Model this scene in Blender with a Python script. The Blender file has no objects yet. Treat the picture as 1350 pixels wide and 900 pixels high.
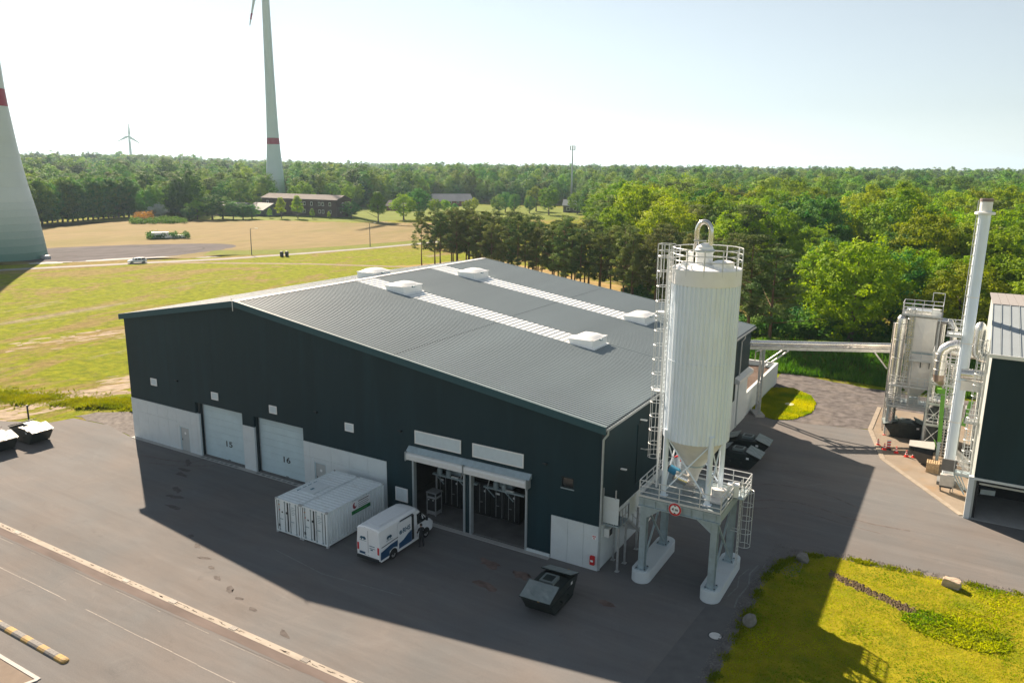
import bpy, bmesh, math, random
import numpy as np
from mathutils import Vector, Matrix, noise
R = math.radians
scene = bpy.context.scene
col = scene.collection
random.seed(7)
rng = np.random.default_rng(7)

# ------------------------------------------------------------------ camera
CAM = Vector((18.444, -42.951, 25.797))
FPX, PITCH, ROLL, YAW = 1021.2, R(12.661), R(0.7107), R(-30.3217)
def _w(v):
    c, s = math.cos(-YAW), math.sin(-YAW)
    return Vector((c*v[0]-s*v[1], s*v[0]+c*v[1], v[2]))
_c, _s, _cp, _sp = math.cos(ROLL), math.sin(ROLL), math.cos(PITCH), math.sin(PITCH)
c_right = _w((_c, _s*_sp, _s*_cp)); c_up = _w((-_s, _c*_sp, _c*_cp)); c_fwd = _w((0, _cp, -_sp))
cd = bpy.data.cameras.new('camera'); cam = bpy.data.objects.new('camera', cd); col.objects.link(cam)
cd.sensor_width = 36; cd.lens = 36*FPX/1350; cd.clip_start = 0.5; cd.clip_end = 40000
m3 = Matrix((c_right, c_up, -c_fwd)).transposed()
cam.matrix_world = Matrix.Translation(CAM) @ m3.to_4x4()
scene.camera = cam

# ------------------------------------------------------------------ light
SUN = Vector((-1.33, 0.83, 1.0)).normalized()          # towards the sun
world = bpy.data.worlds.new('World'); scene.world = world; world.use_nodes = True
nt = world.node_tree; nt.nodes.clear()
sky = nt.nodes.new('ShaderNodeTexSky'); sky.sky_type = 'NISHITA'; sky.sun_disc = False
sky.sun_elevation = math.asin(SUN.z); sky.sun_rotation = math.atan2(SUN.x, SUN.y)
sky.air_density = 1.0; sky.dust_density = 0.15; sky.ozone_density = 2.0; sky.altitude = 60
hs = nt.nodes.new('ShaderNodeHueSaturation'); hs.inputs['Saturation'].default_value = 0.36
bg = nt.nodes.new('ShaderNodeBackground'); bg.inputs[1].default_value = 0.05
out = nt.nodes.new('ShaderNodeOutputWorld')
tn = nt.nodes.new('ShaderNodeVectorMath'); tn.operation = 'MULTIPLY'; tn.inputs[1].default_value = (.76, .80, .81)
nt.links.new(sky.outputs[0], hs.inputs['Color']); nt.links.new(hs.outputs[0], tn.inputs[0]); nt.links.new(tn.outputs[0], bg.inputs[0]); nt.links.new(bg.outputs[0], out.inputs[0])
sl = bpy.data.lights.new('sun', 'SUN'); sl.energy = 5.0; sl.angle = R(0.53); sl.color = (1.0, 0.81, 0.62)
so = bpy.data.objects.new('sun', sl); col.objects.link(so)
so.rotation_euler = SUN.to_track_quat('Z', 'Y').to_euler()
vs = scene.view_settings
scene.display_settings.display_device = 'sRGB'
vs.view_transform = 'Standard'; vs.look = 'None'; vs.exposure = 1.5; vs.gamma = 1.0
scene.render.resolution_x = 1024; scene.render.resolution_y = 682
scene.cycles.volume_bounces = 0; scene.cycles.max_bounces = 8; scene.cycles.transparent_max_bounces = 16

# ------------------------------------------------------------------ helpers
MATS = {}
def srgb(c): return tuple(((x/12.92) if x <= .04045 else ((x+.055)/1.055)**2.4) for x in c)
def mat(name, color, rough=.6, metal=0., var=.12, scale=3., bump=0., bscale=40., coord='Object', spec=.5, dirt=None, dirt_scale=.6, objrand=0., stretch=None):
    """noise-varied surface: base colour with slow mottling, optional stains of a second colour, fine relief."""
    if name in MATS: return MATS[name]
    m = bpy.data.materials.new(name); m.use_nodes = True
    n = m.node_tree; b = n.nodes['Principled BSDF']
    b.inputs['Roughness'].default_value = rough; b.inputs['Metallic'].default_value = metal
    b.inputs['Specular IOR Level'].default_value = .08 if coord == 'World' and spec == .5 else spec
    tc = n.nodes.new('ShaderNodeTexCoord')
    if coord == 'World':
        g = n.nodes.new('ShaderNodeNewGeometry'); src = g.outputs['Position']
    else: src = tc.outputs[coord]
    if stretch:
        mp = n.nodes.new('ShaderNodeMapping'); mp.inputs['Scale'].default_value = stretch[:3]
        if len(stretch) > 3: mp.inputs['Rotation'].default_value = (0, 0, stretch[3])
        n.links.new(src, mp.inputs['Vector']); src2 = mp.outputs[0]
    else: src2 = src
    nz = n.nodes.new('ShaderNodeTexNoise'); nz.inputs['Scale'].default_value = scale; nz.inputs['Detail'].default_value = 6
    n.links.new(src2, nz.inputs['Vector'])
    mr = n.nodes.new('ShaderNodeMapRange'); mr.inputs['From Min'].default_value = .3; mr.inputs['From Max'].default_value = .7
    mr.inputs['To Min'].default_value = 1-var; mr.inputs['To Max'].default_value = 1+var
    n.links.new(nz.outputs['Fac'], mr.inputs['Value'])
    mul = n.nodes.new('ShaderNodeVectorMath'); mul.operation = 'SCALE'
    mul.inputs[0].default_value = color
    n.links.new(mr.outputs[0], mul.inputs['Scale'])
    last = mul.outputs[0]
    if dirt:
        n2 = n.nodes.new('ShaderNodeTexNoise'); n2.inputs['Scale'].default_value = dirt_scale; n2.inputs['Detail'].default_value = 8; n2.inputs['Roughness'].default_value = .65
        n.links.new(src2, n2.inputs['Vector'])
        m2 = n.nodes.new('ShaderNodeMapRange'); m2.inputs['From Min'].default_value = .5; m2.inputs['From Max'].default_value = .72
        m2.inputs['To Max'].default_value = dirt[3] if len(dirt) > 3 else .8
        n.links.new(n2.outputs['Fac'], m2.inputs['Value'])
        mx = n.nodes.new('ShaderNodeMix'); mx.data_type = 'RGBA'
        mx.inputs[7].default_value = (*dirt[:3], 1)
        n.links.new(m2.outputs[0], mx.inputs[0]); n.links.new(last, mx.inputs[6]); last = mx.outputs[2]
    if objrand:
        oi = n.nodes.new('ShaderNodeObjectInfo'); h = n.nodes.new('ShaderNodeHueSaturation')
        a = n.nodes.new('ShaderNodeMapRange'); a.inputs['To Min'].default_value = 1-objrand; a.inputs['To Max'].default_value = 1+objrand
        n.links.new(oi.outputs['Random'], a.inputs['Value']); n.links.new(a.outputs[0], h.inputs['Value'])
        n.links.new(last, h.inputs['Color']); last = h.outputs[0]
    n.links.new(last, b.inputs['Base Color'])
    if bump:
        nb = n.nodes.new('ShaderNodeTexNoise'); nb.inputs['Scale'].default_value = bscale; nb.inputs['Detail'].default_value = 4
        n.links.new(src2, nb.inputs['Vector'])
        bp = n.nodes.new('ShaderNodeBump'); bp.inputs['Strength'].default_value = bump; bp.inputs['Distance'].default_value = .05
        n.links.new(nb.outputs['Fac'], bp.inputs['Height']); n.links.new(bp.outputs[0], b.inputs['Normal'])
    MATS[name] = m; return m

class MB:
    def __init__(s): s.v = []; s.f = []; s.smooth = False
    def add(s, vs, fs):
        o = len(s.v); s.v += [tuple(p) for p in vs]; s.f += [tuple(i+o for i in f) for f in fs]; return s
    def box(s, x0, x1, y0, y1, z0, z1):
        return s.add([(x0,y0,z0),(x1,y0,z0),(x1,y1,z0),(x0,y1,z0),(x0,y0,z1),(x1,y0,z1),(x1,y1,z1),(x0,y1,z1)],
                     [(0,3,2,1),(4,5,6,7),(0,1,5,4),(1,2,6,5),(2,3,7,6),(3,0,4,7)])
    def rbox(s, c, d, rz=0., rx=0.):
        M = Matrix.Translation(Vector(c)) @ Matrix.Rotation(rz, 4, 'Z') @ Matrix.Rotation(rx, 4, 'X')
        h = [x/2 for x in d]
        p = [M @ Vector((sx*h[0], sy*h[1], sz*h[2])) for sz in (-1,1) for sx, sy in ((-1,-1),(1,-1),(1,1),(-1,1))]
        return s.add(p, [(0,3,2,1),(4,5,6,7),(0,1,5,4),(1,2,6,5),(2,3,7,6),(3,0,4,7)])
    def bar(s, p, q, w, h=None, up=(0,0,1)):
        h = h or w; p = Vector(p); q = Vector(q); d = (q-p).normalized(); u = Vector(up)
        if abs(d.dot(u)) > .98: u = Vector((0,1,0))
        x = d.cross(u).normalized()*w/2; y = x.cross(d).normalized()*h/2
        P = [a+b for a in (p,q) for b in (-x-y, x-y, x+y, -x+y)]
        return s.add(P, [(0,1,2,3),(7,6,5,4),(0,4,5,1),(1,5,6,2),(2,6,7,3),(3,7,4,0)])
    def tube(s, pts, r, n=8, caps=True):
        pts = [Vector(p) for p in pts]; rs = r if isinstance(r, (list,tuple)) else [r]*len(pts)
        o = len(s.v); ref = Vector((0,0,1)); prevx = None
        for i, p in enumerate(pts):
            a = pts[max(0,i-1)]; b = pts[min(len(pts)-1,i+1)]; d = (b-a).normalized()
            if prevx is None:
                x = d.cross(ref) if abs(d.dot(ref)) < .95 else d.cross(Vector((0,1,0)))
            else: x = prevx - d*prevx.dot(d)
            x.normalize(); prevx = x; y = d.cross(x)
            for k in range(n):
                t = 2*math.pi*k/n; s.v.append(tuple(p + (x*math.cos(t)+y*math.sin(t))*rs[i]))
        for i in range(len(pts)-1):
            for k in range(n):
                a = o+i*n+k; b = o+i*n+(k+1)%n; s.f.append((a,b,b+n,a+n))
        if caps:
            s.f.append(tuple(o+k for k in reversed(range(n)))); e = o+(len(pts)-1)*n; s.f.append(tuple(e+k for k in range(n)))
        return s
    def ring(s, c, r, t, n=24, a0=0., a1=2*math.pi, axis='Z', seg=5):
        full = abs(a1-a0-2*math.pi) < 1e-4; k = n if full else n+1
        P = []
        for i in range(k):
            a = a0+(a1-a0)*i/n; u, v = math.cos(a)*r, math.sin(a)*r
            P.append((c[0]+u, c[1]+v, c[2]) if axis == 'Z' else ((c[0]+u, c[1], c[2]+v) if axis == 'Y' else (c[0], c[1]+u, c[2]+v)))
        if full: P.append(P[0])
        return s.tube(P, t, seg, caps=not full)
    def lathe(s, c, prof, n=32, cap0=False, cap1=False):
        o = len(s.v)
        for r, z in prof:
            for k in range(n):
                t = 2*math.pi*k/n; s.v.append((c[0]+r*math.cos(t), c[1]+r*math.sin(t), c[2]+z))
        for i in range(len(prof)-1):
            for k in range(n):
                a = o+i*n+k; b = o+i*n+(k+1)%n; s.f.append((a,b,b+n,a+n))
        if cap0: s.f.append(tuple(o+k for k in reversed(range(n))))
        if cap1: e = o+(len(prof)-1)*n; s.f.append(tuple(e+k for k in range(n)))
        return s
    def prism(s, poly, a, b, axis='Z'):
        """poly: 2-d outline (ccw); extruded from a to b along the axis."""
        def P(u, v, w): return (u,v,w) if axis == 'Z' else ((u,w,v) if axis == 'Y' else (w,u,v))
        n = len(poly); vs = [P(u,v,a) for u,v in poly]+[P(u,v,b) for u,v in poly]
        fs = [tuple(reversed(range(n))), tuple(range(n,2*n))]+[(i,(i+1)%n,(i+1)%n+n,i+n) for i in range(n)]
        return s.add(vs, fs)
    def build(s, name, m, parent=None, smooth=False, kind=None, label=None, bevel=0):
        me = bpy.data.meshes.new(name); me.from_pydata(s.v, [], s.f); me.validate()
        bm = bmesh.new(); bm.from_mesh(me)
        if s.closed_fix: bmesh.ops.recalc_face_normals(bm, faces=bm.faces)
        if bevel: bmesh.ops.remove_doubles(bm, verts=bm.verts, dist=1e-5); bmesh.ops.bevel(bm, geom=list(bm.edges), offset=bevel, segments=2, affect='EDGES', clamp_overlap=True)
        bm.to_mesh(me); bm.free()
        o = bpy.data.objects.new(name, me); col.objects.link(o)
        if m: me.materials.append(m)
        if parent:
            W = rootmat(parent); me.transform(W.inverted()); o.parent = parent
        if smooth: smooth_mesh(me, smooth if isinstance(smooth, float) else 35.)
        if kind: o['kind'] = kind
        if label: o['label'] = label
        return o
    closed_fix = True
def smooth_mesh(me, ang):
    bm = bmesh.new(); bm.from_mesh(me)
    for f in bm.faces: f.smooth = True
    for e in bm.edges:
        if len(e.link_faces) == 2 and e.calc_face_angle(0) > R(ang): e.smooth = False
    bm.to_mesh(me); bm.free()
RM = {}
def rootmat(o):
    M = Matrix.Identity(4)
    while o is not None:
        if o.name in RM: M = RM[o.name] @ M
        o = o.parent
    return M
def tag(o, label=None, cat=None, group=None, kind=None):
    for k, v in (('label',label),('category',cat),('group',group),('kind',kind)):
        if v: o[k] = v
    return o
def thing(name, label, cat, loc=(0,0,0), rz=0., group=None):
    o = bpy.data.objects.new(name, None); col.objects.link(o); o.empty_display_size = .3
    o.location = loc; o.rotation_euler = (0,0,rz)
    RM[o.name] = Matrix.Translation(Vector(loc)) @ Matrix.Rotation(rz, 4, 'Z')
    return tag(o, label, cat, group)
CH = {}
def copy_thing(root, loc, rz=0., label=None, group=None, scale=None, kids=None):
    r = root.copy(); col.objects.link(r); r.location = loc; r.rotation_euler = (0,0,rz)
    if scale: r.scale = scale
    if label: r['label'] = label
    if group: r['group'] = group
    for ch in (kids or KIDS(root)):
        c = ch.copy(); col.objects.link(c); c.parent = r
        for g in KIDS(ch):
            d = g.copy(); col.objects.link(d); d.parent = c
    return r
def KIDS(o):
    if o.name not in CH: CH[o.name] = [x for x in bpy.data.objects if x.parent == o]
    return CH[o.name]
def move(o, loc, rz=0., scale=None):
    o.location = loc; o.rotation_euler = (0,0,rz)
    if scale: o.scale = scale
def text(s, size, loc, rot, m, parent=None, name='lettering', depth=.004, width=None, align='CENTER', bold=0.):
    cu = bpy.data.curves.new(name, 'FONT'); cu.body = s; cu.size = size; cu.extrude = depth; cu.align_x = align; cu.align_y = 'CENTER'; cu.offset = bold
    t = bpy.data.objects.new('tmp', cu)
    me = bpy.data.meshes.new_from_object(t); bpy.data.objects.remove(t)
    if width:
        xs = [v.co.x for v in me.vertices]; k = width/(max(xs)-min(xs)); me.transform(Matrix.Diagonal((k,1,1,1)))
    me.transform(Matrix.Translation(Vector(loc)) @ rot)
    me.materials.clear(); me.materials.append(m)
    o = bpy.data.objects.new(name, me); col.objects.link(o)
    if parent: me.transform(rootmat(parent).inverted()); o.parent = parent
    return o
FRONT = Matrix.Rotation(R(90), 4, 'X')                       # text facing -Y
RIGHTF = Matrix.Rotation(R(90), 4, 'Z') @ Matrix.Rotation(R(90), 4, 'X')   # text facing +X
def polar(u, d):
    """place on the ground d metres from the camera, in the direction of photo column u"""
    th = YAW*1 + math.atan((u-675)*math.cos(PITCH)/FPX)
    return CAM.x+d*math.sin(th), CAM.y+d*math.cos(th)
def sstep(a, b, x): t = min(1, max(0, (x-a)/(b-a))); return t*t*(3-2*t)
def elev(x, y):
    dx, dy = x-CAM.x, y-CAM.y; d = math.hypot(dx, dy)
    if d < 600: return 0.
    th = math.degrees(math.atan2(dx, dy)) - math.degrees(YAW)      # left negative
    e = 2.5*sstep(600, 1600, d) + 8*sstep(600, 1500, d)*sstep(-15, -27, th)
    return e + 4*noise.noise((x*.002, y*.002, 0))*sstep(600, 1500, d)

# ------------------------------------------------------------------ materials
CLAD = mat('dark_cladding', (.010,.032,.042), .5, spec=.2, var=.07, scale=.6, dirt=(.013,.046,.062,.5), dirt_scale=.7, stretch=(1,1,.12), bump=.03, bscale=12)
CLADTRIM = mat('dark_trim', (.007,.020,.027), .4, spec=.3, var=.06)
ROOFM = mat('roof_sheet', (.235,.285,.31), .5, .0, var=.07, scale=.25, coord='World', stretch=(1,.12,1), spec=.2)
ROOFTRIM = mat('roof_trim', (.30,.33,.34), .4, var=.05)
CONC = mat('concrete', (.36,.36,.35), .85, var=.08, scale=1.2, dirt=(.30,.29,.27,.45), dirt_scale=.8, bump=.1)
CONCL = mat('pale_concrete', (.62,.68,.70), .8, var=.07, scale=.9, dirt=(.48,.48,.46,.4), dirt_scale=.9, bump=.08)
WHITE = mat('white_paint', (.84,.86,.86), .35, var=.03, scale=1.5, dirt=(.62,.62,.59,.35), dirt_scale=.7)
SILO = mat('silo_paint', (.78,.88,.97), .38, var=.04, scale=.8, dirt=(.66,.70,.70,.5), dirt_scale=1.1, stretch=(1,1,.25))
GALV = mat('galvanised_steel', (.50,.52,.53), .42, .55, var=.14, scale=4, dirt=(.36,.38,.39,.5), dirt_scale=2.5)
GALVD = mat('galvanised_frame', (.36,.45,.49), .5, .35, var=.12, scale=3)
ALU = mat('aluminium_cladding', (.72,.71,.69), .26, .85, var=.08, scale=1.5, bump=.05, bscale=3)
FOIL = mat('cream_cladding', (.80,.78,.73), .45, .0, var=.06, scale=1.0, dirt=(.66,.60,.50,.5), dirt_scale=.9)
DOORM = mat('sectional_door', (.52,.66,.71), .5, 0., var=.05, scale=1.)
BLACK = mat('black_rubber', (.018,.019,.020), .7, var=.15)
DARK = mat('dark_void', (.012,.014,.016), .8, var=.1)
GLASS = mat('dark_glass', (.015,.02,.022), .06, var=.05, spec=.8)
RED = mat('red_paint', (.55,.02,.025), .4, var=.08)
INK = mat('black_print', (.02,.025,.03), .5, var=.03)
BLUE = mat('blue_paint', (.02,.16,.34), .4, var=.08)
GREENP = mat('green_paint', (.10,.30,.02), .45, var=.1)
WOOD = mat('pallet_wood', (.42,.30,.17), .8, var=.2, scale=6)
SKIPM = mat('skip_steel', (.016,.026,.026), .5, .1, var=.25, scale=3, dirt=(.05,.035,.025,.5), dirt_scale=1.6)
TARP = mat('skip_lid', (.17,.21,.215), .38, .15, var=.1, scale=1.5, dirt=(.27,.29,.28,.5), dirt_scale=2.2)
TARP_SUNLIT = mat('skip_lid_sunlit', (.33,.35,.36), .4, .1, var=.08, scale=1.5)  # sunlit copy of the skip lid: direct sun put into a lighter colour
CONTW = mat('container_paint', (.78,.85,.87), .45, .05, var=.05, scale=1.2, dirt=(.56,.57,.55,.5), dirt_scale=1.1, stretch=(1,1,.4))
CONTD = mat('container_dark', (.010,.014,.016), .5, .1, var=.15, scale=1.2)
VANW = mat('van_paint', (.83,.86,.88), .22, var=.02, spec=.7)
VANB = mat('van_blue_film', (.015,.07,.16), .3, var=.08, spec=.6)
ORANGE = mat('lamp_orange', (.7,.3,.05), .5)
SOIL = mat('soil', (.13,.105,.085), .95, var=.3, scale=3, bump=.4, bscale=9)
STONE = mat('boulder_stone', (.20,.19,.175), .9, var=.3, scale=2.5, bump=.6, bscale=6)

def leafmat(name, c1, c2, tr=.3, objrand=.28, nscale=.45):
    m = bpy.data.materials.new(name); m.use_nodes = True; n = m.node_tree; n.nodes.clear()
    o = n.nodes.new('ShaderNodeOutputMaterial'); mix = n.nodes.new('ShaderNodeMixShader'); mix.inputs[0].default_value = tr
    d = n.nodes.new('ShaderNodeBsdfPrincipled'); d.inputs['Roughness'].default_value = .7; d.inputs['Specular IOR Level'].default_value = .08
    t = n.nodes.new('ShaderNodeBsdfTranslucent')
    g = n.nodes.new('ShaderNodeNewGeometry'); nz = n.nodes.new('ShaderNodeTexNoise'); nz.inputs['Scale'].default_value = nscale; nz.inputs['Detail'].default_value = 5
    n.links.new(g.outputs['Position'], nz.inputs['Vector'])
    mr = n.nodes.new('ShaderNodeMapRange'); mr.inputs['From Min'].default_value = .32; mr.inputs['From Max'].default_value = .68
    n.links.new(nz.outputs['Fac'], mr.inputs['Value'])
    mx = n.nodes.new('ShaderNodeMix'); mx.data_type = 'RGBA'; mx.inputs[6].default_value = (*c1,1); mx.inputs[7].default_value = (*c2,1)
    n.links.new(mr.outputs[0], mx.inputs[0])
    oi = n.nodes.new('ShaderNodeObjectInfo'); h = n.nodes.new('ShaderNodeHueSaturation')
    a = n.nodes.new('ShaderNodeMapRange'); a.inputs['To Min'].default_value = 1-objrand; a.inputs['To Max'].default_value = 1+objrand
    b = n.nodes.new('ShaderNodeMapRange'); b.inputs['To Min'].default_value = .495; b.inputs['To Max'].default_value = .55
    mm = n.nodes.new('ShaderNodeMath'); mm.operation = 'MULTIPLY'; mm.inputs[1].default_value = 7.31
    fr = n.nodes.new('ShaderNodeMath'); fr.operation = 'FRACT'
    n.links.new(oi.outputs['Random'], a.inputs['Value']); n.links.new(oi.outputs['Random'], mm.inputs[0]); n.links.new(mm.outputs[0], fr.inputs[0]); n.links.new(fr.outputs[0], b.inputs['Value'])
    n.links.new(a.outputs[0], h.inputs['Value']); n.links.new(b.outputs[0], h.inputs['Hue']); n.links.new(mx.outputs[2], h.inputs['Color'])
    n.links.new(h.outputs[0], d.inputs['Base Color'])
    h2 = n.nodes.new('ShaderNodeHueSaturation'); h2.inputs['Value'].default_value = 1.5; h2.inputs['Hue'].default_value = .497; h2.inputs['Saturation'].default_value = 1.15
    n.links.new(h.outputs[0], h2.inputs['Color']); n.links.new(h2.outputs[0], t.inputs['Color'])
    n.links.new(d.outputs[0], mix.inputs[1]); n.links.new(t.outputs[0], mix.inputs[2]); n.links.new(mix.outputs[0], o.inputs[0])
    MATS[name] = m; return m
LEAF = leafmat('oak_leaves', (.13,.21,.014), (.33,.38,.02))
LEAFD = leafmat('dark_leaves', (.055,.145,.04), (.19,.27,.05))
LEAFF = leafmat('far_leaves', (.06,.15,.036), (.26,.33,.035), tr=.22, objrand=.45, nscale=.06)
NEEDLE = leafmat('pine_needles', (.085,.13,.048), (.22,.235,.07), tr=.2)
BARK = mat('bark', (.10,.075,.055), .9, var=.3, scale=2, bump=.5, bscale=8)
PBARK = mat('pine_bark', (.17,.10,.06), .9, var=.3, scale=1.5, bump=.5, bscale=8)
GRASS = leafmat('grass_blades', (.15,.22,.010), (.44,.35,.014), tr=.6, objrand=0., nscale=.25)
GRASST = leafmat('tall_grass', (.15,.20,.010), (.28,.28,.018), tr=.35, objrand=.1, nscale=.4)
# ------------------------------------------------------------------ ground
def groundmat():
    m = bpy.data.materials.new('meadow'); m.use_nodes = True; n = m.node_tree; L = n.links; b = n.nodes['Principled BSDF']; b.inputs['Roughness'].default_value = .95; b.inputs['Specular IOR Level'].default_value = .04
    g = n.nodes.new('ShaderNodeNewGeometry')
    mp = n.nodes.new('ShaderNodeMapping'); mp.inputs['Rotation'].default_value = (0,0,R(20)); mp.inputs['Scale'].default_value = (1,.4,1)
    L.new(g.outputs['Position'], mp.inputs['Vector'])
    def nz(sc, det=6, src=None, rough=.55, dist=0.):
        q = n.nodes.new('ShaderNodeTexNoise'); q.inputs['Scale'].default_value = sc; q.inputs['Detail'].default_value = det; q.inputs['Roughness'].default_value = rough; q.inputs['Distortion'].default_value = dist
        L.new(src or mp.outputs[0], q.inputs['Vector']); return q.outputs['Fac']
    def rng_(v, a, b_, lo=0., hi=1.):
        q = n.nodes.new('ShaderNodeMapRange'); q.inputs['From Min'].default_value = a; q.inputs['From Max'].default_value = b_; q.inputs['To Min'].default_value = lo; q.inputs['To Max'].default_value = hi; L.new(v, q.inputs['Value']); return q.outputs[0]
    def mix(f, a, c):
        q = n.nodes.new('ShaderNodeMix'); q.data_type = 'RGBA'; L.new(f, q.inputs[0])
        for s, x in ((6,a),(7,c)):
            if isinstance(x, tuple): q.inputs[s].default_value = (*x,1)
            else: L.new(x, q.inputs[s])
        return q.outputs[2]
    green = mix(rng_(nz(.9, 8, g.outputs['Position']), .3, .7), (.12,.165,.004), (.23,.245,.006))
    dry = mix(rng_(nz(1.6, 8), .3, .7), (.17,.14,.035), (.27,.205,.085))
    c = mix(rng_(nz(.055, 12, None, .78, 1.2), .50, .56), green, dry)
    sand = (.26,.21,.155)
    c = mix(rng_(nz(.045, 12, None, .80, 1.0), .575, .62, 0, .85), c, sand)
    c = mix(rng_(nz(.11, 12, None, .85, .6), .60, .66, 0, .55), c, (.10,.075,.045))
    dk = rng_(nz(.5, 12, g.outputs['Position'], .85), .36, .64, .62, 1.35)
    s = n.nodes.new('ShaderNodeVectorMath'); s.operation = 'SCALE'; L.new(c, s.inputs[0]); L.new(dk, s.inputs['Scale'])
    L.new(s.outputs[0], b.inputs['Base Color'])
    bp = n.nodes.new('ShaderNodeBump'); bp.inputs['Strength'].default_value = .8; bp.inputs['Distance'].default_value = .35
    L.new(nz(1.4, 8, g.outputs['Position'], .7), bp.inputs['Height']); L.new(bp.outputs[0], b.inputs['Normal'])
    return m
MEADOW = groundmat()
rings = [0,8,20,40,80,140,200,300,400,500,600,700,800,950,1100,1300,1500,1800,2200,3000,4000,6000,9000,14000]
NS = 120; vs_, fs_ = [(CAM.x, CAM.y, -.03)], []
for i, r in enumerate(rings[1:]):
    for k in range(NS):
        a = 2*math.pi*k/NS; x = CAM.x+r*math.cos(a); y = CAM.y+r*math.sin(a)
        vs_.append((x, y, elev(x, y)-.03))
for k in range(NS): fs_.append((0, 1+k, 1+(k+1)%NS))
for i in range(len(rings)-2):
    for k in range(NS):
        a = 1+i*NS+k; b_ = 1+i*NS+(k+1)%NS; fs_.append((a, a+NS, b_+NS, b_))
mb = MB(); mb.v = vs_; mb.f = fs_; mb.closed_fix = False
gr = mb.build('ground', MEADOW, kind='structure')
gr.data.flip_normals() if gr.data.polygons[0].normal.z < 0 else None

def sheet(name, poly, z, m, jag=0., step=4., kind='structure', seed=0):
    """flat sheet with an optionally ragged edge"""
    rr = random.Random(seed); P = []
    for i, p in enumerate(poly):
        q = poly[(i+1) % len(poly)]; d = math.dist(p, q); k = max(1, int(d/step)) if jag else 1
        for j in range(k):
            t = j/k; P.append((p[0]+(q[0]-p[0])*t + (rr.uniform(-jag,jag) if j else 0), p[1]+(q[1]-p[1])*t + (rr.uniform(-jag,jag) if j else 0)))
    bm = bmesh.new(); vv = [bm.verts.new((x,y,z)) for x,y in P]; f = bm.faces.new(vv)
    bmesh.ops.triangulate(bm, faces=[f]); bmesh.ops.recalc_face_normals(bm, faces=bm.faces)
    for f in bm.faces:
        if f.normal.z < 0: f.normal_flip()
    me = bpy.data.meshes.new(name); bm.to_mesh(me); bm.free(); me.materials.append(m)
    o = bpy.data.objects.new(name, me); col.objects.link(o); o['kind'] = kind; return o

def asphaltmat():
    m = bpy.data.materials.new('yard_asphalt'); m.use_nodes = True; n = m.node_tree; L = n.links; b = n.nodes['Principled BSDF']; b.inputs['Roughness'].default_value = .92; b.inputs['Specular IOR Level'].default_value = .12
    g = n.nodes.new('ShaderNodeNewGeometry')
    def mapping(rz, sc):
        mp = n.nodes.new('ShaderNodeMapping'); mp.inputs['Rotation'].default_value = (0,0,rz); mp.inputs['Scale'].default_value = sc
        L.new(g.outputs['Position'], mp.inputs['Vector']); return mp.outputs[0]
    def nz(sc, det, src, rough=.6, dist=0.):
        q = n.nodes.new('ShaderNodeTexNoise'); q.inputs['Scale'].default_value = sc; q.inputs['Detail'].default_value = det; q.inputs['Roughness'].default_value = rough; q.inputs['Distortion'].default_value = dist
        L.new(src, q.inputs['Vector']); return q.outputs['Fac']
    def rg(v, a, b_, lo, hi):
        q = n.nodes.new('ShaderNodeMapRange'); q.inputs['From Min'].default_value = a; q.inputs['From Max'].default_value = b_; q.inputs['To Min'].default_value = lo; q.inputs['To Max'].default_value = hi; L.new(v, q.inputs['Value']); return q.outputs[0]
    def mul(a, b_):
        q = n.nodes.new('ShaderNodeMath'); q.operation = 'MULTIPLY'; L.new(a, q.inputs[0]); L.new(b_, q.inputs[1]); return q.outputs[0]
    lng = mapping(R(-4), (.10,1.0,1)); lng2 = mapping(R(28), (.12,1,1)); P = g.outputs['Position']
    v = mul(rg(nz(.5, 9, lng, .68, .8), .3, .7, .90, 1.09), rg(nz(.9, 8, lng2, .7, 1.6), .35, .68, .93, 1.06))
    v = mul(v, rg(nz(.10, 5, P, .6), .3, .7, .92, 1.08)); v = mul(v, rg(nz(14, 8, P, .75), .3, .7, .86, 1.14))
    v = mul(v, rg(nz(.42, 9, P, .75, 1.2), .60, .72, 1.0, .84)); v = mul(v, rg(nz(.23, 12, P, .8, 2.2), .56, .66, 1.0, 1.10))
    mx = n.nodes.new('ShaderNodeMix'); mx.data_type = 'RGBA'; mx.inputs[6].default_value = (.146,.150,.154,1); mx.inputs[7].default_value = (.164,.153,.147,1)
    L.new(rg(nz(.16, 6, P), .35, .65, 0, 1), mx.inputs[0])
    s = n.nodes.new('ShaderNodeVectorMath'); s.operation = 'SCALE'; L.new(mx.outputs[2], s.inputs[0]); L.new(v, s.inputs['Scale'])
    L.new(s.outputs[0], b.inputs['Base Color'])
    bp = n.nodes.new('ShaderNodeBump'); bp.inputs['Strength'].default_value = .25; bp.inputs['Distance'].default_value = .02
    L.new(nz(25, 4, P), bp.inputs['Height']); L.new(bp.outputs[0], b.inputs['Normal'])
    return m
ASPH = asphaltmat()
yard = [(-140,-14),(-90,-10),(-64,-4.3),(-59.6,-2.0),(-59,.0),(-54,.6),(-48.2,-.5),(-40,5),(-2,30),(-2,39.2),(6.2,39.4),(12.0,40.9),(14.1,32.6),(40,33),(60,20),(60,-80),(-140,-80)]
sheet('yard_asphalt', yard, 0., ASPH)
GRAVEL = mat('gravel', (.15,.14,.135), .95, var=.35, scale=2.2, coord='World', dirt=(.24,.22,.2,.7), dirt_scale=.5, bump=.9, bscale=7, stretch=(1,1,1))
GRAVELD = mat('gravel_road', (.12,.112,.112), .95, var=.4, scale=1.2, coord='World', dirt=(.2,.18,.165,.8), dirt_scale=.35, bump=.9, bscale=4)
sheet('gravel_verge', [(-59.6,.4),(-59,2.4),(-56,4.6),(-51,6.2),(-48.6,7.5),(-48.4,-.6),(-54,.5)], -.004, GRAVEL, .35, 1.)
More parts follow.
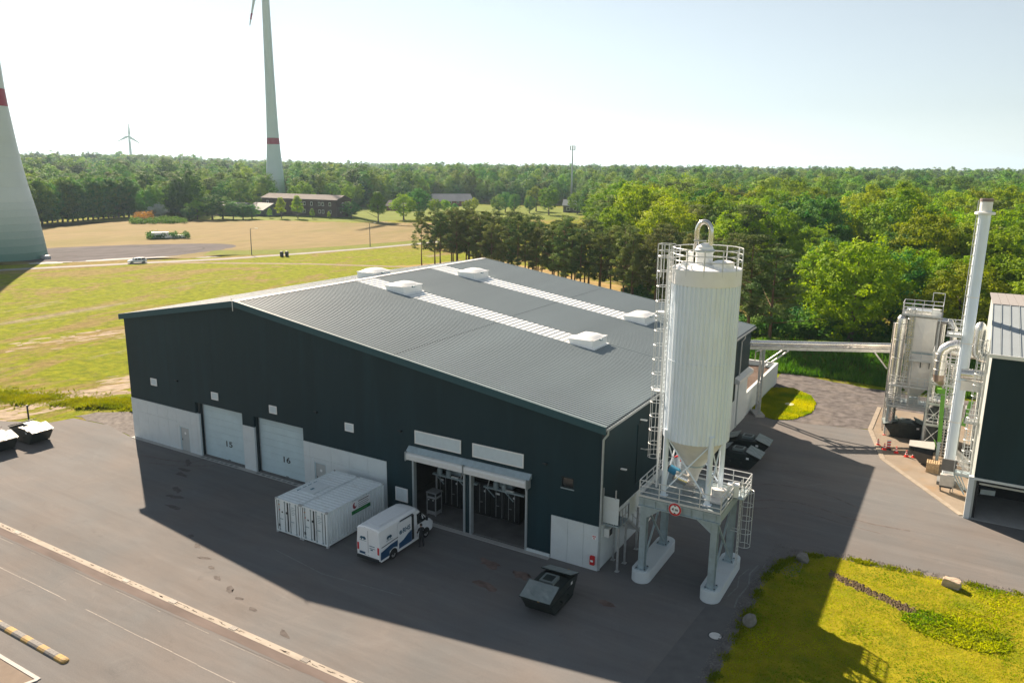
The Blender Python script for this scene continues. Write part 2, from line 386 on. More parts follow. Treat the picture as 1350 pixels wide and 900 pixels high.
sheet('gravel_road', [(-2,39),(-.5,60),(6,58.5),(16,57.5),(40,62),(40,30),(14.1,32),(12,41.2),(6.3,39.2)], -.005, GRAVELD, .3, 1.5)
sheet('concrete_pad', [(12.1,49.9),(12.1,41.0),(14.1,32.5),(20.85,22.3),(60,22.3),(60,50)], .012, mat('pad_concrete', (.24,.205,.165), .85, var=.12, scale=.6, coord='World', dirt=(.28,.175,.08,.55), dirt_scale=.35, bump=.1))
mbk = MB()
kp = [(12.05,49.9),(12.05,41.0),(14.05,32.45),(20.5,22.6)]
for a, b_ in zip(kp, kp[1:]): mbk.bar((a[0],a[1],.02),(b_[0],b_[1],.02), .42, .09)
tag(mbk.build('kerb', mat('kerb_concrete', (.30,.265,.22), .85, var=.15, scale=2, coord='World', bump=.1)), 'low pale concrete kerb bounding the pad under the filter plant', 'kerb')
# long concrete channel, thin seam lines
ST = mat('channel_concrete', (.38,.345,.30), .85, var=.10, scale=1.5, coord='World', dirt=(.19,.165,.135,.5), dirt_scale=2.2, stretch=(.4,1,1), bump=.1)
ch = thing('drainage_channel', 'long pale concrete drainage channel with dark grates crossing the asphalt', 'drain', (-25,-16.8,0))
MB().box(-60,0,-17.02,-16.62,-.05,.008).build('channel_strip', ST, ch)
for x in (-37.4,-24.9,-20.3,-15.0,-9.4,-5.6):
    g_ = MB().box(x-.26,x+.26,-16.98,-16.66,.009,.02).build('grate', mat('grate_iron', (.045,.04,.035), .7), ch)
    gm = MB()
    for k in range(5): gm.box(x-.2+k*.1-.03, x-.2+k*.1+.03, -16.95,-16.69,.02,.03)
    gm.build('grate_bars', mat('bar_iron', (.12,.11,.10), .6), g_)
MOSSM = mat('line_grime', (.06,.048,.04), .9, var=.4, scale=5)
mm = MB(); r_ = random.Random(3)
for k in range(110):
    x = -50+r_.random()*44; w = r_.uniform(.08,.55); y = -16.88+r_.uniform(-.05,.12)
    mm.add([(x,y,.0105),(x+w,y+r_.uniform(-.01,.01),.0105),(x+w*.8,y+r_.uniform(.02,.06),.0105),(x+w*.1,y+.04,.0105)], [(0,1,2,3)])
g_ = mm.build('grime', MOSSM, ch); g_['kind'] = 'stuff'
sheet('asphalt_strip', [(-80,-17.7),(0,-17.6),(0,-17.03),(-80,-17.03)], .004, mat('strip_asphalt', (.150,.125,.116), .9, var=.18, scale=1.1, coord='World', stretch=(.3,1,1), bump=.2), .03, 1.)
def linebits(name, y0, z, m, x0, x1, w, seed, fill, label):
    r2 = random.Random(seed); q = MB(); x = x0
    while x < x1:
        l = r2.uniform(.3, 2.2)
        if r2.random() < fill:
            y = y0+.02*math.sin(x); h = w*r2.uniform(.5,1.2)
            q.add([(x,y-h/2,z),(x+l,y-h/2*r2.uniform(.6,1),z),(x+l*.95,y+h/2,z),(x+.03,y+h/2*r2.uniform(.6,1),z)], [(0,1,2,3)])
        x += l
    o = q.build(name, m); o['kind'] = 'structure'; return o
SEAM = mat('worn_white_line', (.28,.26,.24), .8, var=.2, scale=4)
linebits('worn_line', -20.05, .005, SEAM, -60, 0, .05, 5, .93, '')
linebits('worn_line', -17.9, .009, SEAM, -40, -5, .035, 9, .25, '')
linebits('asphalt_seam', -17.78, .0085, mat('seam_tar', (.06,.05,.05), .8), -60, 0, .04, 2, .9, '')
# pale pavement corner bottom left
PAV = mat('pavement', (.20,.165,.135), .85, var=.1, scale=1.5, coord='World', bump=.1)
sheet('pavement', [(-60,-25.15),(-19.9,-25.15),(-21.5,-30),(-21.5,-60),(-60,-60)], .02, PAV)
kb = MB(); kb.box(-60,-19.75,-25.15,-24.95,-.05,.05); kb.bar((-19.8,-25.1,.0),(-21.4,-30,.0),.2,.12)
tag(kb.build('kerb', mat('white_kerb', (.38,.37,.36), .8, var=.1)), 'pale kerb stones edging the pavement at the lower left corner', 'kerb')
# lane marker kerb, black and yellow
bk = thing('kerb_barrier', 'low rounded kerb barrier in worn yellow and grey stripes beside the pavement', 'barrier', (-23,-23.5,0))
YEL = mat('worn_yellow', (.36,.235,.07), .8, var=.2, scale=5, dirt=(.20,.17,.13,.8), dirt_scale=3)
GRYB = mat('worn_grey', (.15,.15,.15), .8, var=.25, scale=6, dirt=(.06,.06,.06,.7), dirt_scale=4)
x = -20.15; k = 0
while x > -33:
    l = .66 if k % 2 == 0 else .95
    a = MB(); prof = [(-.24,0),(.24,0),(.20,.09),(.10,.15),(-.10,.15),(-.20,.09)]
    a.prism([(-23.5+u, v+.002) for u, v in prof], x-l, x, 'X'); a.build('kerb_segment', YEL if k % 2 == 0 else GRYB, bk, label='worn yellow segment' if k % 2 == 0 else 'grey segment with black grime')
    if k == 0: MB().lathe((x,-23.5,0), [(.23,.002),(.2,.09),(.1,.145),(.001,.147)], 16).build('end_cap', YEL, bk)
    x -= l; k += 1
# lane, gravel turning circle, dry field far left
LANE = mat('lane_asphalt', (.26,.255,.25), .85, var=.08, scale=.3, coord='World')
lane = [(-300,-50),(-230,-12),(-205,18),(-183.1,55.4),(-169.5,82.3),(-159,102.9),(-152.2,124.9),(-147,146),(-143.4,166.8),(-141,190),(-140,230)]
def strip(name, pts, w, z, m):
    Lp, Rp = [], []
    for i, p in enumerate(pts):
        a = pts[max(0,i-1)]; b2 = pts[min(len(pts)-1,i+1)]; d = Vector((b2[0]-a[0], b2[1]-a[1])).normalized()
        Lp.append((p[0]-d.y*w/2, p[1]+d.x*w/2)); Rp.append((p[0]+d.y*w/2, p[1]-d.x*w/2))
    return sheet(name, Lp+Rp[::-1], z, m)
DRY = mat('dry_grass', (.20,.155,.066), .95, var=.14, scale=.35, coord='World', dirt=(.13,.125,.025,.75), dirt_scale=.05, stretch=(1,.3,1,R(20)), bump=.6, bscale=1.2)
fld = [(-300,-30),(-213,40),(-186,72),(-163,112),(-156,135),(-147,172),(-145,215),(-196,262),(-222,232),(-275.6,213),(-314,173),(-300,140),(-330,100),(-420,60)]
sheet('dry_field', fld, -.018, DRY, 3.5, 7)
VERGE = mat('verge_grass', (.12,.15,.008), .95, var=.2, scale=.5, coord='World', dirt=(.16,.14,.045,.6), dirt_scale=.12, bump=.5, bscale=2)
strip('grass_verge', [(-176,110),(-166,118),(-157,131),(-151,150),(-146.5,170),(-144,190)], 13, -.012, VERGE)
GRC = mat('turning_gravel', (.085,.080,.088), .95, var=.25, scale=.35, coord='World', dirt=(.045,.042,.045,.7), dirt_scale=.16, bump=.8, bscale=1.5, stretch=(1,.35,1,R(25)))
cx, cy = -199, 96
circ = []
for k in range(40):
    a = 2*math.pi*k/40; r0 = 27+2.2*math.sin(3*a+1)
    u, v = r0*1.22*math.cos(a), r0*.78*math.sin(a); t = R(68)
    circ.append((cx+u*math.cos(t)-v*math.sin(t), cy+u*math.sin(t)+v*math.cos(t)))
sheet('gravel_circle', circ, -.008, GRC, .8, 2)
def patch(name, x, y, rx, ry, rz, z, m, seed, n=26, rough=.3):
    r2 = random.Random(seed); P = []
    for k in range(n):
        a = 2*math.pi*k/n; q = 1+r2.uniform(-rough,rough); u, v = rx*q*math.cos(a), ry*q*math.sin(a)
        P.append((x+u*math.cos(rz)-v*math.sin(rz), y+u*math.sin(rz)+v*math.cos(rz)))
    return sheet(name, P, z, m)
LIME = mat('lime_dust', (.40,.40,.40), .9, var=.1, scale=.4, coord='World')
patch('lime_patch', -180.5, 87, 13, 1.7, R(67), -.004, LIME, 4)
patch('lime_patch', -188, 70, 4.5, 2.2, R(60), -.004, LIME, 6)
patch('lime_patch', -166.5, 102, 3.5, .9, R(64), -.004, LIME, 8)
RUT = mat('rut_gravel', (.055,.052,.055), .95, var=.3, scale=.5, coord='World')
for (a0,a1,q,w) in ((.6,3.9,.62,1.1),(1.0,3.2,.72,.7),(3.6,5.6,.5,1.0),(5.0,6.6,.75,.8),(.2,1.4,.84,.8)):
    P = []
    for k in range(24):
        a = a0+(a1-a0)*k/23; u, v = 27*q*1.22*math.cos(a), 27*q*.78*math.sin(a); t = R(68)
        P.append((cx+u*math.cos(t)-v*math.sin(t), cy+u*math.sin(t)+v*math.cos(t)))
    strip('wheel_rut', P, w, -.0035, RUT)
strip('lane', lane, 3.4, 0., LANE)
# sandy track and bare patches in the meadow
SAND = mat('bare_sand', (.24,.195,.14), .95, var=.15, scale=.4, coord='World', dirt=(.13,.125,.03,.85), dirt_scale=.25, bump=.4, bscale=2)
strip('sand_track', [(-165,88),(-150,97),(-132,108),(-112,116),(-96,124)], 2.6, -.02, SAND)
for (px_, d_, a, b_, rz, sd) in ((150,92,7,1.3,.5,1),(30,99,9,1.6,.45,2)):
    x, y = polar(px_, d_); patch('bare_ground', x, y, a, b_, R(25)+rz*.6, -.02, SAND, sd, rough=.45)
q = MB(); r2 = random.Random(71)
for (a, b_, n_, w) in (((-95.9,30.4),(-87.9,43.4),60,1.3),((-86.1,46.2),(-82.3,63.1),70,1.5),((-76.3,19.9),(-76.3,26.6),34,.9),((-68.6,10.6),(-66.9,17.0),40,.9),((-65.7,-3.6),(-66.9,4.0),60,1.2),((-65.7,3.2),(-66,11.5),60,1.1),((-97,14),(-93,31),50,1.8)):
    for k in range(n_):
        t = r2.random(); x = a[0]+(b_[0]-a[0])*t+r2.gauss(0,w); y = a[1]+(b_[1]-a[1])*t+r2.gauss(0,w*.5); rx = r2.uniform(.12,.55); ry = r2.uniform(.4,2.1); rz = R(-22)+r2.uniform(-.2,.2); m_ = 9
        P = [((rx*r2.uniform(.5,1.2)*math.cos(i*2*math.pi/m_), ry*r2.uniform(.5,1.2)*math.sin(i*2*math.pi/m_))) for i in range(m_)]
        q.add([(x+u*math.cos(rz)-v*math.sin(rz), y+u*math.sin(rz)+v*math.cos(rz), -.024+k*.0001) for u, v in P], [tuple(range(m_))])
q.closed_fix = False; tag(q.build('bare_soil', mat('bare_soil', (.33,.27,.20), .95, var=.25, scale=1.2, coord='World'), kind='stuff'), 'broken pale streaks of bare soil in the meadow left of the hall', 'soil')
sheet('pine_floor', [(-112,118),(-14,78),(-2,96),(-100,146)], -.016, mat('sunlit_dry_floor', (.30,.215,.085), .95, var=.25, scale=.5, coord='World', dirt=(.17,.17,.03,.6), dirt_scale=.15, bump=.5, bscale=2), 1.5, 5)  # dry grass floor, coloured bright golden as sunlit ground between the trunks
LAWN = mat('lawn', (.12,.16,.012), .95, var=.15, scale=.08, coord='World', bump=.4, bscale=1.5)
sheet('village_lawn', [polar(230,405)[:2], polar(470,372)[:2], polar(545,392)[:2], polar(760,400)[:2], polar(780,520)[:2], polar(560,560)[:2], polar(330,470)[:2], polar(225,440)[:2]], -.014, LAWN, 3, 8)
x, y = polar(640, 405); patch('bare_ground', x, y, 26, 7, R(-10), -.010, DRY, 22)
# footway sheets under the near lawns
ISL = mat('island_lawn', (.24,.215,.010), .95, var=.2, scale=1.2, coord='World', dirt=(.11,.16,.006,.85), dirt_scale=.4, bump=.8, bscale=10)
island = [(9.6,-20),(9.75,-7.3),(9.85,-4.3),(9.75,.8),(9.7,4.6),(10.2,7.4),(11.2,9.3),(13.05,10.3),(15.4,10.6),(19.9,10.9),(24.1,11.4),(34,12.6),(60,14),(60,-40),(10,-40)]
sheet('soil_margin', [(x-.45 if x < 12 else x, y+(.5 if y > 7 else 0)) for x, y in island], .004, GRAVEL, .22, .7)
sheet('island_lawn', island, .03, ISL, .15, .6)
def gravelbits():
    q = MB(); r2 = random.Random(12)
    for k in range(2600):
        t = r2.random()
        if t < .45: x, y = r2.uniform(9.0,9.9), r2.uniform(-12,6)
        elif t < .6: x, y = r2.uniform(9.2,11.5), r2.uniform(6,10.3)
        else: x = r2.uniform(12,34); y = 10.55+(x-12)*.075+r2.uniform(-.5,.5)
        s = r2.uniform(.02,.07); z = .03
        q.add([(x-s,y,z),(x,y-s,z),(x+s,y+s*.3,z),(x+s*.1,y+s*.1,z+s*.9)], [(0,1,3),(1,2,3),(2,0,3)])
    o = q.build('gravel', mat('pebbles', (.2,.19,.18), .9, var=.3, scale=1.5, coord='World')); o['kind'] = 'stuff'; tag(o, 'loose grey gravel along the edge of the island lawn', 'gravel')
gravelbits()
def blades(name, pts, hmin, hmax, m, w=.02, per=3, seed=1, lean=.5):
    """many grass tufts as three-sided blades; pts = (x,y,z,scale)"""
    r2 = np.random.default_rng(seed); P = np.repeat(np.array(pts), per, axis=0); N = len(P)
    a = r2.uniform(0, 2*np.pi, N); h = r2.uniform(hmin, hmax, N)*P[:,3]; ww = w*r2.uniform(.6,1.4,N)*P[:,3]
    ox = r2.normal(0,.04,N); oy = r2.normal(0,.04,N); l = r2.uniform(0,lean,N)*h; b2 = r2.uniform(0,2*np.pi,N)
    base = P[:,:3]+np.stack([ox,oy,np.zeros(N)],1); dx = np.stack([np.cos(a)*ww, np.sin(a)*ww, np.zeros(N)],1)
    top = base+np.stack([np.cos(b2)*l, np.sin(b2)*l, h],1)
    V = np.empty((N*3,3)); V[0::3] = base-dx; V[1::3] = base+dx; V[2::3] = top
    return rawmesh(name, V, 3, m)
def rawmesh(name, V, k, m, smooth=False):
    N = len(V)//k; me = bpy.data.meshes.new(name)
    me.vertices.add(len(V)); me.vertices.foreach_set('co', V.astype(np.float32).ravel())
    me.loops.add(len(V)); me.loops.foreach_set('vertex_index', np.arange(len(V), dtype=np.int32))
    me.polygons.add(N); me.polygons.foreach_set('loop_start', np.arange(0, len(V), k, dtype=np.int32)); me.polygons.foreach_set('loop_total', np.full(N, k, dtype=np.int32))
    me.update(calc_edges=True); me.materials.append(m)
    return me
def meshobj(name, me, parent=None, kind=None):
    o = bpy.data.objects.new(name, me); col.objects.link(o)
    if parent: o.parent = parent
    if kind: o['kind'] = kind
    return o
def inpoly(x, y, P):
    c = False; j = len(P)-1
    for i in range(len(P)):
        if (P[i][1] > y) != (P[j][1] > y) and x < (P[j][0]-P[i][0])*(y-P[i][1])/(P[j][1]-P[i][1])+P[i][0]: c = not c
        j = i
    return c
r2 = random.Random(5); pts = []
while len(pts) < 34000:
    x, y = r2.uniform(9.6,27), r2.uniform(-10,12.2)
    if not inpoly(x, y, island): continue
    band = abs(y-(7.6-(x-13.5)*.42)) < .45 and 13.2 < x < 18.2
    if band and r2.random() < .85: continue
    if noise.noise((x*.35,y*.35,3)) > .38 and r2.random() < .5: continue
    big = 1+1.6*max(0, noise.noise((x*.25,y*.25,7)))+ (1.6 if math.hypot((x-20.5)*.6,y-4.6) < 1.7 else 0)
    pts.append((x,y,.03,big))
tag(meshobj('lawn_grass', blades('lawn_grass', pts, .025, .065, GRASS, .022, 2, 3, 2.2), kind='stuff'), 'short yellow green grass covering the island lawn at the lower right', 'grass')
pts = []; r2 = random.Random(55)
for k in range(5200):                                     # ragged tufts creeping over the gravel edge
    i = r2.randrange(1, 12); a, b_ = island[i], island[i+1]; t = r2.random(); x = a[0]+(b_[0]-a[0])*t; y = a[1]+(b_[1]-a[1])*t
    if noise.noise((x*.9,y*.9,6)) < -.02: continue
    pts.append((x+r2.gauss(0,.16), y+r2.gauss(0,.16), .01, r2.uniform(.6,1.9)))
tag(meshobj('verge_grass_tufts', blades('verge_tufts', pts, .04, .13, GRASST, .025, 4, 23, .9), kind='stuff'), 'loose grass tufts along the ragged edge of the island lawn', 'grass')
# dry dug strip across the island
q = MB(); r2 = random.Random(8)
for k in range(900):
    x = r2.uniform(13.2,18.4); y = 7.6-(x-13.5)*.42+r2.gauss(0,.22); s = r2.uniform(.03,.12)
    q.add([(x-s,y,.03),(x,y-s,.03),(x+s,y+s*.3,.03),(x+s*.1,y,.03+s*.8)], [(0,1,3),(1,2,3),(2,0,3)])
o = q.build('soil_clods', mat('dry_soil', (.15,.115,.075), .95, var=.35, scale=2, coord='World')); tag(o, 'strip of dry brown soil clods crossing the island lawn', 'soil', kind='stuff')
# marks on the asphalt: oil drips, tyre arcs, rust, a damp margin
OIL = mat('oil_stain', (.105,.095,.092), .85, var=.25, scale=3, coord='World'); TYRE = mat('tyre_mark', (.14,.125,.12), .9, var=.25, scale=2, coord='World'); PALE = mat('dry_residue', (.20,.205,.205), .9, var=.2, scale=3, coord='World'); RUST = mat('rust_stain', (.16,.12,.105), .9, var=.3, scale=2, coord='World')
for i, (x, y) in enumerate([(-38.6,-1.8),(-37.6,-3.0),(-36.8,-3.8),(-34.5,-6.0),(-33.3,-7.0),(-31.8,-8.3),(-26.6,-10.7),(-25.0,-11.5),(-23.2,-12.3),(-21.7,-12.9),(-20.3,-13.6),(-18.6,-14.1),(-17.2,-14.5),(-15.6,-14.9),(-12.1,-15.7)]):
    patch('oil_stain', x, y, (.8 if i < 6 else .28+.2*((i*7)%3)/2), (.24 if i < 6 else .13+.07*((i*5)%4)/3), R(-35+(i*37)%50), .006+i*.0001, OIL, 60+i, 14, .35)
for i, (x, y, a, b_) in enumerate([(-6.5,-2.9,.9,.4),(-3.9,-3.1,.7,.35),(-5.2,-5.4,.9,.3),(2.0,-3.2,.6,.3)]): patch('rust_stain', x, y, a, b_, R(-10), .006, RUST, 90+i, 18, .4)
for i, (p, w) in enumerate([([(-43.7,-2.8),(-41,-2.4),(-38.5,-1.7),(-37.2,1.3),(-36.4,4.1)],.22),([(-41.5,-3.6),(-39.0,-2.8),(-36.4,-1.2),(-35.2,1.6)],.18),([(4.9,19.6),(6.4,20.9),(7.9,21.4),(9.7,21.5),(11.5,21.0),(13.5,19.8)],.16),([(5.9,16.6),(7.4,17.8),(9.1,18.3),(11,18.1),(12.6,17.5),(14.8,17.3),(17.3,17.5)],.2),
     ([(6.1,14.9),(7.8,16.4),(9.7,16.9),(12.5,16.2),(15.5,15.9)],.13),([(6.6,24.6),(8.0,24.9),(9.6,24.4)],.1)]):
    strip('tyre_mark', p, w, .005+i*.0001, TYRE)
for i, (p, w) in enumerate([([(8.9,6.4),(8.7,5.0),(9.0,3.5),(8.8,1.5),(8.9,.4)],.10),([(8.5,5.6),(8.2,4.2),(8.45,2.9),(8.2,1.4)],.07),([(9.25,7.0),(9.3,5.2),(9.1,4.2)],.06),([(7.1,22.5),(8.9,22.0),(10.2,23.3)],.07),([(-20,-9),(-15,-9.7),(-9,-9.1)],.06)]): strip('dry_streak', p, w, .0062+i*.0001, PALE)
sheet('new_asphalt', [(7.4,.2),(9.15,.3),(9.3,-3),(9.25,-12),(6.6,-12)], .0045, mat('smooth_asphalt', (.13,.13,.13), .8, var=.1, scale=1.5, coord='World'))
# round lawn
RL = [(1.0,39.6),(3.0,38.9),(4.6,40.0),(5.9,43.5),(5.7,47.5),(4.6,50.5),(2.2,52.6),(-.4,51.2),(-.4,42)]
sheet('round_lawn', RL, .02, mat('round_lawn_grass', (.12,.20,.008), .95, var=.2, scale=.8, coord='World', bump=.6, bscale=6), .15, .7)
pts = []; r2 = random.Random(2)
while len(pts) < 9000:
    x, y = r2.uniform(-.4,6), r2.uniform(38.8,52.8)
    if inpoly(x, y, RL): pts.append((x,y,.02,1))
tag(meshobj('lawn_grass', blades('lawn_grass', pts, .08, .2, GRASS, .035, 3, 5), kind='stuff'), 'bright mown grass on the small round lawn beside the pipe bridge', 'grass')
# tall grass: ditch left of the hall, bank at the forest edge
pts = []; r2 = random.Random(6)
for k in range(9000):
    t = r2.random(); x = -100+t*51.5; y = -14+t*22.5 + 3.6*math.sin(t*5)*0 + r2.gauss(0,1.3)+ 2.5
    if y > -3+ (x+59)*.25: pts.append((x+r2.uniform(-.3,.3),y,-.02,max(.25,r2.uniform(.5,1.2)*(1+1.3*noise.noise((x*.25,y*.25,4))))))
for k in range(5000):
    x = r2.uniform(-75,-49.3); y = 9.5+(x+49)*.42+r2.gauss(0,.8); pts.append((x,y,-.02,max(.4,r2.uniform(.8,1.6)*(1+1.6*noise.noise((x*.4,y*.4,4))))))
tag(meshobj('tall_grass', blades('tall_grass', pts, .07, .27, GRASST, .03, 9, 9, 1.1), kind='stuff'), 'unmown tall grass along the ditch left of the hall', 'grass')
bankpts = []
BANKM = mat('bank_grass', (.07,.11,.012), .95, var=.25, scale=.5, coord='World', bump=.8, bscale=3)
bm = bmesh.new(); NX, NY = 60, 10; gv = []
for j in range(NY+1):
    for i in range(NX+1):
        x = -12+i*1.1; t = j/NY; y = 59.5+t*14+(.6*math.sin(x*.3)); z = -.02+2.0*sstep(0,.6,t)*sstep(-12,-4,x)*(1+.25*noise.noise((x*.2,y*.2,0)))
        gv.append(bm.verts.new((x,y,z)))
for j in range(NY):
    for i in range(NX): a = j*(NX+1)+i; bm.faces.new((gv[a],gv[a+1],gv[a+NX+2],gv[a+NX+1]))
me = bpy.data.meshes.new('grass_bank'); bm.to_mesh(me); bm.free(); me.materials.append(BANKM)
meshobj('grass_bank', me, kind='structure')
r2 = random.Random(16); pts = []
for k in range(9000):
    x = r2.uniform(-10,50); t = r2.random()**1.3*.8; y = 59.5+t*14+(.6*math.sin(x*.3)); z = -.05+2.0*sstep(0,.6,t)*sstep(-12,-4,x); pts.append((x,y,z,r2.uniform(.7,1.5)))
tag(meshobj('tall_grass', blades('bank_blades', pts, .3, .8, leafmat('bank_blade', (.07,.12,.015),(.15,.20,.025)), .06, 4, 19, .6), kind='stuff'), 'rough green grass on the bank below the oak trees', 'grass')
# ------------------------------------------------------------------ the hall
XL, XR, YB, PK, ZPK = -48.75, 0.0, 37.96, -33.23, 14.70
def roofz(x): return ZPK-(x-PK)*0.14147 if x >= PK else ZPK-(PK-x)*0.1746
hall = thing('industrial_hall', 'large dark grey metal clad hall with ribbed shallow roof and numbered doors', 'hall', (-24,19,0))
def wall_front(openings, y0, y1, base, xs0, xs1, top):
    q = MB(); xs = sorted({xs0, xs1, PK, *[o[0] for o in openings], *[o[1] for o in openings]})
    for a, b_ in zip(xs, xs[1:]):
        mid = (a+b_)/2; iv = sorted([(o[2], o[3]) for o in openings if o[0] <= mid <= o[1]]); z = 0.
        segs = []
        for lo, hi in iv:
            if lo > z+1e-4: segs.append((z, lo))
            z = max(z, hi)
        for lo, hi in segs: q.box(a,b_,y0,y1,lo,hi)
        ta, tb = top(a), top(b_)
        q.add([(a,y0,z),(b_,y0,z),(b_,y1,z),(a,y1,z),(a,y0,ta),(b_,y0,tb),(b_,y1,tb),(a,y1,ta)], [(0,3,2,1),(4,5,6,7),(0,1,5,4),(1,2,6,5),(2,3,7,6),(3,0,4,7)])
    return q
OPEN = [(XL,-39.0,0,3.97),(-39.45,-38.96,0,5.0),(-38.96,-33.36,0,5.0),(-33.36,-31.93,0,4.0),(-31.93,-26.2,0,5.0),(-26.2,-17.55,0,3.97),
        (-15.02,-10.4,0,5.1),(-9.93,-5.35,0,5.1),(-3.45,XR,0,3.15),(-2.78,-1.85,5.29,6.08)]
top = lambda x: roofz(x)-.12
wall_front(OPEN, 0, .22, 0, XL, XR, top).build('front_wall', CLAD, hall)
wr = MB(); yy = .22
wr.box(-.22, 0, .22, YB, 3.15, top(0)); wr.build('side_wall', CLAD, hall)
wl = MB(); wl.box(XL, XL+.22, .22, YB, 0, top(XL)); wl.build('side_wall', CLAD, hall)
wb = MB(); xs = [XL,PK,XR]
for a, b_ in zip(xs, xs[1:]): wb.add([(a,YB,0),(b_,YB,0),(b_,YB+.2,0),(a,YB+.2,0),(a,YB,top(a)),(b_,YB,top(b_)),(b_,YB+.2,top(b_)),(a,YB+.2,top(a))], [(0,3,2,1),(4,5,6,7),(0,1,5,4),(1,2,6,5),(2,3,7,6),(3,0,4,7)])
wb.build('rear_wall', CLAD, hall)
# faint vertical joints of the wall panels
js = MB()
x = XL+6
while x < -1:
    blocked = any(o[0]-.05 < x < o[1]+.05 and o[3] > 5.2 for o in OPEN)
    if not blocked: js.box(x-.008, x+.008, -.004, .0, 5.75 if -16 < x < -5 else 5.05, top(x)-.05)
    x += 6.0
js.build('panel_joint', CLADTRIM, hall, kind='stuff')
# concrete plinth, cast panels with recessed joints
def plinth(x0, x1, z1, joints, y=.02, horiz=None, door=None):
    xs = [x0]+joints+[x1]
    for a, b_ in zip(xs, xs[1:]):
        lo = 0.
        rows = [(0, horiz), (horiz, z1)] if horiz else [(0, z1)]
        for r0, r1 in rows:
            cells = [(a,b_,r0,r1)]
            if door and a < door[1] and b_ > door[0] and r0 < door[3]:
                cells = [(a,door[0],r0,r1),(door[1],b_,r0,r1)] if r1 <= door[3] else [(a,door[0],r0,r1),(door[1],b_,r0,r1),(door[0],door[1],max(r0,door[3]),r1)]
            for c in cells:
                if c[1]-c[0] > .03 and c[3]-c[2] > .03: MB().box(c[0]+.008,c[1]-.008,-.03,.16,c[2]+.006,c[3]-.006).build('concrete_panel', CONCL, hall)
plinth(XL-.02, -39.35, 3.96, [-47.9,-46.4,-44.9,-43.4,-42.2,-40.2], horiz=2.72, door=(-41.85,-40.55,0,2.32))
plinth(-39.35, -39.0, 3.96, [])
plinth(-26.2, -17.55, 3.96, [-25.5,-23.2,-21.3,-19.4], horiz=2.72, door=(-25.05,-23.8,0,2.38))
plinth(-33.36, -31.93, 4.0, [], horiz=2.7)
plinth(-3.45, .03, 3.14, [-2.2,-1.05])
MB().box(XL,-39.0,.16,.22,0,3.97).box(-26.2,-17.55,.16,.22,0,3.97).box(-3.45,0,.16,.22,0,3.15).box(-33.36,-31.93,.16,.5,0,5).build('plinth_core', CONC, hall, kind='stuff')
MB().box(-39.35,-39.0,.16,.7,0,5).box(-33.5,-33.36,.16,.7,0,5).box(-31.93,-31.8,.16,.7,0,5).box(-26.35,-26.2,.16,.7,0,5).build('door_reveal', CLADTRIM, hall, kind='stuff')
for a, b_ in zip([0.16,7.5,14.9,22.3,29.7],[7.5,14.9,22.3,29.7,YB]):
    MB().box(-.17,.03,a+.01,b_-.01,0,3.14).build('concrete_panel', CONCL, hall)
MB().box(XL-.02,XL+.2,.2,YB,0,3.9).build('concrete_panel', CONCL, hall) if False else None
# personnel doors
DG = mat('door_leaf', (.44,.47,.47), .45, var=.04)
for x0, x1, zt in ((-41.85,-40.55,2.32),(-25.05,-23.8,2.38)):
    d = MB().box(x0+.07,x1-.07,.05,.11,.02,zt-.07).build('door', DG, hall)
    MB().box(x0,x0+.07,.0,.14,0,zt).box(x1-.07,x1,.0,.14,0,zt).box(x0+.07,x1-.07,.0,.14,zt-.07,zt).build('door_frame', DOORM, d)
    MB().box(x0+.18,x0+.24,.02,.05,1.0,1.16).build('handle', INK, d)
    MB().prism([((x0+x1)/2+.13*math.cos(i*math.pi/6),1.72+.13*math.sin(i*math.pi/6)) for i in range(12)], .042,.05,'Y').build('notice', WHITE, d)
# numbered sectional doors
for n_, x0, x1, tx in (('15',-38.96,-33.5,-35.86),('16',-31.8,-26.35,-28.78)):
    sd = MB().box(x0+.05,x1-.0,.50,.56,0.02,5.0).build('sectional_door', DOORM, hall)
    k = 0; z = .04
    while z < 4.95:
        MB().box(x0+.06,x1-.02,.455,.498,z,min(z+.60,4.98)).build('door_section', DOORM, sd); z += .612
    text(n_, .70, (tx, .452, 1.56), FRONT, INK, sd, 'door_number', width=.80, bold=.014)
    for gx in (x0, x1): MB().box(gx,gx+.05,.40,.5,0,5).build('guide_rail', GALV, sd)
    MB().box((x0+x1)/2+.2,(x0+x1)/2+.5,.44,.455,1.2-1.12,1.25-1.12).build('pull', INK, sd)
# thresholds: concrete aprons with dark drain boxes
th = MB(); th.box(XL-.05,-17.4,-.42,.0,-.02,.035); th.build('threshold', CONC, hall)
for x0, x1 in ((-38.8,-33.5),(-31.7,-26.5)):
    x = x0
    while x < x1-.5:
        MB().box(x,x+.42,-.36,-.10,.036,.046).build('drain_grate', mat('wet_grate',(.16,.17,.17),.6,var=.4,scale=3), hall); x += .62
MB().box(-15.3,-3.45,-.42,.0,-.02,.045).build('threshold', CONC, hall)
MB().box(-5.4,-3.5,-.08,.0,.04,.25).build('kick_plate', CONCL, hall)
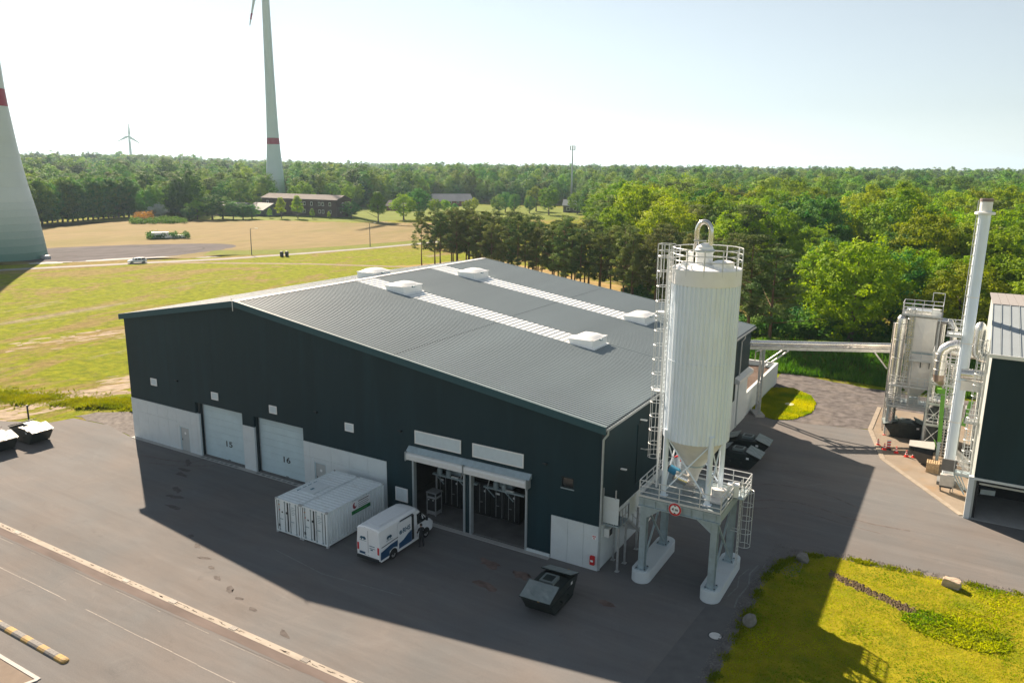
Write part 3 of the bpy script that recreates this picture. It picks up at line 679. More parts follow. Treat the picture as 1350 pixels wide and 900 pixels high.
# roof: trapezoidal sheets with real ribs, and trim
def ribsheet(name, x0, x1, y0, y1, m, pitch=.3333, h=.085, off=0.):
    q = MB(); y = y0; prof = []
    while y < y1-.01:
        prof += [(y,0),(y+.15,0),(y+.18,h),(y+.295,h),(y+.325,0)]; y += pitch
    prof = [(min(a,y1),b_) for a, b_ in prof]+[(y1,0)]
    n = len(prof); V = [(x0,a,roofz(x0)+b_+off) for a,b_ in prof]+[(x1,a,roofz(x1)+b_+off) for a,b_ in prof]
    q.closed_fix = False
    q.add(V, [(i,i+n,i+n+1,i+1) for i in range(n-1)])
    o = q.build(name, m, hall)
    if o.data.polygons[0].normal.z < 0: o.data.flip_normals()
    return o
S1, S2 = (14.4,17.3), (26.6,29.6); XA, XB = -33.0, -9.6
for y0, y1 in ((-.22,S1[0]),(S1[1],S2[0]),(S2[1],YB+.22)): ribsheet('roof_sheet', PK, .32, y0, y1, ROOFM)
for y0, y1 in (S1,S2): ribsheet('roof_sheet', XB, .32, y0, y1, ROOFM)
ribsheet('roof_sheet', XL-.3, PK, -.22, YB+.22, ROOFM)
rb = MB(); rb.add([(XL-.28,-.2,roofz(XL)-.12),(PK,-.2,ZPK-.12),(.3,-.2,roofz(.3)-.12),(.3,YB+.2,roofz(.3)-.12),(PK,YB+.2,ZPK-.12),(XL-.28,YB+.2,roofz(XL)-.12)], [(0,1,4,5),(1,2,3,4)]); rb.closed_fix = False
rb.build('roof_deck', CLADTRIM, hall)
def slopebox(q, x0, x1, y0, y1, zlo, zhi):
    return q.add([(x0,y0,roofz(x0)+zlo),(x1,y0,roofz(x1)+zlo),(x1,y1,roofz(x1)+zlo),(x0,y1,roofz(x0)+zlo),(x0,y0,roofz(x0)+zhi),(x1,y0,roofz(x1)+zhi),(x1,y1,roofz(x1)+zhi),(x0,y1,roofz(x0)+zhi)], [(0,3,2,1),(4,5,6,7),(0,1,5,4),(1,2,6,5),(2,3,7,6),(3,0,4,7)])
for x0, x1 in ((XL-.32,PK),(PK,.36)):
    for y in (-.30, YB+.22): vg = MB(); slopebox(vg, x0, x1, y, y+.08, -.42, .08); vg.build('verge_trim', mat('verge_metal', (.035,.09,.11), .5, var=.05, spec=.2), hall)
vg = MB()
for x0, x1 in ((XL-.32,PK),(PK,.36)): slopebox(vg, x0, x1, -.30, -.12, .082, .10); slopebox(vg, x0, x1, YB+.12, YB+.30, .082, .10)
vg.build('verge_cap', mat('verge_top', (.13,.19,.21), .5, spec=.2), hall)
rc = MB(); rc.box(PK-.22,PK+.30,-.3,YB+.3,ZPK+.055,ZPK+.075); rc.build('ridge_cap', WHITE, hall)
rt = MB(); y = -.1
while y < YB: rt.box(PK+.30,PK+.34,y+.0,y+.2,ZPK-.01,ZPK+.05); y += .3333
rt.build('ridge_filler', CLADTRIM, hall)
# eaves gutter and downpipes on the right side
gt = MB(); gt.box(.33,.47,-.25,YB+.25,roofz(.33)-.20,roofz(.33)-.04); gt.box(XL-.45,XL-.3,-.25,YB+.25,roofz(XL)-.28,roofz(XL)-.12)
gt.build('gutter', ROOFTRIM, hall)
for y in (-.02, 33.9):
    MB().tube([(.40,y,9.8),(.40,y,9.5),(.12,y,9.1),(.12,y,.1)], .075, 10).build('downpipe', mat('pipe_zinc', (.47,.52,.54), .4, .4, var=.06), hall, smooth=True)
MB().box(-.02,.01,-.01,.0,3.2,9.8).build('corner_trim', CLADTRIM, hall)
for (x, y0, y1) in ((-16.6,-.2,14.3),(-16.9,17.4,26.5),(-17.0,29.7,YB+.1)):
    q = MB(); slopebox(q, x, x+.05, y0, y1, .087, .093); q.build('sheet_lap', CLADTRIM, hall)
# translucent roof strips: one panel per bay
PANEL = mat('skylight_sheet', (.78,.81,.81), .18, var=.03, spec=.8); GAPM = mat('skylight_frame', (.38,.42,.44), .5, var=.1)
for y0, y1 in (S1,S2):
    q = MB(); slopebox(q, XA-.1, XB, y0, y1, -.05, .03); q.build('skylight_frame', GAPM, hall)
    x = XA; me0 = None
    while x < XB-.5:
        q = MB(); w = .36
        q.add([(x,y0+.05,roofz(x)+.031),(x+w,y0+.05,roofz(x+w)+.031),(x+w,y1-.05,roofz(x+w)+.031),(x,y1-.05,roofz(x)+.031),
               (x+.05,y0+.05,roofz(x+.05)+.075),(x+w-.05,y0+.05,roofz(x+w-.05)+.075),(x+w-.05,y1-.05,roofz(x+w-.05)+.075),(x+.05,y1-.05,roofz(x+.05)+.075)], [(4,5,6,7),(0,1,5,4),(1,2,6,5),(2,3,7,6),(3,0,4,7)])
        q.build('skylight_panel', PANEL, hall); x += .535
def roof_vent(x0, y0, lab):
    xm, ym = x0+1.1, y0+1.42; z0 = roofz(xm)
    r = thing('roof_vent', lab, 'roof vent', (xm,ym,z0), 0, 'domed smoke vents on the ribbed roof')
    b_ = MB(); slopebox(b_, x0-.18, x0+2.4, y0-.15, y0+3.0, .045, .10); b_.build('base_flange', WHITE, r)
    MB().box(x0,x0+2.2,y0,y0+2.85,z0-.16,z0+.56).build('kerb_frame', WHITE, r)
    MB().box(x0-.05,x0+2.25,y0-.05,y0+2.9,z0+.56,z0+.63).build('lid_frame', WHITE, r)
    d = MB(); n = 8; V = []; F_ = []
    for j in range(n+1):
        for i in range(n+1):
            u, v = i/n, j/n; V.append((x0+u*2.2, y0+v*2.85, z0+.63+.28*min(1,4*u*(1-u)*1.3)*min(1,4*v*(1-v)*1.3)))
    for j in range(n):
        for i in range(n): a = j*(n+1)+i; F_.append((a,a+1,a+n+2,a+n+1))
    d.add(V,F_); d.build('dome', mat('acrylic_dome', (.82,.84,.84), .15, var=.02, spec=.8), r, smooth=60.)
    MB().box(x0+2.2,x0+2.42,y0+1.2,y0+1.5,z0+.46,z0+.6).build('actuator', GALVD, r)
    return r
roof_vent(-29.3,14.5,'white domed roof vent at the upper end of the nearer skylight strip')
roof_vent(-9.6,14.5,'white domed roof vent at the lower end of the nearer skylight strip')
roof_vent(-29.3,26.7,'white domed roof vent at the upper end of the farther skylight strip')
roof_vent(-9.7,26.7,'white domed roof vent at the lower end of the farther skylight strip')
roof_vent(-36.2,18.3,'white domed roof vent just beyond the ridge, seen partly over it')
MB().tube([(PK,-.33,ZPK-.75),(PK,-.33,ZPK+.35)], .03, 6).build('lightning_rod', WHITE, hall)
# openings: roller door hoods, jambs, louvres
JAMB = mat('door_jamb', (.42,.47,.49), .4, .4, var=.06)
HOODM = mat('hood_white', (.66,.68,.68), .35, var=.04)
for x0, x1 in ((-15.02,-10.42),(-9.93,-5.33)):
    rd = MB().prism([(-.60,4.82),(-.02,4.82),(-.02,5.36),(-.40,5.34),(-.54,5.27),(-.60,5.14)], x0-.22, x1+.18, 'X').build('roller_hood', HOODM, hall)
    MB().box(x1+.181,x1+.25,-.64,-.0,4.70,5.4).box(x0-.29,x0-.221,-.64,0,4.70,5.4).build('end_plate', JAMB, rd)
    MB().box(x0-.05,x0+.10,-.10,.24,.04,4.78).build('door_jamb', JAMB, hall); MB().box(x1-.10,x1+.05,-.10,.24,.04,4.78).build('door_jamb', JAMB, hall)
    MB().box(x0+.10,x1-.10,.02,.10,4.60,4.78).build('door_header', JAMB, hall)
MB().prism([(-.46,5.365),(-.01,5.365),(-.01,5.70),(-.08,5.70)], -15.35, -4.98, 'X').build('hood_flashing', GALVD, hall)
LOUV = mat('louvre_blade', (.62,.70,.73), .5, 0., var=.04)
def louvre(x0, x1, z0, z1, name='louvre'):
    f = MB().box(x0,x1,-.05,-.045+.045,z0,z1).build(name, LOUV, hall)
    MB().box(x0-.04,x0+.04,-.09,-.04,z0-.04,z1+.04).box(x1-.04,x1+.04,-.09,-.04,z0-.04,z1+.04).box(x0+.04,x1-.04,-.09,-.04,z1-.04,z1+.04).box(x0+.04,x1-.04,-.09,-.04,z0-.04,z0+.04).build('louvre_frame', WHITE, f)
    s = MB(); z = z0+.06
    while z < z1-.06: s.add([(x0+.04,-.085,z),(x1-.04,-.085,z),(x1-.04,-.052,z+.05),(x0+.04,-.052,z+.05)], [(0,1,2,3)]); z += .075
    s.closed_fix = False; s.build('louvre_blades', LOUV, f)
louvre(-14.75,-10.75,6.02,6.95); louvre(-9.70,-5.66,6.02,6.95); louvre(-16.66,-15.58,1.13,2.14)
for x in (-45.0,-36.62,-29.46,-21.14): louvre(x-.40,x+.40,5.72,6.32,'wall_vent')
for x in (-41.6,-24.55,-16.1,-3.95):
    l = MB().rbox((x,-.14,6.70),(.30,.22,.07),0,R(-20)).build('flood_light', INK, hall)
    MB().box(x-.03,x+.03,-.12,.0,6.56,6.62).build('bracket', INK, l)
w = MB().box(-2.70,-1.93,.08,.12,5.37,6.0).build('window', GLASS, hall)
MB().box(-2.78,-2.70,-.01,.14,5.29,6.08).box(-1.93,-1.85,-.01,.14,5.29,6.08).box(-2.7,-1.93,-.01,.14,6.0,6.08).box(-2.7,-1.93,-.01,.14,5.29,5.37).build('window_frame', CLADTRIM, w)
MB().box(-2.75,-1.88,.13,.2,5.3,6.06).build('window_lining', DARK, w)
MB().box(-2.80,-1.83,-.04,-.005,5.22,5.285).build('window_sill', GALVD, w)
hb = thing('fire_box', 'red fire extinguisher cabinet on the white concrete base by the hall corner', 'fire box', (-.30,-.03,.40))
MB().box(-.47,-.14,-.22,-.035,.42,1.06).build('cabinet', RED, hb, bevel=.03); MB().box(-.40,-.21,-.226,-.221,.66,.80).build('label_plate', WHITE, hb)
sg = thing('safety_sign', 'small white sign with red symbol on the concrete base near the corner', 'sign', (-.27,-.03,2.2))
MB().box(-.42,-.12,-.045,-.032,2.20,2.50).build('sign_plate', WHITE, sg); MB().box(-.38,-.29,-.05,-.046,2.36,2.46).box(-.25,-.16,-.05,-.046,2.36,2.46).box(-.33,-.2,-.05,-.046,2.24,2.30).build('symbol', RED, sg)
# things on the right side wall
MB().box(.0,.06,6.2,6.26,3.9,8.3).box(.0,.05,6.26,9.8,3.86,3.92).build('cable_duct', CLADTRIM, hall)
l = MB().box(.02,.5,6.55,6.75,8.55,8.62).build('flood_light', WHITE, hall); MB().box(.0,.06,6.6,6.7,8.3,8.55).build('bracket', INK, l)
MB().tube([(.02,7.0,6.3),(.35,7.0,6.3),(.35,10.6,5.2),(.02,10.6,5.2)], .045, 6).build('pipe_run', GALV, hall)
l = MB().box(.03,.45,3.2,3.4,6.0,6.07).build('flood_light', WHITE, hall); MB().box(.0,.05,3.26,3.34,5.9,6.1).build('bracket', INK, l)
rg_ = MB().prism([(.03,5.0),(.55,5.0),(.55,5.35),(.03,5.6)], 32.6, 38.2, 'Y').build('roller_hood', HOODM, hall)
MB().box(.035,.06,33.0,37.9,.05,5.0).build('roller_door', CONCL, hall)
# interior
hall_floor = MB().box(XL+.3,-.3,.23,YB,-.02,.05).build('floor', mat('hall_floor', (.14,.14,.14), .7, var=.2, scale=.8, coord='World', dirt=(.10,.10,.10,.5)), hall)
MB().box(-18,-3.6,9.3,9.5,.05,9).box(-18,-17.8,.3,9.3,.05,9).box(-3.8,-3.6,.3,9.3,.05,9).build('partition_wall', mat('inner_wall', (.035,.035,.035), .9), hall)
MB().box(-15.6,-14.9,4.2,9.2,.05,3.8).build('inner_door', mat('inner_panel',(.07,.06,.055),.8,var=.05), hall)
def dark_container(x1, lab):
    t = thing('storage_container', lab, 'container', (x1-1.22,3.05,.05), 0, 'dark containers inside the hall')
    x0 = x1-2.44
    MB().box(x0+.03,x1-.03,3.15,9.1,.12,2.64).build('box', CONTD, t)
    MB().box(x0,x0+.12,3.05,3.2,.05,2.68).box(x1-.12,x1,3.05,3.2,.05,2.68).box(x0+.12,x1-.12,3.05,3.2,2.56,2.68).box(x0+.12,x1-.12,3.05,3.2,.05,.2).build('end_frame', CONTD, t)
    for k in range(2):
        a = x0+.14+k*1.09
        d = MB().box(a,a+1.07,3.10,3.149,.21,2.55).build('door', CONTD, t)
        rb_ = MB()
        for j in range(5): rb_.box(a+.05,a+1.02,3.08,3.10,.35+j*.44,.55+j*.44)
        rb_.build('door_rib', CONTD, d)
        for dx in (.28,.80):
            MB().tube([(a+dx,3.03,.22),(a+dx,3.03,2.54)], .022, 6).build('lock_rod', GALV, d)
        MB().box(a+.28,a+.55,2.99,3.03,1.10,1.14).build('lock_handle', GALV, d)
    MB().prism([(x1-.5+.09*math.cos(i*math.pi/6), 2.02+.09*math.sin(i*math.pi/6)) for i in range(12)], 3.06,3.075,'Y').build('round_label', WHITE, t)
    MB().box(x0+.35,x0+.72,3.06,3.076,1.98,2.12).build('logo_plate', WHITE, t)
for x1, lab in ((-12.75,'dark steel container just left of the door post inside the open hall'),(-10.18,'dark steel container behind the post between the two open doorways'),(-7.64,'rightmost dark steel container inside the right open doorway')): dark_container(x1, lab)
bt = thing('pump_rack', 'light steel beam with pumps and struts in front of the dark containers', 'pipe rack', (-10,1.9,.05))
MB().box(-14.6,-10.6,1.8,2.05,2.94,3.06).build('beam', GALVD, bt)
MB().box(-10.0,-6.6,1.8,2.05,2.94,3.06).build('beam', GALVD, bt)
for x in (-14.3,): MB().box(x-.05,x+.05,1.86,1.96,.05,2.92).build('post', GALV, bt)
for x in (-13.7,-11.6,-9.2,-7.6): MB().bar((x-.6,1.9,2.92),(x+.1,1.9,2.35),.06).build('strut', GALVD, bt)
for x in (-14.0,-13.2,-11.1,-9.0,-8.3):
    MB().lathe((x,1.93,3.06), [(.16,0),(.2,.1),(.2,.42),(.12,.5),(.12,.62),(.04,.7)], 12, True, True).build('pump', GALVD, bt, smooth=True)
MB().tube([(-12.1,1.9,3.06),(-11.6,1.9,4.4)], .05, 6).build('inclined_pipe', GALV, bt); MB().tube([(-9.7,1.9,3.06),(-9.3,1.9,4.4)], .05, 6).build('inclined_pipe', GALV, bt)
MB().box(-12.9,-12.3,1.85,2.0,3.065,3.13).box(-8.2,-7.5,1.85,2.0,3.065,3.13).build('plate', WHITE, bt)
hp = thing('steel_hopper', 'grey steel hoppers standing above the rack in the open hall', 'hopper', (-8.6,2.6,3.1)); MB().box(-13.4,-12.4,2.4,3.0,3.0,4.6).box(-9.0,-7.9,2.4,3.0,3.0,4.6).build('hopper_body', GALVD, hp)
tb = thing('cabinet', 'waist high grey cabinet with dark side panels just inside the left open doorway', 'cabinet', (-14.1,1.3,.05), 0)
X0,X1_,Y0,Y1_ = -14.55,-13.7,.95,1.75
MB().box(X0+.03,X1_-.03,Y0+.03,Y1_-.03,.1,1.80).build('panel_body', mat('cabinet_dark', (.012,.015,.018), .5), tb)
f = MB()
for x in (X0,X1_-.07):
    for y in (Y0,Y1_-.07): f.box(x,x+.07,y,y+.07,.05,1.82)
f.box(X0+.07,X1_-.07,Y0,Y0+.06,.12,.40).box(X1_-.06,X1_,Y0+.07,Y1_-.07,.12,.40).box(X0+.07,X1_-.07,Y0,Y0+.06,1.40,1.55).box(X1_-.06,X1_,Y0+.07,Y1_-.07,1.40,1.55)
f.build('frame', GALV, tb); MB().box(X0-.03,X1_+.03,Y0-.03,Y1_+.03,1.82,1.88).build('top', GALV, tb)
for x in (-14.35,-13.95): MB().prism([(x+.05*math.cos(i*math.pi/5),1.28+.05*math.sin(i*math.pi/5)) for i in range(10)], Y0-.01,Y0+.02,'Y').build('knob', WHITE, tb)

# ------------------------------------------------------------------ cement silo on its portal frame
SX, SY, SR = 5.22, 2.5, 2.03
silo = thing('storage_silo', 'tall white ribbed silo on a steel portal with ladder cage and arched pipe on top', 'silo', (SX,SY,0))
for nm, cx_ in (('plinth',2.87),('plinth',7.36)):
    P = [(cx_+.62*math.cos(a), -.0+.62*math.sin(a)+.55) for a in np.linspace(math.pi,2*math.pi,12)]+[(cx_+.62*math.cos(a), 4.9+.62*math.sin(a)+.25) for a in np.linspace(0,math.pi,12)]
    p = MB().prism(P, 0., .80, 'Z').build(nm, CONCL, silo, bevel=.03)
for cx_ in (2.87,7.36):
    for cy_ in (.55,4.55):
        l = MB().box(cx_-.20,cx_+.20,cy_-.22,cy_-.18,.86,5.2).box(cx_-.20,cx_+.20,cy_+.18,cy_+.22,.86,5.2).box(cx_-.02,cx_+.02,cy_-.18,cy_+.18,.86,5.2).build('portal_leg', GALVD, silo)
        MB().box(cx_-.36,cx_+.36,cy_-.36,cy_+.36,.80,.86).build('base_plate', GALVD, l)
        for bx_ in (-.28,.28):
            for by_ in (-.28,.28): MB().lathe((cx_+bx_,cy_+by_,.86),[(.04,0),(.04,.06)],6,False,True).build('bolt', INK, l)
    MB().bar((cx_,.75,1.1),(cx_,4.3,4.9),.11).build('brace', GALVD, silo); MB().bar((cx_+.1,4.3,1.1),(cx_+.1,.75,4.9),.11).build('brace', GALVD, silo)
PLX0,PLX1,PLY0,PLY1,PLZ = 2.55,7.72,.22,4.95,5.80
for y in (.33,4.77):
    b_ = MB().box(PLX0,PLX1,y-.13,y+.13,5.70,5.76).box(PLX0,PLX1,y-.13,y+.13,5.16,5.22).box(PLX0,PLX1,y-.03,y+.03,5.22,5.70).build('portal_beam', GALVD, silo)
    st_ = MB()
    for k in range(7): st_.box(PLX0+.3+k*.76,PLX0+.33+k*.76,y-.12,y+.12,5.22,5.70)
    st_.build('stiffener', GALVD, b_)
for x in (2.67,7.6): MB().box(x-.1,x+.1,.46,4.64,5.20,5.74).build('portal_beam', GALVD, silo)
for x, s_ in ((3.07,1),(7.16,-1)):
    for y in (.33,4.77): MB().prism([(x,5.16),(x+s_*.95,5.16),(x,4.45)][::s_], y-.04, y+.04, 'Y').build('knee_plate', GALVD, silo)
pf = MB().box(PLX0-.0,PLX1,PLY0-.02,PLY1+.02,5.762,5.80).build('platform_deck', mat('deck_grating', (.20,.26,.28), .55, .3, var=.2, scale=6, bump=.5, bscale=30), silo)
MB().box(PLX1-.1,8.35,3.1,4.95,5.762,5.80).build('platform_deck', GALVD, silo)
def railing(pts, z, parent, h=1.1, m=GALV, closed=False, mids=2, step=1.15, name='railing', toe=True):
    q = MB(); P = [Vector((a,b,z)) for a,b in pts]
    if closed: P.append(P[0])
    for a, b_ in zip(P, P[1:]):
        L_ = (b_-a).length; k = max(1, round(L_/step))
        for i in range(k+1):
            p = a.lerp(b_, i/k); q.bar(p, p+Vector((0,0,h)), .05)
        for j in range(mids+1):
            zz = h*(j+1)/(mids+1); q.bar(a+Vector((0,0,zz)), b_+Vector((0,0,zz)), .045)
        if toe: q.bar(a+Vector((0,0,.07)), b_+Vector((0,0,.07)), .015, .13)
    return q.build(name, m, parent)
SR_ = mat('rail_pale', (.60,.63,.64), .45, .3, var=.05)
railing([(PLX0+.03,PLY0),(PLX1-.03,PLY0)], PLZ, silo, m=SR_)
railing([(PLX0+.03,PLY0+.05),(PLX0+.03,PLY1)], PLZ, silo, m=SR_)
railing([(PLX0+.03,PLY1),(8.3,PLY1)], PLZ, silo, m=SR_)
railing([(PLX1-.03,PLY0+.05),(PLX1-.03,3.0)], PLZ, silo, m=SR_)
railing([(8.33,4.9),(8.33,3.1)], PLZ, silo, m=SR_)
# vertical ladder with safety cage
def ladder(parent, x, y, z0, z1, ang, w=.42, cage0=None, m=SR_, cr=.36, name='ladder', nb=5):
    """ang: direction in which the climber's back points"""
    u = Vector((math.cos(ang), math.sin(ang), 0)); v = Vector((-u.y, u.x, 0)); c = Vector((x,y,0)); q = MB()
    for s in (-1,1): q.bar(c+v*s*w/2+Vector((0,0,z0)), c+v*s*w/2+Vector((0,0,z1)), .055, .03)
    z = z0+.25
    while z < z1-.3: q.bar(c-v*w/2+Vector((0,0,z)), c+v*w/2+Vector((0,0,z)), .03); z += .29
    lad = q.build(name, m, parent)
    if cage0 is not None:
        g = MB(); cc = c+u*cr*.95; z = cage0; hs_ = []
        arc = [(-.15*0+math.pi*1.0+.75)+i*(2*math.pi-1.5)/12 for i in range(13)]
        def pt(a, zz): return cc + (u*math.cos(a)+v*math.sin(a))*cr + Vector((0,0,zz))
        while z < z1+.05:
            g.tube([pt(a, z) for a in arc], .022, 4); z += .92
        for i in np.linspace(0,12,nb): 
            a = arc[int(i)]; g.bar(pt(a,cage0), pt(a,z-.92), .035, .012)
        g.build('safety_cage', m, lad)
    return lad
ladder(silo, 8.02, 3.75, .9, 6.9, math.radians(0), cage0=2.5, cr=.40)
for y in (3.56,3.96): MB().bar((7.55,y,3.4),(8.02,y,3.4),.04).build('ladder_bracket', SR_, silo)
# silo legs, bracing, barrel
def ang(a): return (SX+SR*.97*math.cos(a), SY+SR*.97*math.sin(a))
LEGS = [ang(R(225)), ang(R(315)), ang(R(45)), ang(R(135))]
for i, (x, y) in enumerate(LEGS):
    l = MB().tube([(x,y,5.86),(x,y,10.2)], .17, 12).build('silo_leg', SILO, silo, smooth=True)
    MB().box(x-.24,x+.24,y-.24,y+.24,5.80,5.86).build('base_plate', SILO, l)
for (a, b_) in ((0,1),(1,2),(2,3),(3,0)):
    p, q_ = LEGS[a], LEGS[b_]
    MB().tube([(p[0],p[1],6.1),(q_[0],q_[1],9.7)], .05, 6).build('brace', SILO, silo); MB().tube([(q_[0],q_[1],6.1),(p[0]*.999+.01,p[1]+.02,9.7)], .05, 6).build('brace', SILO, silo)
ZB, ZT, ZC = 9.62, 19.2, 20.15
q = MB(); n = 46; prof = []
for k in range(n):                                        # corrugated jacket: real ribs
    for du, rr in ((0.,SR),(.48,SR),(.58,SR-.06),(.90,SR-.06)):
        a = 2*math.pi*(k+du)/n; prof.append((SX+rr*math.cos(a), SY+rr*math.sin(a)))
N_ = len(prof); q.add([(a,b_,ZB) for a,b_ in prof]+[(a,b_,ZT) for a,b_ in prof], [(i,(i+1)%N_,(i+1)%N_+N_,i+N_) for i in range(N_)])
q.build('ribbed_jacket', SILO, silo)
MB().lathe((SX,SY,0), [(SR-.02,14.55),(SR+.006,14.56),(SR+.006,14.60),(SR-.02,14.61)], 64).build('jacket_joint', SILO, silo)
MB().lathe((SX,SY,0), [(SR-.06,ZB+.02),(SR-.03,ZB+.02)], 48).build('jacket_rim', SILO, silo)
MB().lathe((SX,SY,0), [(SR-.02,ZT-.02),(SR+.01,ZT),(SR+.01,ZC-.06),(SR-.03,ZC),(SR-.3,ZC+.06),(.02,ZC+.22)], 64, False, True).build('silo_cap', WHITE, silo, smooth=30.)
MB().lathe((SX,SY,0), [(SR-.07,10.2),(SR-.08,ZB+.1),(1.05,8.35),(.62,7.75),(.55,7.55),(.34,7.0),(.30,6.7)], 40, False, True).build('discharge_cone', mat('cone_paint', (.68,.68,.66), .5, var=.05, dirt=(.5,.48,.44,.4)), silo, smooth=20.)
MB().lathe((SX,SY,0), [(.66,7.84),(.70,7.82),(.70,7.74),(.60,7.70)], 24).build('cone_flange', GALVD, silo)
mo = MB().tube([(SX-.25,SY-.5,6.75),(SX-.95,SY-.8,7.05)], .34, 14).build('feeder_housing', ALU, silo, smooth=True)
mo = MB().tube([(SX-.75,SY-.55,7.15),(SX-1.35,SY-.45,7.30)], .27, 12).build('motor', mat('motor_blue', (.02,.20,.36), .4), silo, smooth=True)
MB().tube([(SX-1.36,SY-.45,7.30),(SX-1.46,SY-.43,7.32)], .22, 12).build('fan_cover', BLACK, mo)
MB().box(SX-.45,SX+.25,SY-.6,SY+.1,5.81,6.7).build('gear_case', ALU, silo, bevel=.04)
MB().tube([(SX-.3,SY-.62,6.8),(SX-.3,SY-.72,6.8)], .15, 10).build('hand_wheel', INK, silo)
MB().tube([(SX+.2,SY-.2,6.3),(SX+.7,SY-.5,6.4),(SX+.9,SY-.6,5.9)], .12, 8).build('feed_pipe', ALU, silo)
MB().tube([(SX-1.5,SY+.9,7.6),(SX-1.0,SY+.4,8.0),(SX-.8,SY-.1,7.8)], .06, 6).build('cable_hose', RED, silo)
wb_ = MB().box(6.35,7.3,1.6,2.6,5.81,5.95).rbox((6.9,2.6,6.15),(.9,.5,.5),R(20)).build('wrapped_bundle', mat('wrapping_foil', (.72,.70,.68), .3, .1, var=.15, bump=.6, bscale=5), silo)
MB().rbox((7.6,3.3,6.25),(.7,.5,.8),R(10)).build('junction_cabinet', WHITE, silo)
MB().tube([(6.6,.9,7.15),(7.0,.9,8.0)], .03, 6).build('lamp_arm', WHITE, silo)
# top: round railing, filter, pipe loop, hatch
q = MB(); zr = ZC+.0
for z in (.45,.80,1.15): q.ring((SX,SY,zr+z), SR-.02, .028, 40)
for k in range(12):
    a = 2*math.pi*(k+.4)/12; x, y = SX+(SR-.02)*math.cos(a), SY+(SR-.02)*math.sin(a); q.bar((x,y,zr-.35),(x,y,zr+1.17),.06)
q.build('round_railing', SR_, silo)
fx, fy = SX-.16, SY-.15
fl = MB().lathe((fx,fy,ZC+.1), [(.50,0),(.50,.75),(.56,.80),(.56,.95),(.50,1.0),(.47,1.12),(.30,1.28),(.1,1.34)], 24, False, True).build('filter_housing', WHITE, silo, smooth=25.)
MB().lathe((fx,fy,ZC+.1), [(.57,.82),(.585,.86),(.585,.92),(.57,.96)], 24).build('clamp_ring', GALVD, fl)
P = [(SX+.16,fy,ZC+1.3),(SX+.16,fy,ZC+1.9)]
for k in range(0,13): a = math.pi*k/12; P.append((SX-.27+.43*math.cos(a), fy+.05*k/12, ZC+2.05+.62*math.sin(a)))
P += [(SX-.70,fy+.1,ZC+1.6),(SX-.74,fy+.2,ZC+.9)]
MB().tube(P, .145, 12).build('pipe_loop', ALU, silo, smooth=40.)
MB().box(SX-.85,SX-.1,fy-.05,fy+.05,ZC+1.5,ZC+1.58).build('pipe_bracket', GALV, silo)
MB().lathe((SX+1.05,SY-.3,ZC+.06), [(.62,0),(.62,.28),(.66,.32),(.4,.42),(.05,.46)], 24, False, True).build('inspection_hatch', WHITE, silo, smooth=25.)
MB().lathe((SX-1.2,SY-.4,ZC+.05), [(.26,0),(.26,.2),(.2,.26),(.02,.28)], 16, False, True).build('relief_valve', WHITE, silo, smooth=25.)
MB().lathe((SX-1.25,SY+.5,ZC+.05), [(.2,0),(.2,.7),(.25,.72),(.02,.8)], 16, False, True).build('relief_valve', WHITE, silo, smooth=25.)
ladder(silo, 3.02, SY-.25, 5.85, 21.3, math.radians(180), cage0=7.8, cr=.38)
# fill pipe beside the ladder and exit platform
MB().tube([(3.12,SY-.75,6.0),(3.12,SY-.75,21.0)], .07, 8).build('fill_pipe', WHITE, silo, smooth=True)
for z in (7.5,9.8,12.2,14.6,17.0,19.4):
    MB().bar((3.0,SY-.3,z),(3.25,SY-.3,z),.05).build('ladder_bracket', SR_, silo)
for z in (12.2,17.2): MB().lathe((2.66,SY-.25,z), [(.36,0),(.36,.05)], 20, True, True).build('rest_platform', SR_, silo)
q = MB()
for z in (20.6,21.0,21.4): q.bar((2.35,SY-.6,z),(3.25,SY-.85,z),.04); q.bar((2.35,SY-.6,z),(2.35,SY+.1,z),.04); q.bar((2.35,SY+.1,z),(3.2,SY+.1,z),.04)
for x, y in ((2.35,SY-.6),(2.35,SY+.1),(2.8,SY-.72),(2.8,SY+.1)): q.bar((x,y,19.3),(x,y,21.42),.05)
q.build('exit_gate', SR_, silo)
# height limit sign on the portal beam
hsn = thing('height_limit_sign', 'round red bordered height limit sign reading 4 m on the silo portal', 'sign', (5.0,.16,5.45))
sxx, szz = 4.93, 5.50
def disc(r, y, n=32): return [(sxx+r*math.cos(2*math.pi*i/n), szz+r*math.sin(2*math.pi*i/n)) for i in range(n)]
MB().prism(disc(.41,0), .155, .18, 'Y').build('sign_plate', WHITE, hsn); MB().prism(disc(.40,0), .148, .154, 'Y').build('red_ring', RED, hsn); MB().prism(disc(.285,0), .142, .147, 'Y').build('sign_face', WHITE, hsn)
MB().prism([(sxx-.09,szz+.275),(sxx,szz+.18),(sxx+.09,szz+.275)], .137, .141, 'Y').prism([(sxx-.09,szz-.275),(sxx+.09,szz-.275),(sxx,szz-.18)], .137, .141, 'Y').build('arrow', INK, hsn)
text('4 m', .26, (sxx, .139, szz), FRONT, INK, hsn, 'lettering', width=.40, bold=.01)

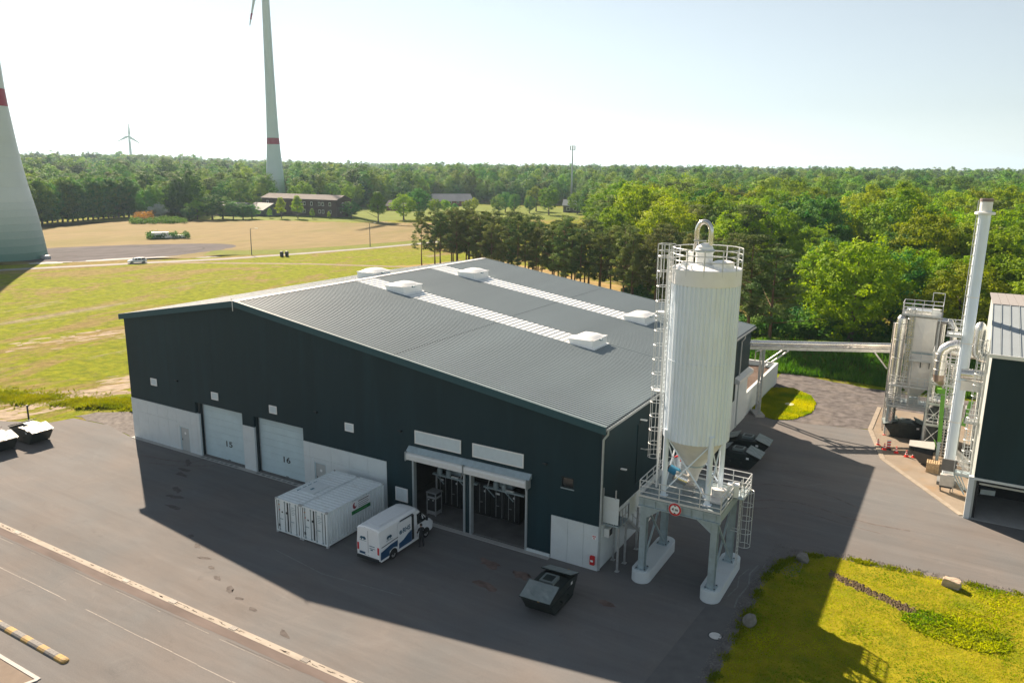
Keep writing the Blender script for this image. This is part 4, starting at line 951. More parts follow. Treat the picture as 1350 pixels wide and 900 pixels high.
# ------------------------------------------------------------------ stair and sheltered landing at the hall corner
stair = thing('steel_stair', 'galvanised steel stair and landing with white screens beside the hall corner', 'stairs', (1.1,3,0))
for x, y in ((1.14,.65),(1.12,1.95),(1.07,4.22),(.3,1.95)):
    p = MB().box(x-.06,x+.06,y-.06,y+.06,.02,3.12).build('post', GALV, stair); MB().box(x-.14,x+.14,y-.14,y+.14,.0,.02).build('foot_plate', GALV, p)
MB().box(.05,1.22,.5,2.05,3.12,3.22).build('landing', GALVD, stair)
for k in range(9):
    y = 2.15+k*.27; MB().box(.25,1.15,y,y+.25,2.98-k*.2-.03,2.98-k*.2).build('tread', GALV, stair)
MB().bar((1.18,2.05,3.1),(1.18,4.7,1.15),.05,.2).bar((.22,2.05,3.1),(.22,4.7,1.15),.05,.2).build('stringer', GALV, stair)
q = MB()
for a, b_ in (((1.2,.52,3.22),(1.2,2.05,3.22)),((1.2,2.05,3.22),(1.2,4.7,1.25)),((.05,.52,3.22),(1.2,.52,3.22))):
    a, b_ = Vector(a), Vector(b_)
    for h in (.5,1.05): q.bar(a+Vector((0,0,h)), b_+Vector((0,0,h)), .04)
    for t in (0,.33,.67,1): p = a.lerp(b_,t); q.bar(p, p+Vector((0,0,1.07)), .045)
q.build('handrail', GALV, stair)
MB().box(.06,1.16,.42,.47,3.35,5.15).build('screen_panel', CONCL, stair); MB().box(1.22,1.26,2.1,3.2,3.3,4.6).build('screen_panel', CONCL, stair)
MB().box(.04,.10,.40,.50,3.1,5.7).box(.9,.96,.40,.50,5.1,5.7).build('screen_post', GALV, stair)
ac = thing('air_conditioner', 'small white air conditioning unit under the stair landing on the hall side wall', 'air conditioner', (.25,1.1,2.2))
MB().box(.06,.42,.75,1.45,2.15,2.75).build('casing', WHITE, ac, bevel=.02); MB().box(.421,.43,.85,1.35,2.22,2.68).build('grille', INK, ac)
for y in (.85,1.35): MB().bar((.03,y,2.12),(.42,y,2.12),.04).build('bracket', GALV, ac)
MB().tube([(1.0,6.0,.1),(1.0,6.0,1.0),(1.0,7.5,1.3)], .05, 6).build('guard_pipe', GALV, stair)

# low wall with bulk material behind the hall
sb = thing('bulk_bay', 'low pale concrete retaining wall holding brown wood chips behind the hall', 'storage bay', (-1,46,0))
MB().box(-.35,-.05,38.4,54,0,2.6).box(-14,-.35,53.7,54,0,2.6).build('retaining_wall', CONCL, sb)
q = MB(); r2 = random.Random(3); V = []; F_ = []
for j in range(13):
    for i in range(13):
        u, v = i/12, j/12; V.append((-12+u*11.6, 38.7+v*14.9, 1.9+.5*noise.noise((u*3,v*3,1))-.9*max(0,.3-u)))
for j in range(12):
    for i in range(12): a = j*13+i; F_.append((a,a+1,a+14,a+13))
q.add(V,F_); q.closed_fix = False; q.build('wood_chips', mat('wood_chip', (.085,.055,.04), .95, var=.45, scale=4, bump=1., bscale=8), sb)
# ------------------------------------------------------------------ white containers
def white_container(x0, lab, sign=False, hatch=False):
    t = thing('shipping_container', lab, 'container', (x0+1.22,-3.95,0), 0, 'white containers side by side')
    x1, y0, y1, z0, z1 = x0+2.44, -7.0, -.94, .12, 2.62
    fr = MB()
    for x in (x0,x1-.14):
        for y in (y0,y1-.14): fr.box(x,x+.14,y,y+.14,0,z1+.02)
    for y in (y0,y1-.10): fr.box(x0+.14,x1-.14,y,y+.10,z0,z0+.14).box(x0+.14,x1-.14,y,y+.10,z1-.12,z1)
    for x in (x0,x1-.08): fr.box(x,x+.08,y0+.14,y1-.14,z0,z0+.14).box(x,x+.08,y0+.14,y1-.14,z1-.07,z1)
    fr.build('frame', CONTW, t)
    c = MB()
    for x in (x0-.01,x1-.16):
        for y in (y0-.01,y1-.16):
            for z in (.0,z1-.10): c.box(x,x+.17,y,y+.17,z,z+.13)
    c.build('corner_casting', mat('casting_grey', (.42,.45,.46), .6, var=.1), t)
    for xs, s in ((x0+.02,-1),(x1-.02,1)):                    # corrugated sides
        n = 20; prof = []; L_ = y1-y0-.28
        for k in range(n):
            a = y0+.14+L_*k/n; w_ = L_/n
            prof += [(a, 0), (a+w_*.34, 0), (a+w_*.44, .11), (a+w_*.90, .11)]
        prof.append((y1-.14, 0)); m_ = len(prof); q = MB()
        q.add([(xs-s*d,y,z0+.14) for y,d in prof]+[(xs-s*d,y,z1-.07) for y,d in prof], [(i,i+1,i+1+m_,i+m_) for i in range(m_-1)]); q.closed_fix = False
        q.build('side_wall', CONTW, t)
    n = 16; prof = []; L_ = y1-y0-.3; q = MB()
    for k in range(n):
        a = y0+.15+L_*k/n; w_ = L_/n; prof += [(a,0),(a+w_*.3,0),(a+w_*.42,.03),(a+w_*.88,.03)]
    prof.append((y1-.15,0)); m_ = len(prof)
    q.add([(x0+.08,y,z1-.045+d) for y,d in prof]+[(x1-.08,y,z1-.045+d) for y,d in prof], [(i,i+m_,i+1+m_,i+1) for i in range(m_-1)]); q.closed_fix = False
    q.build('roof', CONTW, t)
    MB().box(x0+.1,x1-.1,y1-.06,y1-.04,z0,z1-.1).box(x0+.1,x1-.1,y0+.1,y1-.1,z0,z0+.03).build('rear_wall', CONTW, t)
    for k in range(2):
        a = x0+.15+k*1.08; d = MB().box(a,a+1.06,y0+.03,y0+.08,z0+.15,z1-.13).build('door', CONTW, t)
        rb_ = MB()
        for j in range(5): rb_.box(a+.05,a+1.01,y0+.012,y0+.03,z0+.24+j*.43,z0+.42+j*.43)
        rb_.build('door_rib', CONTW, d)
        MB().box(a-.015,a+.015,y0+.0,y0+.031,z0+.15,z1-.13).build('door_gasket', INK, d)
        for dx in (.22,.78):
            MB().tube([(a+dx,y0-.01,z0+.1),(a+dx,y0-.01,z1-.08)], .02, 6).build('lock_rod', mat('rod_grey', (.16,.20,.22), .5, .3), d)
            MB().box(a+dx-.05,a+dx+.05,y0-.03,y0+.02,z0+.10,z0+.2).box(a+dx-.05,a+dx+.05,y0-.03,y0+.02,z1-.2,z1-.1).build('cam_keeper', GALVD, d)
        MB().box(a+.22,a+.6,y0-.04,y0-.015,1.12,1.16).build('lock_handle', GALVD, d)
        MB().box(a+1.0,a+1.045,y0+.0,y0+.03,z0+.15,z1-.13).build('door_gasket', INK, d)
    for (u, v, w_, h_, mm_) in ((.30,2.15,.12,.08,ORANGE),(.26,.50,.14,.2,INK),(.60,1.62,.13,.10,INK),(1.02,1.60,.2,.16,INK),(.33,1.75,.1,.1,RED)):
        MB().box(x0+u,x0+u+w_,y0-.004+.0,y0+.011,v,v+h_).build('sticker', mm_, t)
    tx = MB()
    for j in range(5): tx.box(x0+1.55,x0+1.55+.28+.1*(j%2),y0+.004,y0+.011,2.2-j*.13,2.24-j*.13)
    tx.build('small_print', GALVD, t)
    if sign:
        s_ = MB().box(x1+.0,x1+.03,-4.55,-2.55,1.50,2.45).build('sign_panel', WHITE, t)
        MB().box(x1+.031,x1+.036,-4.55,-2.55,1.50,1.78).build('green_band', mat('sign_green', (.01,.18,.05), .5), s_)
        MB().prism([(-4.22+.20*math.cos(i*math.pi/9),2.12+.23*math.sin(i*math.pi/9)) for i in range(18)], x1+.031, x1+.036, 'X').build('logo_disc', mat('logo_dark_red', (.30,.04,.05), .5), s_)
        MB().prism([(-4.12+.12*math.cos(i*math.pi/6),2.20+.16*math.sin(i*math.pi/6)) for i in range(12)], x1+.037, x1+.041, 'X').build('logo_flame', WHITE, s_)
        tl = MB()
        for j in range(4): tl.box(x1+.031,x1+.036,-3.85,-2.72-.12*(j%2),2.30-j*.14,2.33-j*.14+(.03 if j == 0 else 0))
        tl.build('print_lines', INK, s_); tl = MB().box(x1+.037,x1+.040,-4.2,-2.9,1.61,1.66); tl.build('green_print', mat('print_light_green', (.1,.45,.12), .5), s_)
    if hatch:
        h_ = MB().box(x0+.5,x0+1.9,-5.2,-3.3,z1+.0,z1+.03).build('roof_hatch', CONTW, t)
        q = MB()
        for j in range(4): q.box(x0+.46,x0+.50,-5.3+j*.55,-4.95+j*.55,z1,z1+.05)
        q.box(x0+1.15,x0+1.3,-4.7,-4.4,z1+.03,z1+.06); q.build('roof_fitting', mat('fitting_blue', (.08,.22,.28), .5), h_)
white_container(-22.03, 'left of two white steel containers, with a roof hatch', hatch=True)
white_container(-19.52, 'right of two white steel containers, carrying a white and green banner', sign=True)
cb = thing('cable_reel', 'small dark cable coil on the asphalt at the left container corner', 'reel', (-22.35,-6.3,0))
MB().lathe((-22.35,-6.2,.02), [(.10,0),(.24,.0),(.24,.28),(.10,.28)], 14).build('coil', BLACK, cb); MB().lathe((-22.35,-6.2,.02), [(.1,.28),(.1,.4),(.03,.42)], 10).build('hub', GALVD, cb)

# ------------------------------------------------------------------ van
van = thing('delivery_van', 'white high roof van with blue flanks and open sliding door beside the containers', 'van', (-13.35,-4.1,0))
vx, vy = -13.35, -4.1
SEC = [ # y, floor z, half width sill, waist, roof; roof z
 (-3.0, .42, .94, .98, .84, 2.52), (-2.92,.36,.96,1.0,.88,2.60), (-1.5,.34,.98,1.01,.89,2.63),(0.,.34,.98,1.01,.89,2.63),(.9,.34,.98,1.01,.88,2.60),
 (1.28,.34,.98,1.01,.84,2.50),(1.55,.34,.98,1.0,.80,2.28),(1.85,.34,.97,.98,.80,1.96),(2.12,.34,.97,.97,.82,1.66),(2.3,.34,.97,.97,.86,1.42),(2.62,.34,.95,.96,.84,1.26),(2.86,.38,.92,.93,.80,1.10),(2.99,.44,.84,.86,.74,.92)]
q = MB(); ring_ = []
for (y, zf, a, b_, c, zr) in SEC:
    pts = [(-a,zf),(-b_,max(zf+.35,min(1.1,zr*.62))),(-b_*.985,min(zr-.22,1.45) if zr > 1.7 else zr*.80),(-c-.05*(zr>2),zr-.16 if zr > 1.7 else zr-.05),(-c+.12,zr-.03),(0,zr+(.02 if zr > 2 else .015))]
    pts = pts + [(-x, z) for x, z in reversed(pts[:-1])]
    ring_.append([(vx+x, vy+y, z) for x, z in pts])
nn = len(ring_[0]); V = [p for r in ring_ for p in r]; F_ = []
for i in range(len(SEC)-1):
    for k in range(nn-1): a = i*nn+k; F_.append((a,a+1,a+1+nn,a+nn))
    F_.append((i*nn+nn-1, i*nn, (i+1)*nn, (i+1)*nn+nn-1))
F_.append(tuple(range(nn))); F_.append(tuple((len(SEC)-1)*nn+k for k in reversed(range(nn))))
q.add(V, F_); body = q.build('body', VANW, van, smooth=28.)
# windscreen, side windows
from mathutils.bvhtree import BVHTree
BV = BVHTree.FromPolygons([Vector(p) for p in V], F_)
def onbody(poly, axis, s, name, m, e=.03, parent=None):
    """poly in (u,v): (y,z) for a flank, (x,z) for the ends; laid on the body surface"""
    bm = bmesh.new(); far = 3.5
    vs_ = [bm.verts.new((vx+s*2.0, a_, b_) if axis == 'X' else (a_, vy+s*far, b_)) for a_, b_ in poly]; bm.faces.new(vs_)
    us = [p[0] for p in poly]; zs2 = [p[1] for p in poly]
    for t in np.arange(.05,1,.05):
        c = min(us)+(max(us)-min(us))*t; bmesh.ops.bisect_plane(bm, geom=bm.verts[:]+bm.edges[:]+bm.faces[:], plane_co=(c,c,0), plane_no=(0,1,0) if axis == 'X' else (1,0,0))
        c = min(zs2)+(max(zs2)-min(zs2))*t; bmesh.ops.bisect_plane(bm, geom=bm.verts[:]+bm.edges[:]+bm.faces[:], plane_co=(0,0,c), plane_no=(0,0,1))
    d = Vector((-s,0,0)) if axis == 'X' else Vector((0,-s,0))
    for v in bm.verts:
        h = BV.ray_cast(v.co, d)
        if h[0] is not None: v.co = h[0]-d*e
    bmesh.ops.triangulate(bm, faces=bm.faces)
    bmesh.ops.recalc_face_normals(bm, faces=bm.faces); me = bpy.data.meshes.new(name); bm.to_mesh(me); bm.free(); me.materials.append(m)
    for p in me.polygons: p.use_smooth = True
    me.transform(rootmat(parent or van).inverted()); o = bpy.data.objects.new(name, me); col.objects.link(o); o.parent = parent or van; return o
onbody([(vx-.80,1.60),(vx+.80,1.60),(vx+.70,2.36),(vx-.70,2.36)], 'Y', 1, 'windscreen', GLASS)
for s in (-1,1):
    X_ = vx+s*.995
    onbody([(vy+1.0,1.40),(vy+2.06,1.40),(vy+1.98,1.58),(vy+1.62,2.06),(vy+1.48,2.16),(vy+1.0,2.16)], 'X', s, 'side_window', GLASS)
    MB().rbox((vx+s*1.12,vy+1.95,1.55),(.16,.10,.30)).build('mirror', INK, van)
    MB().box(min(X_,X_+s*.012),max(X_,X_+s*.012),vy+.98,vy+1.0,.5,2.2).build('door_gap', INK, van)
    for wy in (-1.62,2.02):
        w_ = thing  # wheels
        wh = MB().tube([(vx+s*.72,vy+wy,.34),(vx+s*.99,vy+wy,.34)], .34, 20).build('wheel', BLACK, van, smooth=True)
        MB().tube([(vx+s*.985,vy+wy,.34),(vx+s*1.0,vy+wy,.34)], .20, 14).build('rim', mat('wheel_rim', (.45,.46,.47), .35, .6), wh)
        MB().tube([(vx+s*.999,vy+wy,.34),(vx+s*1.008,vy+wy,.34)], .07, 8).build('hub', INK, wh)
        MB().prism([(vy+wy+.41*math.cos(a), .36+.41*math.sin(a)) for a in np.linspace(0,math.pi,12)], vx+s*.95, vx+s*1.002, 'X').build('wheel_arch', BLACK, van)
    MB().box(min(vx+s*.97,vx+s*1.0),max(vx+s*.97,vx+s*1.0),vy-2.9,vy-2.1,.30,.42).box(min(vx+s*.97,vx+s*1.0),max(vx+s*.97,vx+s*1.0),vy-1.15,vy+1.55,.28,.36).build('sill', WHITE, van)
    MB().rbox((vx+s*.80,vy+2.86,.80),(.20,.20,.24),s*R(-30)).build('headlight', mat('lamp_glass', (.6,.62,.62), .1), van)
    MB().box(vx+s*.86-.07,vx+s*.86+.07,vy-3.02,vy-2.98,.85,1.35).build('tail_light', RED, van)
MB().box(vx-.92,vx+.92,vy-3.10,vy-2.96,.30,.52).build('rear_bumper', INK, van, bevel=.02); MB().box(vx-.82,vx+.82,vy+2.86,vy+3.03,.34,.62).build('front_bumper', INK, van, bevel=.02)
MB().box(vx-.55,vx+.55,vy+2.93,vy+3.0,.70,.86).build('grille', INK, van)
MB().box(vx-.006,vx+.006,vy-3.012,vy-2.99,.6,2.35).build('door_gap', INK, van); MB().box(vx-.3,vx+.3,vy-2.99,vy-2.93,2.47,2.54).build('brake_light', INK, van)
MB().box(vx-.26,vx+.26,vy-3.02,vy-3.0,.66,.77).build('number_plate', WHITE, van); MB().box(vx-.75,vx-.2,vy-3.012,vy-2.995,.62,.78).build('door_print', VANB, van)
# blue wave on the right flank, sliding door slid back half a metre
FX = vx+1.012
onbody([(vy-2.93,.45),(vy-2.05,.45),(vy-2.02,.75),(vy-1.62,.86),(vy-1.22,.75),(vy-1.2,1.22),(vy-1.9,1.20),(vy-2.93,1.02)], 'X', 1, 'blue_film', VANB)
MB().prism([(vy-1.22,.42),(vy-1.2,1.22),(vy-2.95,1.02),(vy-2.95,.93),(vy-1.5,1.10),(vy-1.3,.42)], FX-.03, FX+.004, 'X').build('black_rail', INK, van) if False else None
onbody([(vy-2.85,1.30),(vy-1.15,1.38),(vy-1.15,1.43),(vy-2.85,1.35)], 'X', 1, 'door_rail', INK)
sdx = FX+.07
sd = MB().box(FX+.02,sdx,vy-1.17,vy+.30,.50,2.36).build('sliding_door', VANW, van, bevel=.02)
MB().prism([(vy-1.12,.54),(vy+.26,.54),(vy+.26,1.36),(vy-.1,1.28),(vy-.62,1.02),(vy-1.12,.92)], sdx, sdx+.008, 'X').build('blue_film', VANB, sd)
text('RHS', .46, (sdx+.008, vy-.30, 1.67), RIGHTF, mat('logo_ink', (.02,.09,.15), .4), sd, 'lettering', width=.82, bold=.012)
q = MB()
q.ring((sdx+.012, vy-.93, 1.67), .12, .028, 12, axis='X', seg=4); q.box(sdx+.004,sdx+.02,vy-.95,vy-.91,1.53,1.81).box(sdx+.004,sdx+.02,vy-1.07,vy-.80,1.65,1.69); q.build('emblem', MATS['logo_ink'], sd)
MB().box(sdx,sdx+.006,vy-.02,vy+.22,1.36,1.40).build('small_print', GALVD, sd)
MB().box(FX-.03,FX+.006,vy+.32,vy+.62,.52,2.34).build('door_opening', DARK, van); MB().box(FX-.02,FX+.02,vy-.9,vy+.5,2.40,2.45).build('door_rail', INK, van)
def bison(loc, rot, name='animal_emblem'):
    P = [(-.26,-.10),(-.22,.06),(-.10,.12),(.02,.10),(.12,.13),(.22,.08),(.27,0),(.25,-.08),(.18,-.05),(.13,-.13),(.08,-.13),(.07,-.03),(-.06,-.03),(-.10,-.14),(-.16,-.14),(-.16,-.02),(-.22,-.06)]
    q = MB(); vs_ = [rot @ Vector((a,b_,0)) for a,b_ in P]; n = rot @ Vector((0,0,1))
    A = [tuple(Vector(loc)+v+n*.006) for v in vs_]; B_ = [tuple(Vector(loc)+v-n*.004) for v in vs_]; k = len(P)
    q.add(A+B_, [tuple(range(k)), tuple(reversed(range(k,2*k)))]+[(i,(i+1)%k,(i+1)%k+k,i+k) for i in range(k)])
    return q.build(name, MATS['logo_ink'], van)
bison((FX+.004,vy-2.05,1.78), RIGHTF); MB().box(FX,FX+.006,vy-2.35,vy-1.72,1.55,1.60).build('small_print', GALVD, van)
bison((vx-.45,vy-3.005,1.75), FRONT); MB().box(vx-.72,vx-.15,vy-3.008,vy-3.0,1.55,1.59).build('small_print', GALVD, van)
MB().box(vx+.10,vx+.55,vy-3.012,vy-3.0,1.30,1.34).box(vx+.1,vx+.6,vy-3.012,vy-3.0,1.15,1.18).box(vx+.2,vx+.4,vy-3.012,vy-3.0,1.02,1.1).build('small_print', MATS['logo_ink'], van)
MB().box(vx-.6,vx+.6,vy-2.6,vy+.5,2.63,2.645).build('roof_seam', VANW, van)

# ------------------------------------------------------------------ person beside the van
def skinned(name, joints, edges, m, parent, sub=2):
    me = bpy.data.meshes.new(name); me.from_pydata([j[0] for j in joints], edges, []); o = bpy.data.objects.new(name, me); col.objects.link(o)
    o.modifiers.new('s','SKIN'); me.skin_vertices[0] if len(me.skin_vertices) else None
    sk = me.skin_vertices[0].data
    for i, j in enumerate(joints):
        r = j[1]; sk[i].radius = (r, r) if not isinstance(r, tuple) else r
    sk[0].use_root = True
    s = o.modifiers.new('u','SUBSURF'); s.levels = sub; s.render_levels = sub
    dg = bpy.context.evaluated_depsgraph_get(); ev = o.evaluated_get(dg); m2 = bpy.data.meshes.new_from_object(ev)
    o.modifiers.clear(); o.data = m2; m2.materials.clear(); m2.materials.append(m)
    for p in m2.polygons: p.use_smooth = True
    if parent: m2.transform(Matrix.Identity(4)); o.parent = parent
    return o
SKIN = mat('skin', (.50,.27,.20), .5, var=.04); CLOTH = mat('dark_workwear', (.014,.017,.022), .85, var=.2, scale=6, bump=.3, bscale=14); HAIR = mat('dark_hair', (.025,.018,.014), .6)
per = thing('person', 'person in dark clothes holding papers beside the open van door', 'person', (-11.75,-3.45,0), R(70))
# local: facing -x ... body built facing +Y then turned
J = [((0,0,.98),(.155,.11)),((0,0,1.15),(.145,.105)),((0,.01,1.33),(.17,.115)),((0,0,1.44),(.12,.09)),((0,0,1.51),.055),((0,.01,1.56),.055),
 ((-.09,0,.90),.10),((-.11,.03,.52),.075),((-.12,-.01,.10),.052),((-.13,.10,.05),.045),((.09,0,.90),.10),((.12,-.02,.52),.075),((.15,-.08,.10),.052),((.17,.03,.05),.045),
 ((-.20,0,1.41),.065),((-.25,.03,1.15),.048),((-.17,.24,1.08),.036),((.20,0,1.41),.065),((.25,.02,1.15),.048),((.17,.24,1.10),.036)]
E_ = [(0,1),(1,2),(2,3),(3,4),(4,5),(0,6),(6,7),(7,8),(8,9),(0,10),(10,11),(11,12),(12,13),(3,14),(14,15),(15,16),(3,17),(17,18),(18,19)]
skinned('body', J, E_, CLOTH, per)
hd = MB().lathe((0,.01,1.665), [(.001,-.125),(.05,-.115),(.068,-.07),(.078,-.01),(.082,.04),(.072,.085),(.04,.115),(.001,.122)], 16)
hd.v = [(x, y*1.18, z) for x, y, z in hd.v]; h_ = hd.build('head', SKIN, None, smooth=60.); h_.parent = per
n_ = MB().add([(-.012,.10,1.675),(.012,.10,1.675),(.014,.118,1.635),(-.014,.118,1.635),(0,.09,1.62)], [(0,1,2,3),(3,2,4)]).build('nose', SKIN, None); n_.parent = h_
for s in (-1,1):
    e_ = MB().rbox((s*.03,.098,1.675),(.018,.008,.010)).build('eye', INK, None); e_.parent = h_
    e_ = MB().rbox((s*.083,.0,1.66),(.016,.03,.055)).build('ear', SKIN, None); e_.parent = h_
mo_ = MB().rbox((0,.098,1.605),(.045,.006,.009)).build('mouth', mat('lips', (.35,.12,.10), .5), None); mo_.parent = h_
hr = MB().lathe((0,-.008,1.685), [(.088,-.03),(.092,.02),(.08,.075),(.045,.112),(.001,.122)], 16); hr.v = [(x, y*1.18-.008, z) for x, y, z in hr.v]
hr = hr.build('hair', HAIR, None, smooth=60.); hr.parent = per
for s in (-1,1):
    wx_, wy_, wz_ = s*.17, .24, 1.09
    HJ = [((wx_,wy_,wz_),.028),((wx_-s*.01,wy_+.05,wz_),(.036,.016)),((wx_-s*.015,wy_+.095,wz_),(.038,.014))]; HE = [(0,1),(1,2)]
    for k, (dx, L_) in enumerate(((-.028,.065),(-.010,.075),(.010,.070),(.027,.055))):
        i0 = len(HJ); HJ += [((wx_-s*.015+dx,wy_+.13,wz_-.004),.009),((wx_-s*.018+dx,wy_+.13+L_*.45,wz_-.02),.008),((wx_-s*.02+dx,wy_+.13+L_*.6,wz_-.045),.007)]; HE += [(2,i0),(i0,i0+1),(i0+1,i0+2)]
    i0 = len(HJ); HJ += [((wx_-s*.05,wy_+.07,wz_+.012),.011),((wx_-s*.062,wy_+.11,wz_+.02),.009)]; HE += [(1,i0),(i0,i0+1)]
    skinned('hand', HJ, HE, SKIN, per, 1)
pp = thing('papers', 'sheets of white paper held by the person beside the van', 'papers', (-11.95,-3.45,1.1))
MB().rbox((-12.10,-3.34,1.13),(.30,.24,.006),R(75),R(18)).rbox((-12.12,-3.38,1.12),(.30,.22,.006),R(60),R(14)).build('sheet', WHITE, pp)

# ------------------------------------------------------------------ skips
def make_skip(name, lab, loc, rz, lidm, white=(1,), group='closed steel skips with sloping lids'):
    """long axis = local Y, 4.1 m, 1.9 m wide"""
    t = thing(name, lab, 'skip', loc, rz, group); W = .95
    def B(q, nm, m, par=None, **k):
        o = q.build(nm, m, None, **k); o.parent = par or t; return o
    side = [(-1.25,.12),(1.25,.12),(2.05,1.20),(1.98,1.24),(.78,1.70),(-.78,1.70),(-1.98,1.24),(-2.05,1.20)]
    body_ = B(MB().prism([(y,z) for y,z in side[:2]]+[(2.02,1.17),(.80,1.40),(-.80,1.40),(-2.02,1.17)], -W, W, 'X'), 'body', SKIPM)
    rb_ = MB()
    for s in (-1,1):
        rb_.prism([(-1.25,.12),(1.25,.12),(1.33,.22),(-1.33,.22)], s*W, s*(W+.04), 'X'); rb_.prism([(-1.8,.86),(1.8,.86),(1.84,.94),(-1.84,.94)], s*W, s*(W+.03), 'X')
        for y in (-.5,.5): rb_.tube([(s*W,y,.62),(s*(W+.16),y,.62)], .06, 8)
    B(rb_, 'side_rib', SKIPM)
    B(MB().box(-W+.1,-W+.25,-1.1,1.1,0,.12).box(W-.25,W-.1,-1.1,1.1,0,.12), 'runner', SKIPM)
    for s in (-1,1):
        q = MB(); n1, n2 = 8, 6; V = []; F_ = []; rr = random.Random(int(abs(loc[0]*7))+s)
        for j in range(n2+1):
            for i in range(n1+1):
                u, v = i/n1, j/n2; e = 0 if i in (0,n1) or j in (0,n2) else rr.uniform(-.022,.022)
                V.append((-W-.04+u*(2*W+.08), s*(.80+v*1.30), 1.70-v*.45+e+.03))
        for j in range(n2):
            for i in range(n1): a = j*(n1+1)+i; F_.append((a,a+1,a+n1+2,a+n1+1) if s > 0 else (a,a+n1+1,a+n1+2,a+1))
        q.add(V,F_); q.closed_fix = False; l = B(q, 'lid', lidm)
        e = MB(); e.bar((-W-.04,s*2.10,1.25),(W+.04,s*2.10,1.25),.05).bar((-W-.04,s*.80,1.70),(W+.04,s*.80,1.70),.05)
        for x in (-W-.04,W+.04): e.bar((x,s*.80,1.70),(x,s*2.10,1.25),.05)
        B(e, 'lid_frame', SKIPM, l)
        B(MB().box(.2,.34,s*2.13,s*2.14+.01,1.22,1.30), 'reflector', YEL, l)
    B(MB().box(-W,W,-.78,.78,1.40,1.43), 'top_deck', SKIPM)
    hb_ = B(MB().box(-.50,.40,-.50,.50,1.43,1.66), 'hatch', TARP)
    B(MB().box(-.36,.26,-.34,.34,1.661,1.67), 'hatch_cover', SKIPM, hb_)
    for s in white:
        B(MB().box(W+.04,W+.048,s*1.0-.12,s*1.0+.12,1.02,1.2) if s > 0 else MB().box(-W-.048,-W-.04,-.12+s*1.0,.12+s*1.0,1.02,1.2), 'tag', WHITE)
    return t
make_skip('waste_skip','dark closed skip alone on the shaded asphalt in front of the hall',(-.88,-5.0,0),R(2),TARP)
make_skip('waste_skip','nearer of two black closed skips beside the hall, behind the silo',(3.0,23.9,0),R(-90),TARP)
make_skip('waste_skip','farther of two black closed skips beside the hall, behind the silo',(2.9,27.6,0),R(-88),TARP)
make_skip('waste_skip','pale lidded skip next to the black post at the yard edge',(-56.0,-5.75,0),R(-90),TARP_SUNLIT)
make_skip('waste_skip','pale lidded skip cut by the left frame edge',(-56.3,-8.75,0),R(-91),TARP_SUNLIT)
make_skip('waste_skip','dark skip standing under the filter tower',(15.2,40.9,.02),R(-80),TARP)
bp_ = thing('marker_post', 'thin black post beside the skips at the yard edge', 'post', (-60.5,-3.6,0)); MB().box(-60.56,-60.44,-3.66,-3.54,0,2.1).build('post', INK, bp_)

# ------------------------------------------------------------------ small yard things
def boulder(loc, s, seed, lab, slab=False):
    bm = bmesh.new(); bmesh.ops.create_icosphere(bm, subdivisions=3, radius=1)
    for v in bm.verts:
        p = v.co.copy()
        if slab: p = Vector((max(-.8,min(.8,p.x*1.3)), max(-.8,min(.8,p.y*1.3)), max(-.75,min(.75,p.z*1.3))))
        k = 1+.28*noise.noise(p*1.3+Vector((seed,0,0)))+.08*noise.noise(p*4+Vector((seed,5,0)))
        v.co = Vector((p.x*s[0]*k, p.y*s[1]*k, p.z*s[2]*k))
    me = bpy.data.meshes.new('boulder'); bm.to_mesh(me); bm.free(); me.materials.append(STONE if not slab else mat('sandstone', (.42,.34,.26), .9, var=.2, bump=.4, bscale=7))
    for p in me.polygons: p.use_smooth = not slab
    o = bpy.data.objects.new('boulder', me); col.objects.link(o); o.location = loc; o.rotation_euler = (0,0,seed); return tag(o, lab, 'boulder')
boulder((10.15,-1.0,.28),(.42,.34,.44),1.1,'grey boulder between the asphalt edge and the shaded grass')
boulder((11.35,8.6,.22),(.50,.40,.34),2.3,'rough grey boulder at the top corner of the shaded grass')
boulder((20.15,10.1,.28),(.62,.36,.36),2.9,'squared sandstone block on the grass beside the road', True)
mh = thing('manhole_cover', 'pale oval manhole cover in the asphalt left of the grass', 'manhole', (8.75,-3.1,0)); MB().lathe((8.75,-3.1,.0), [(.34,.004),(.34,.016),(.28,.02),(.01,.02)], 24, False, True).build('cover', mat('cover_concrete', (.62,.62,.60), .8, var=.1), mh); MB().lathe((8.75,-3.1,.0), [(.36,.003),(.40,.010),(.44,.003)], 24).build('rim', INK, mh)
mh = thing('manhole_cover', 'pale flat cover lying in the small round lawn', 'manhole', (3.2,45.4,.0)); MB().lathe((3.2,45.4,.02), [(.5,0),(.5,.08),(.4,.1),(.01,.1)], 20, False, True).build('cover', MATS['cover_concrete'], mh)
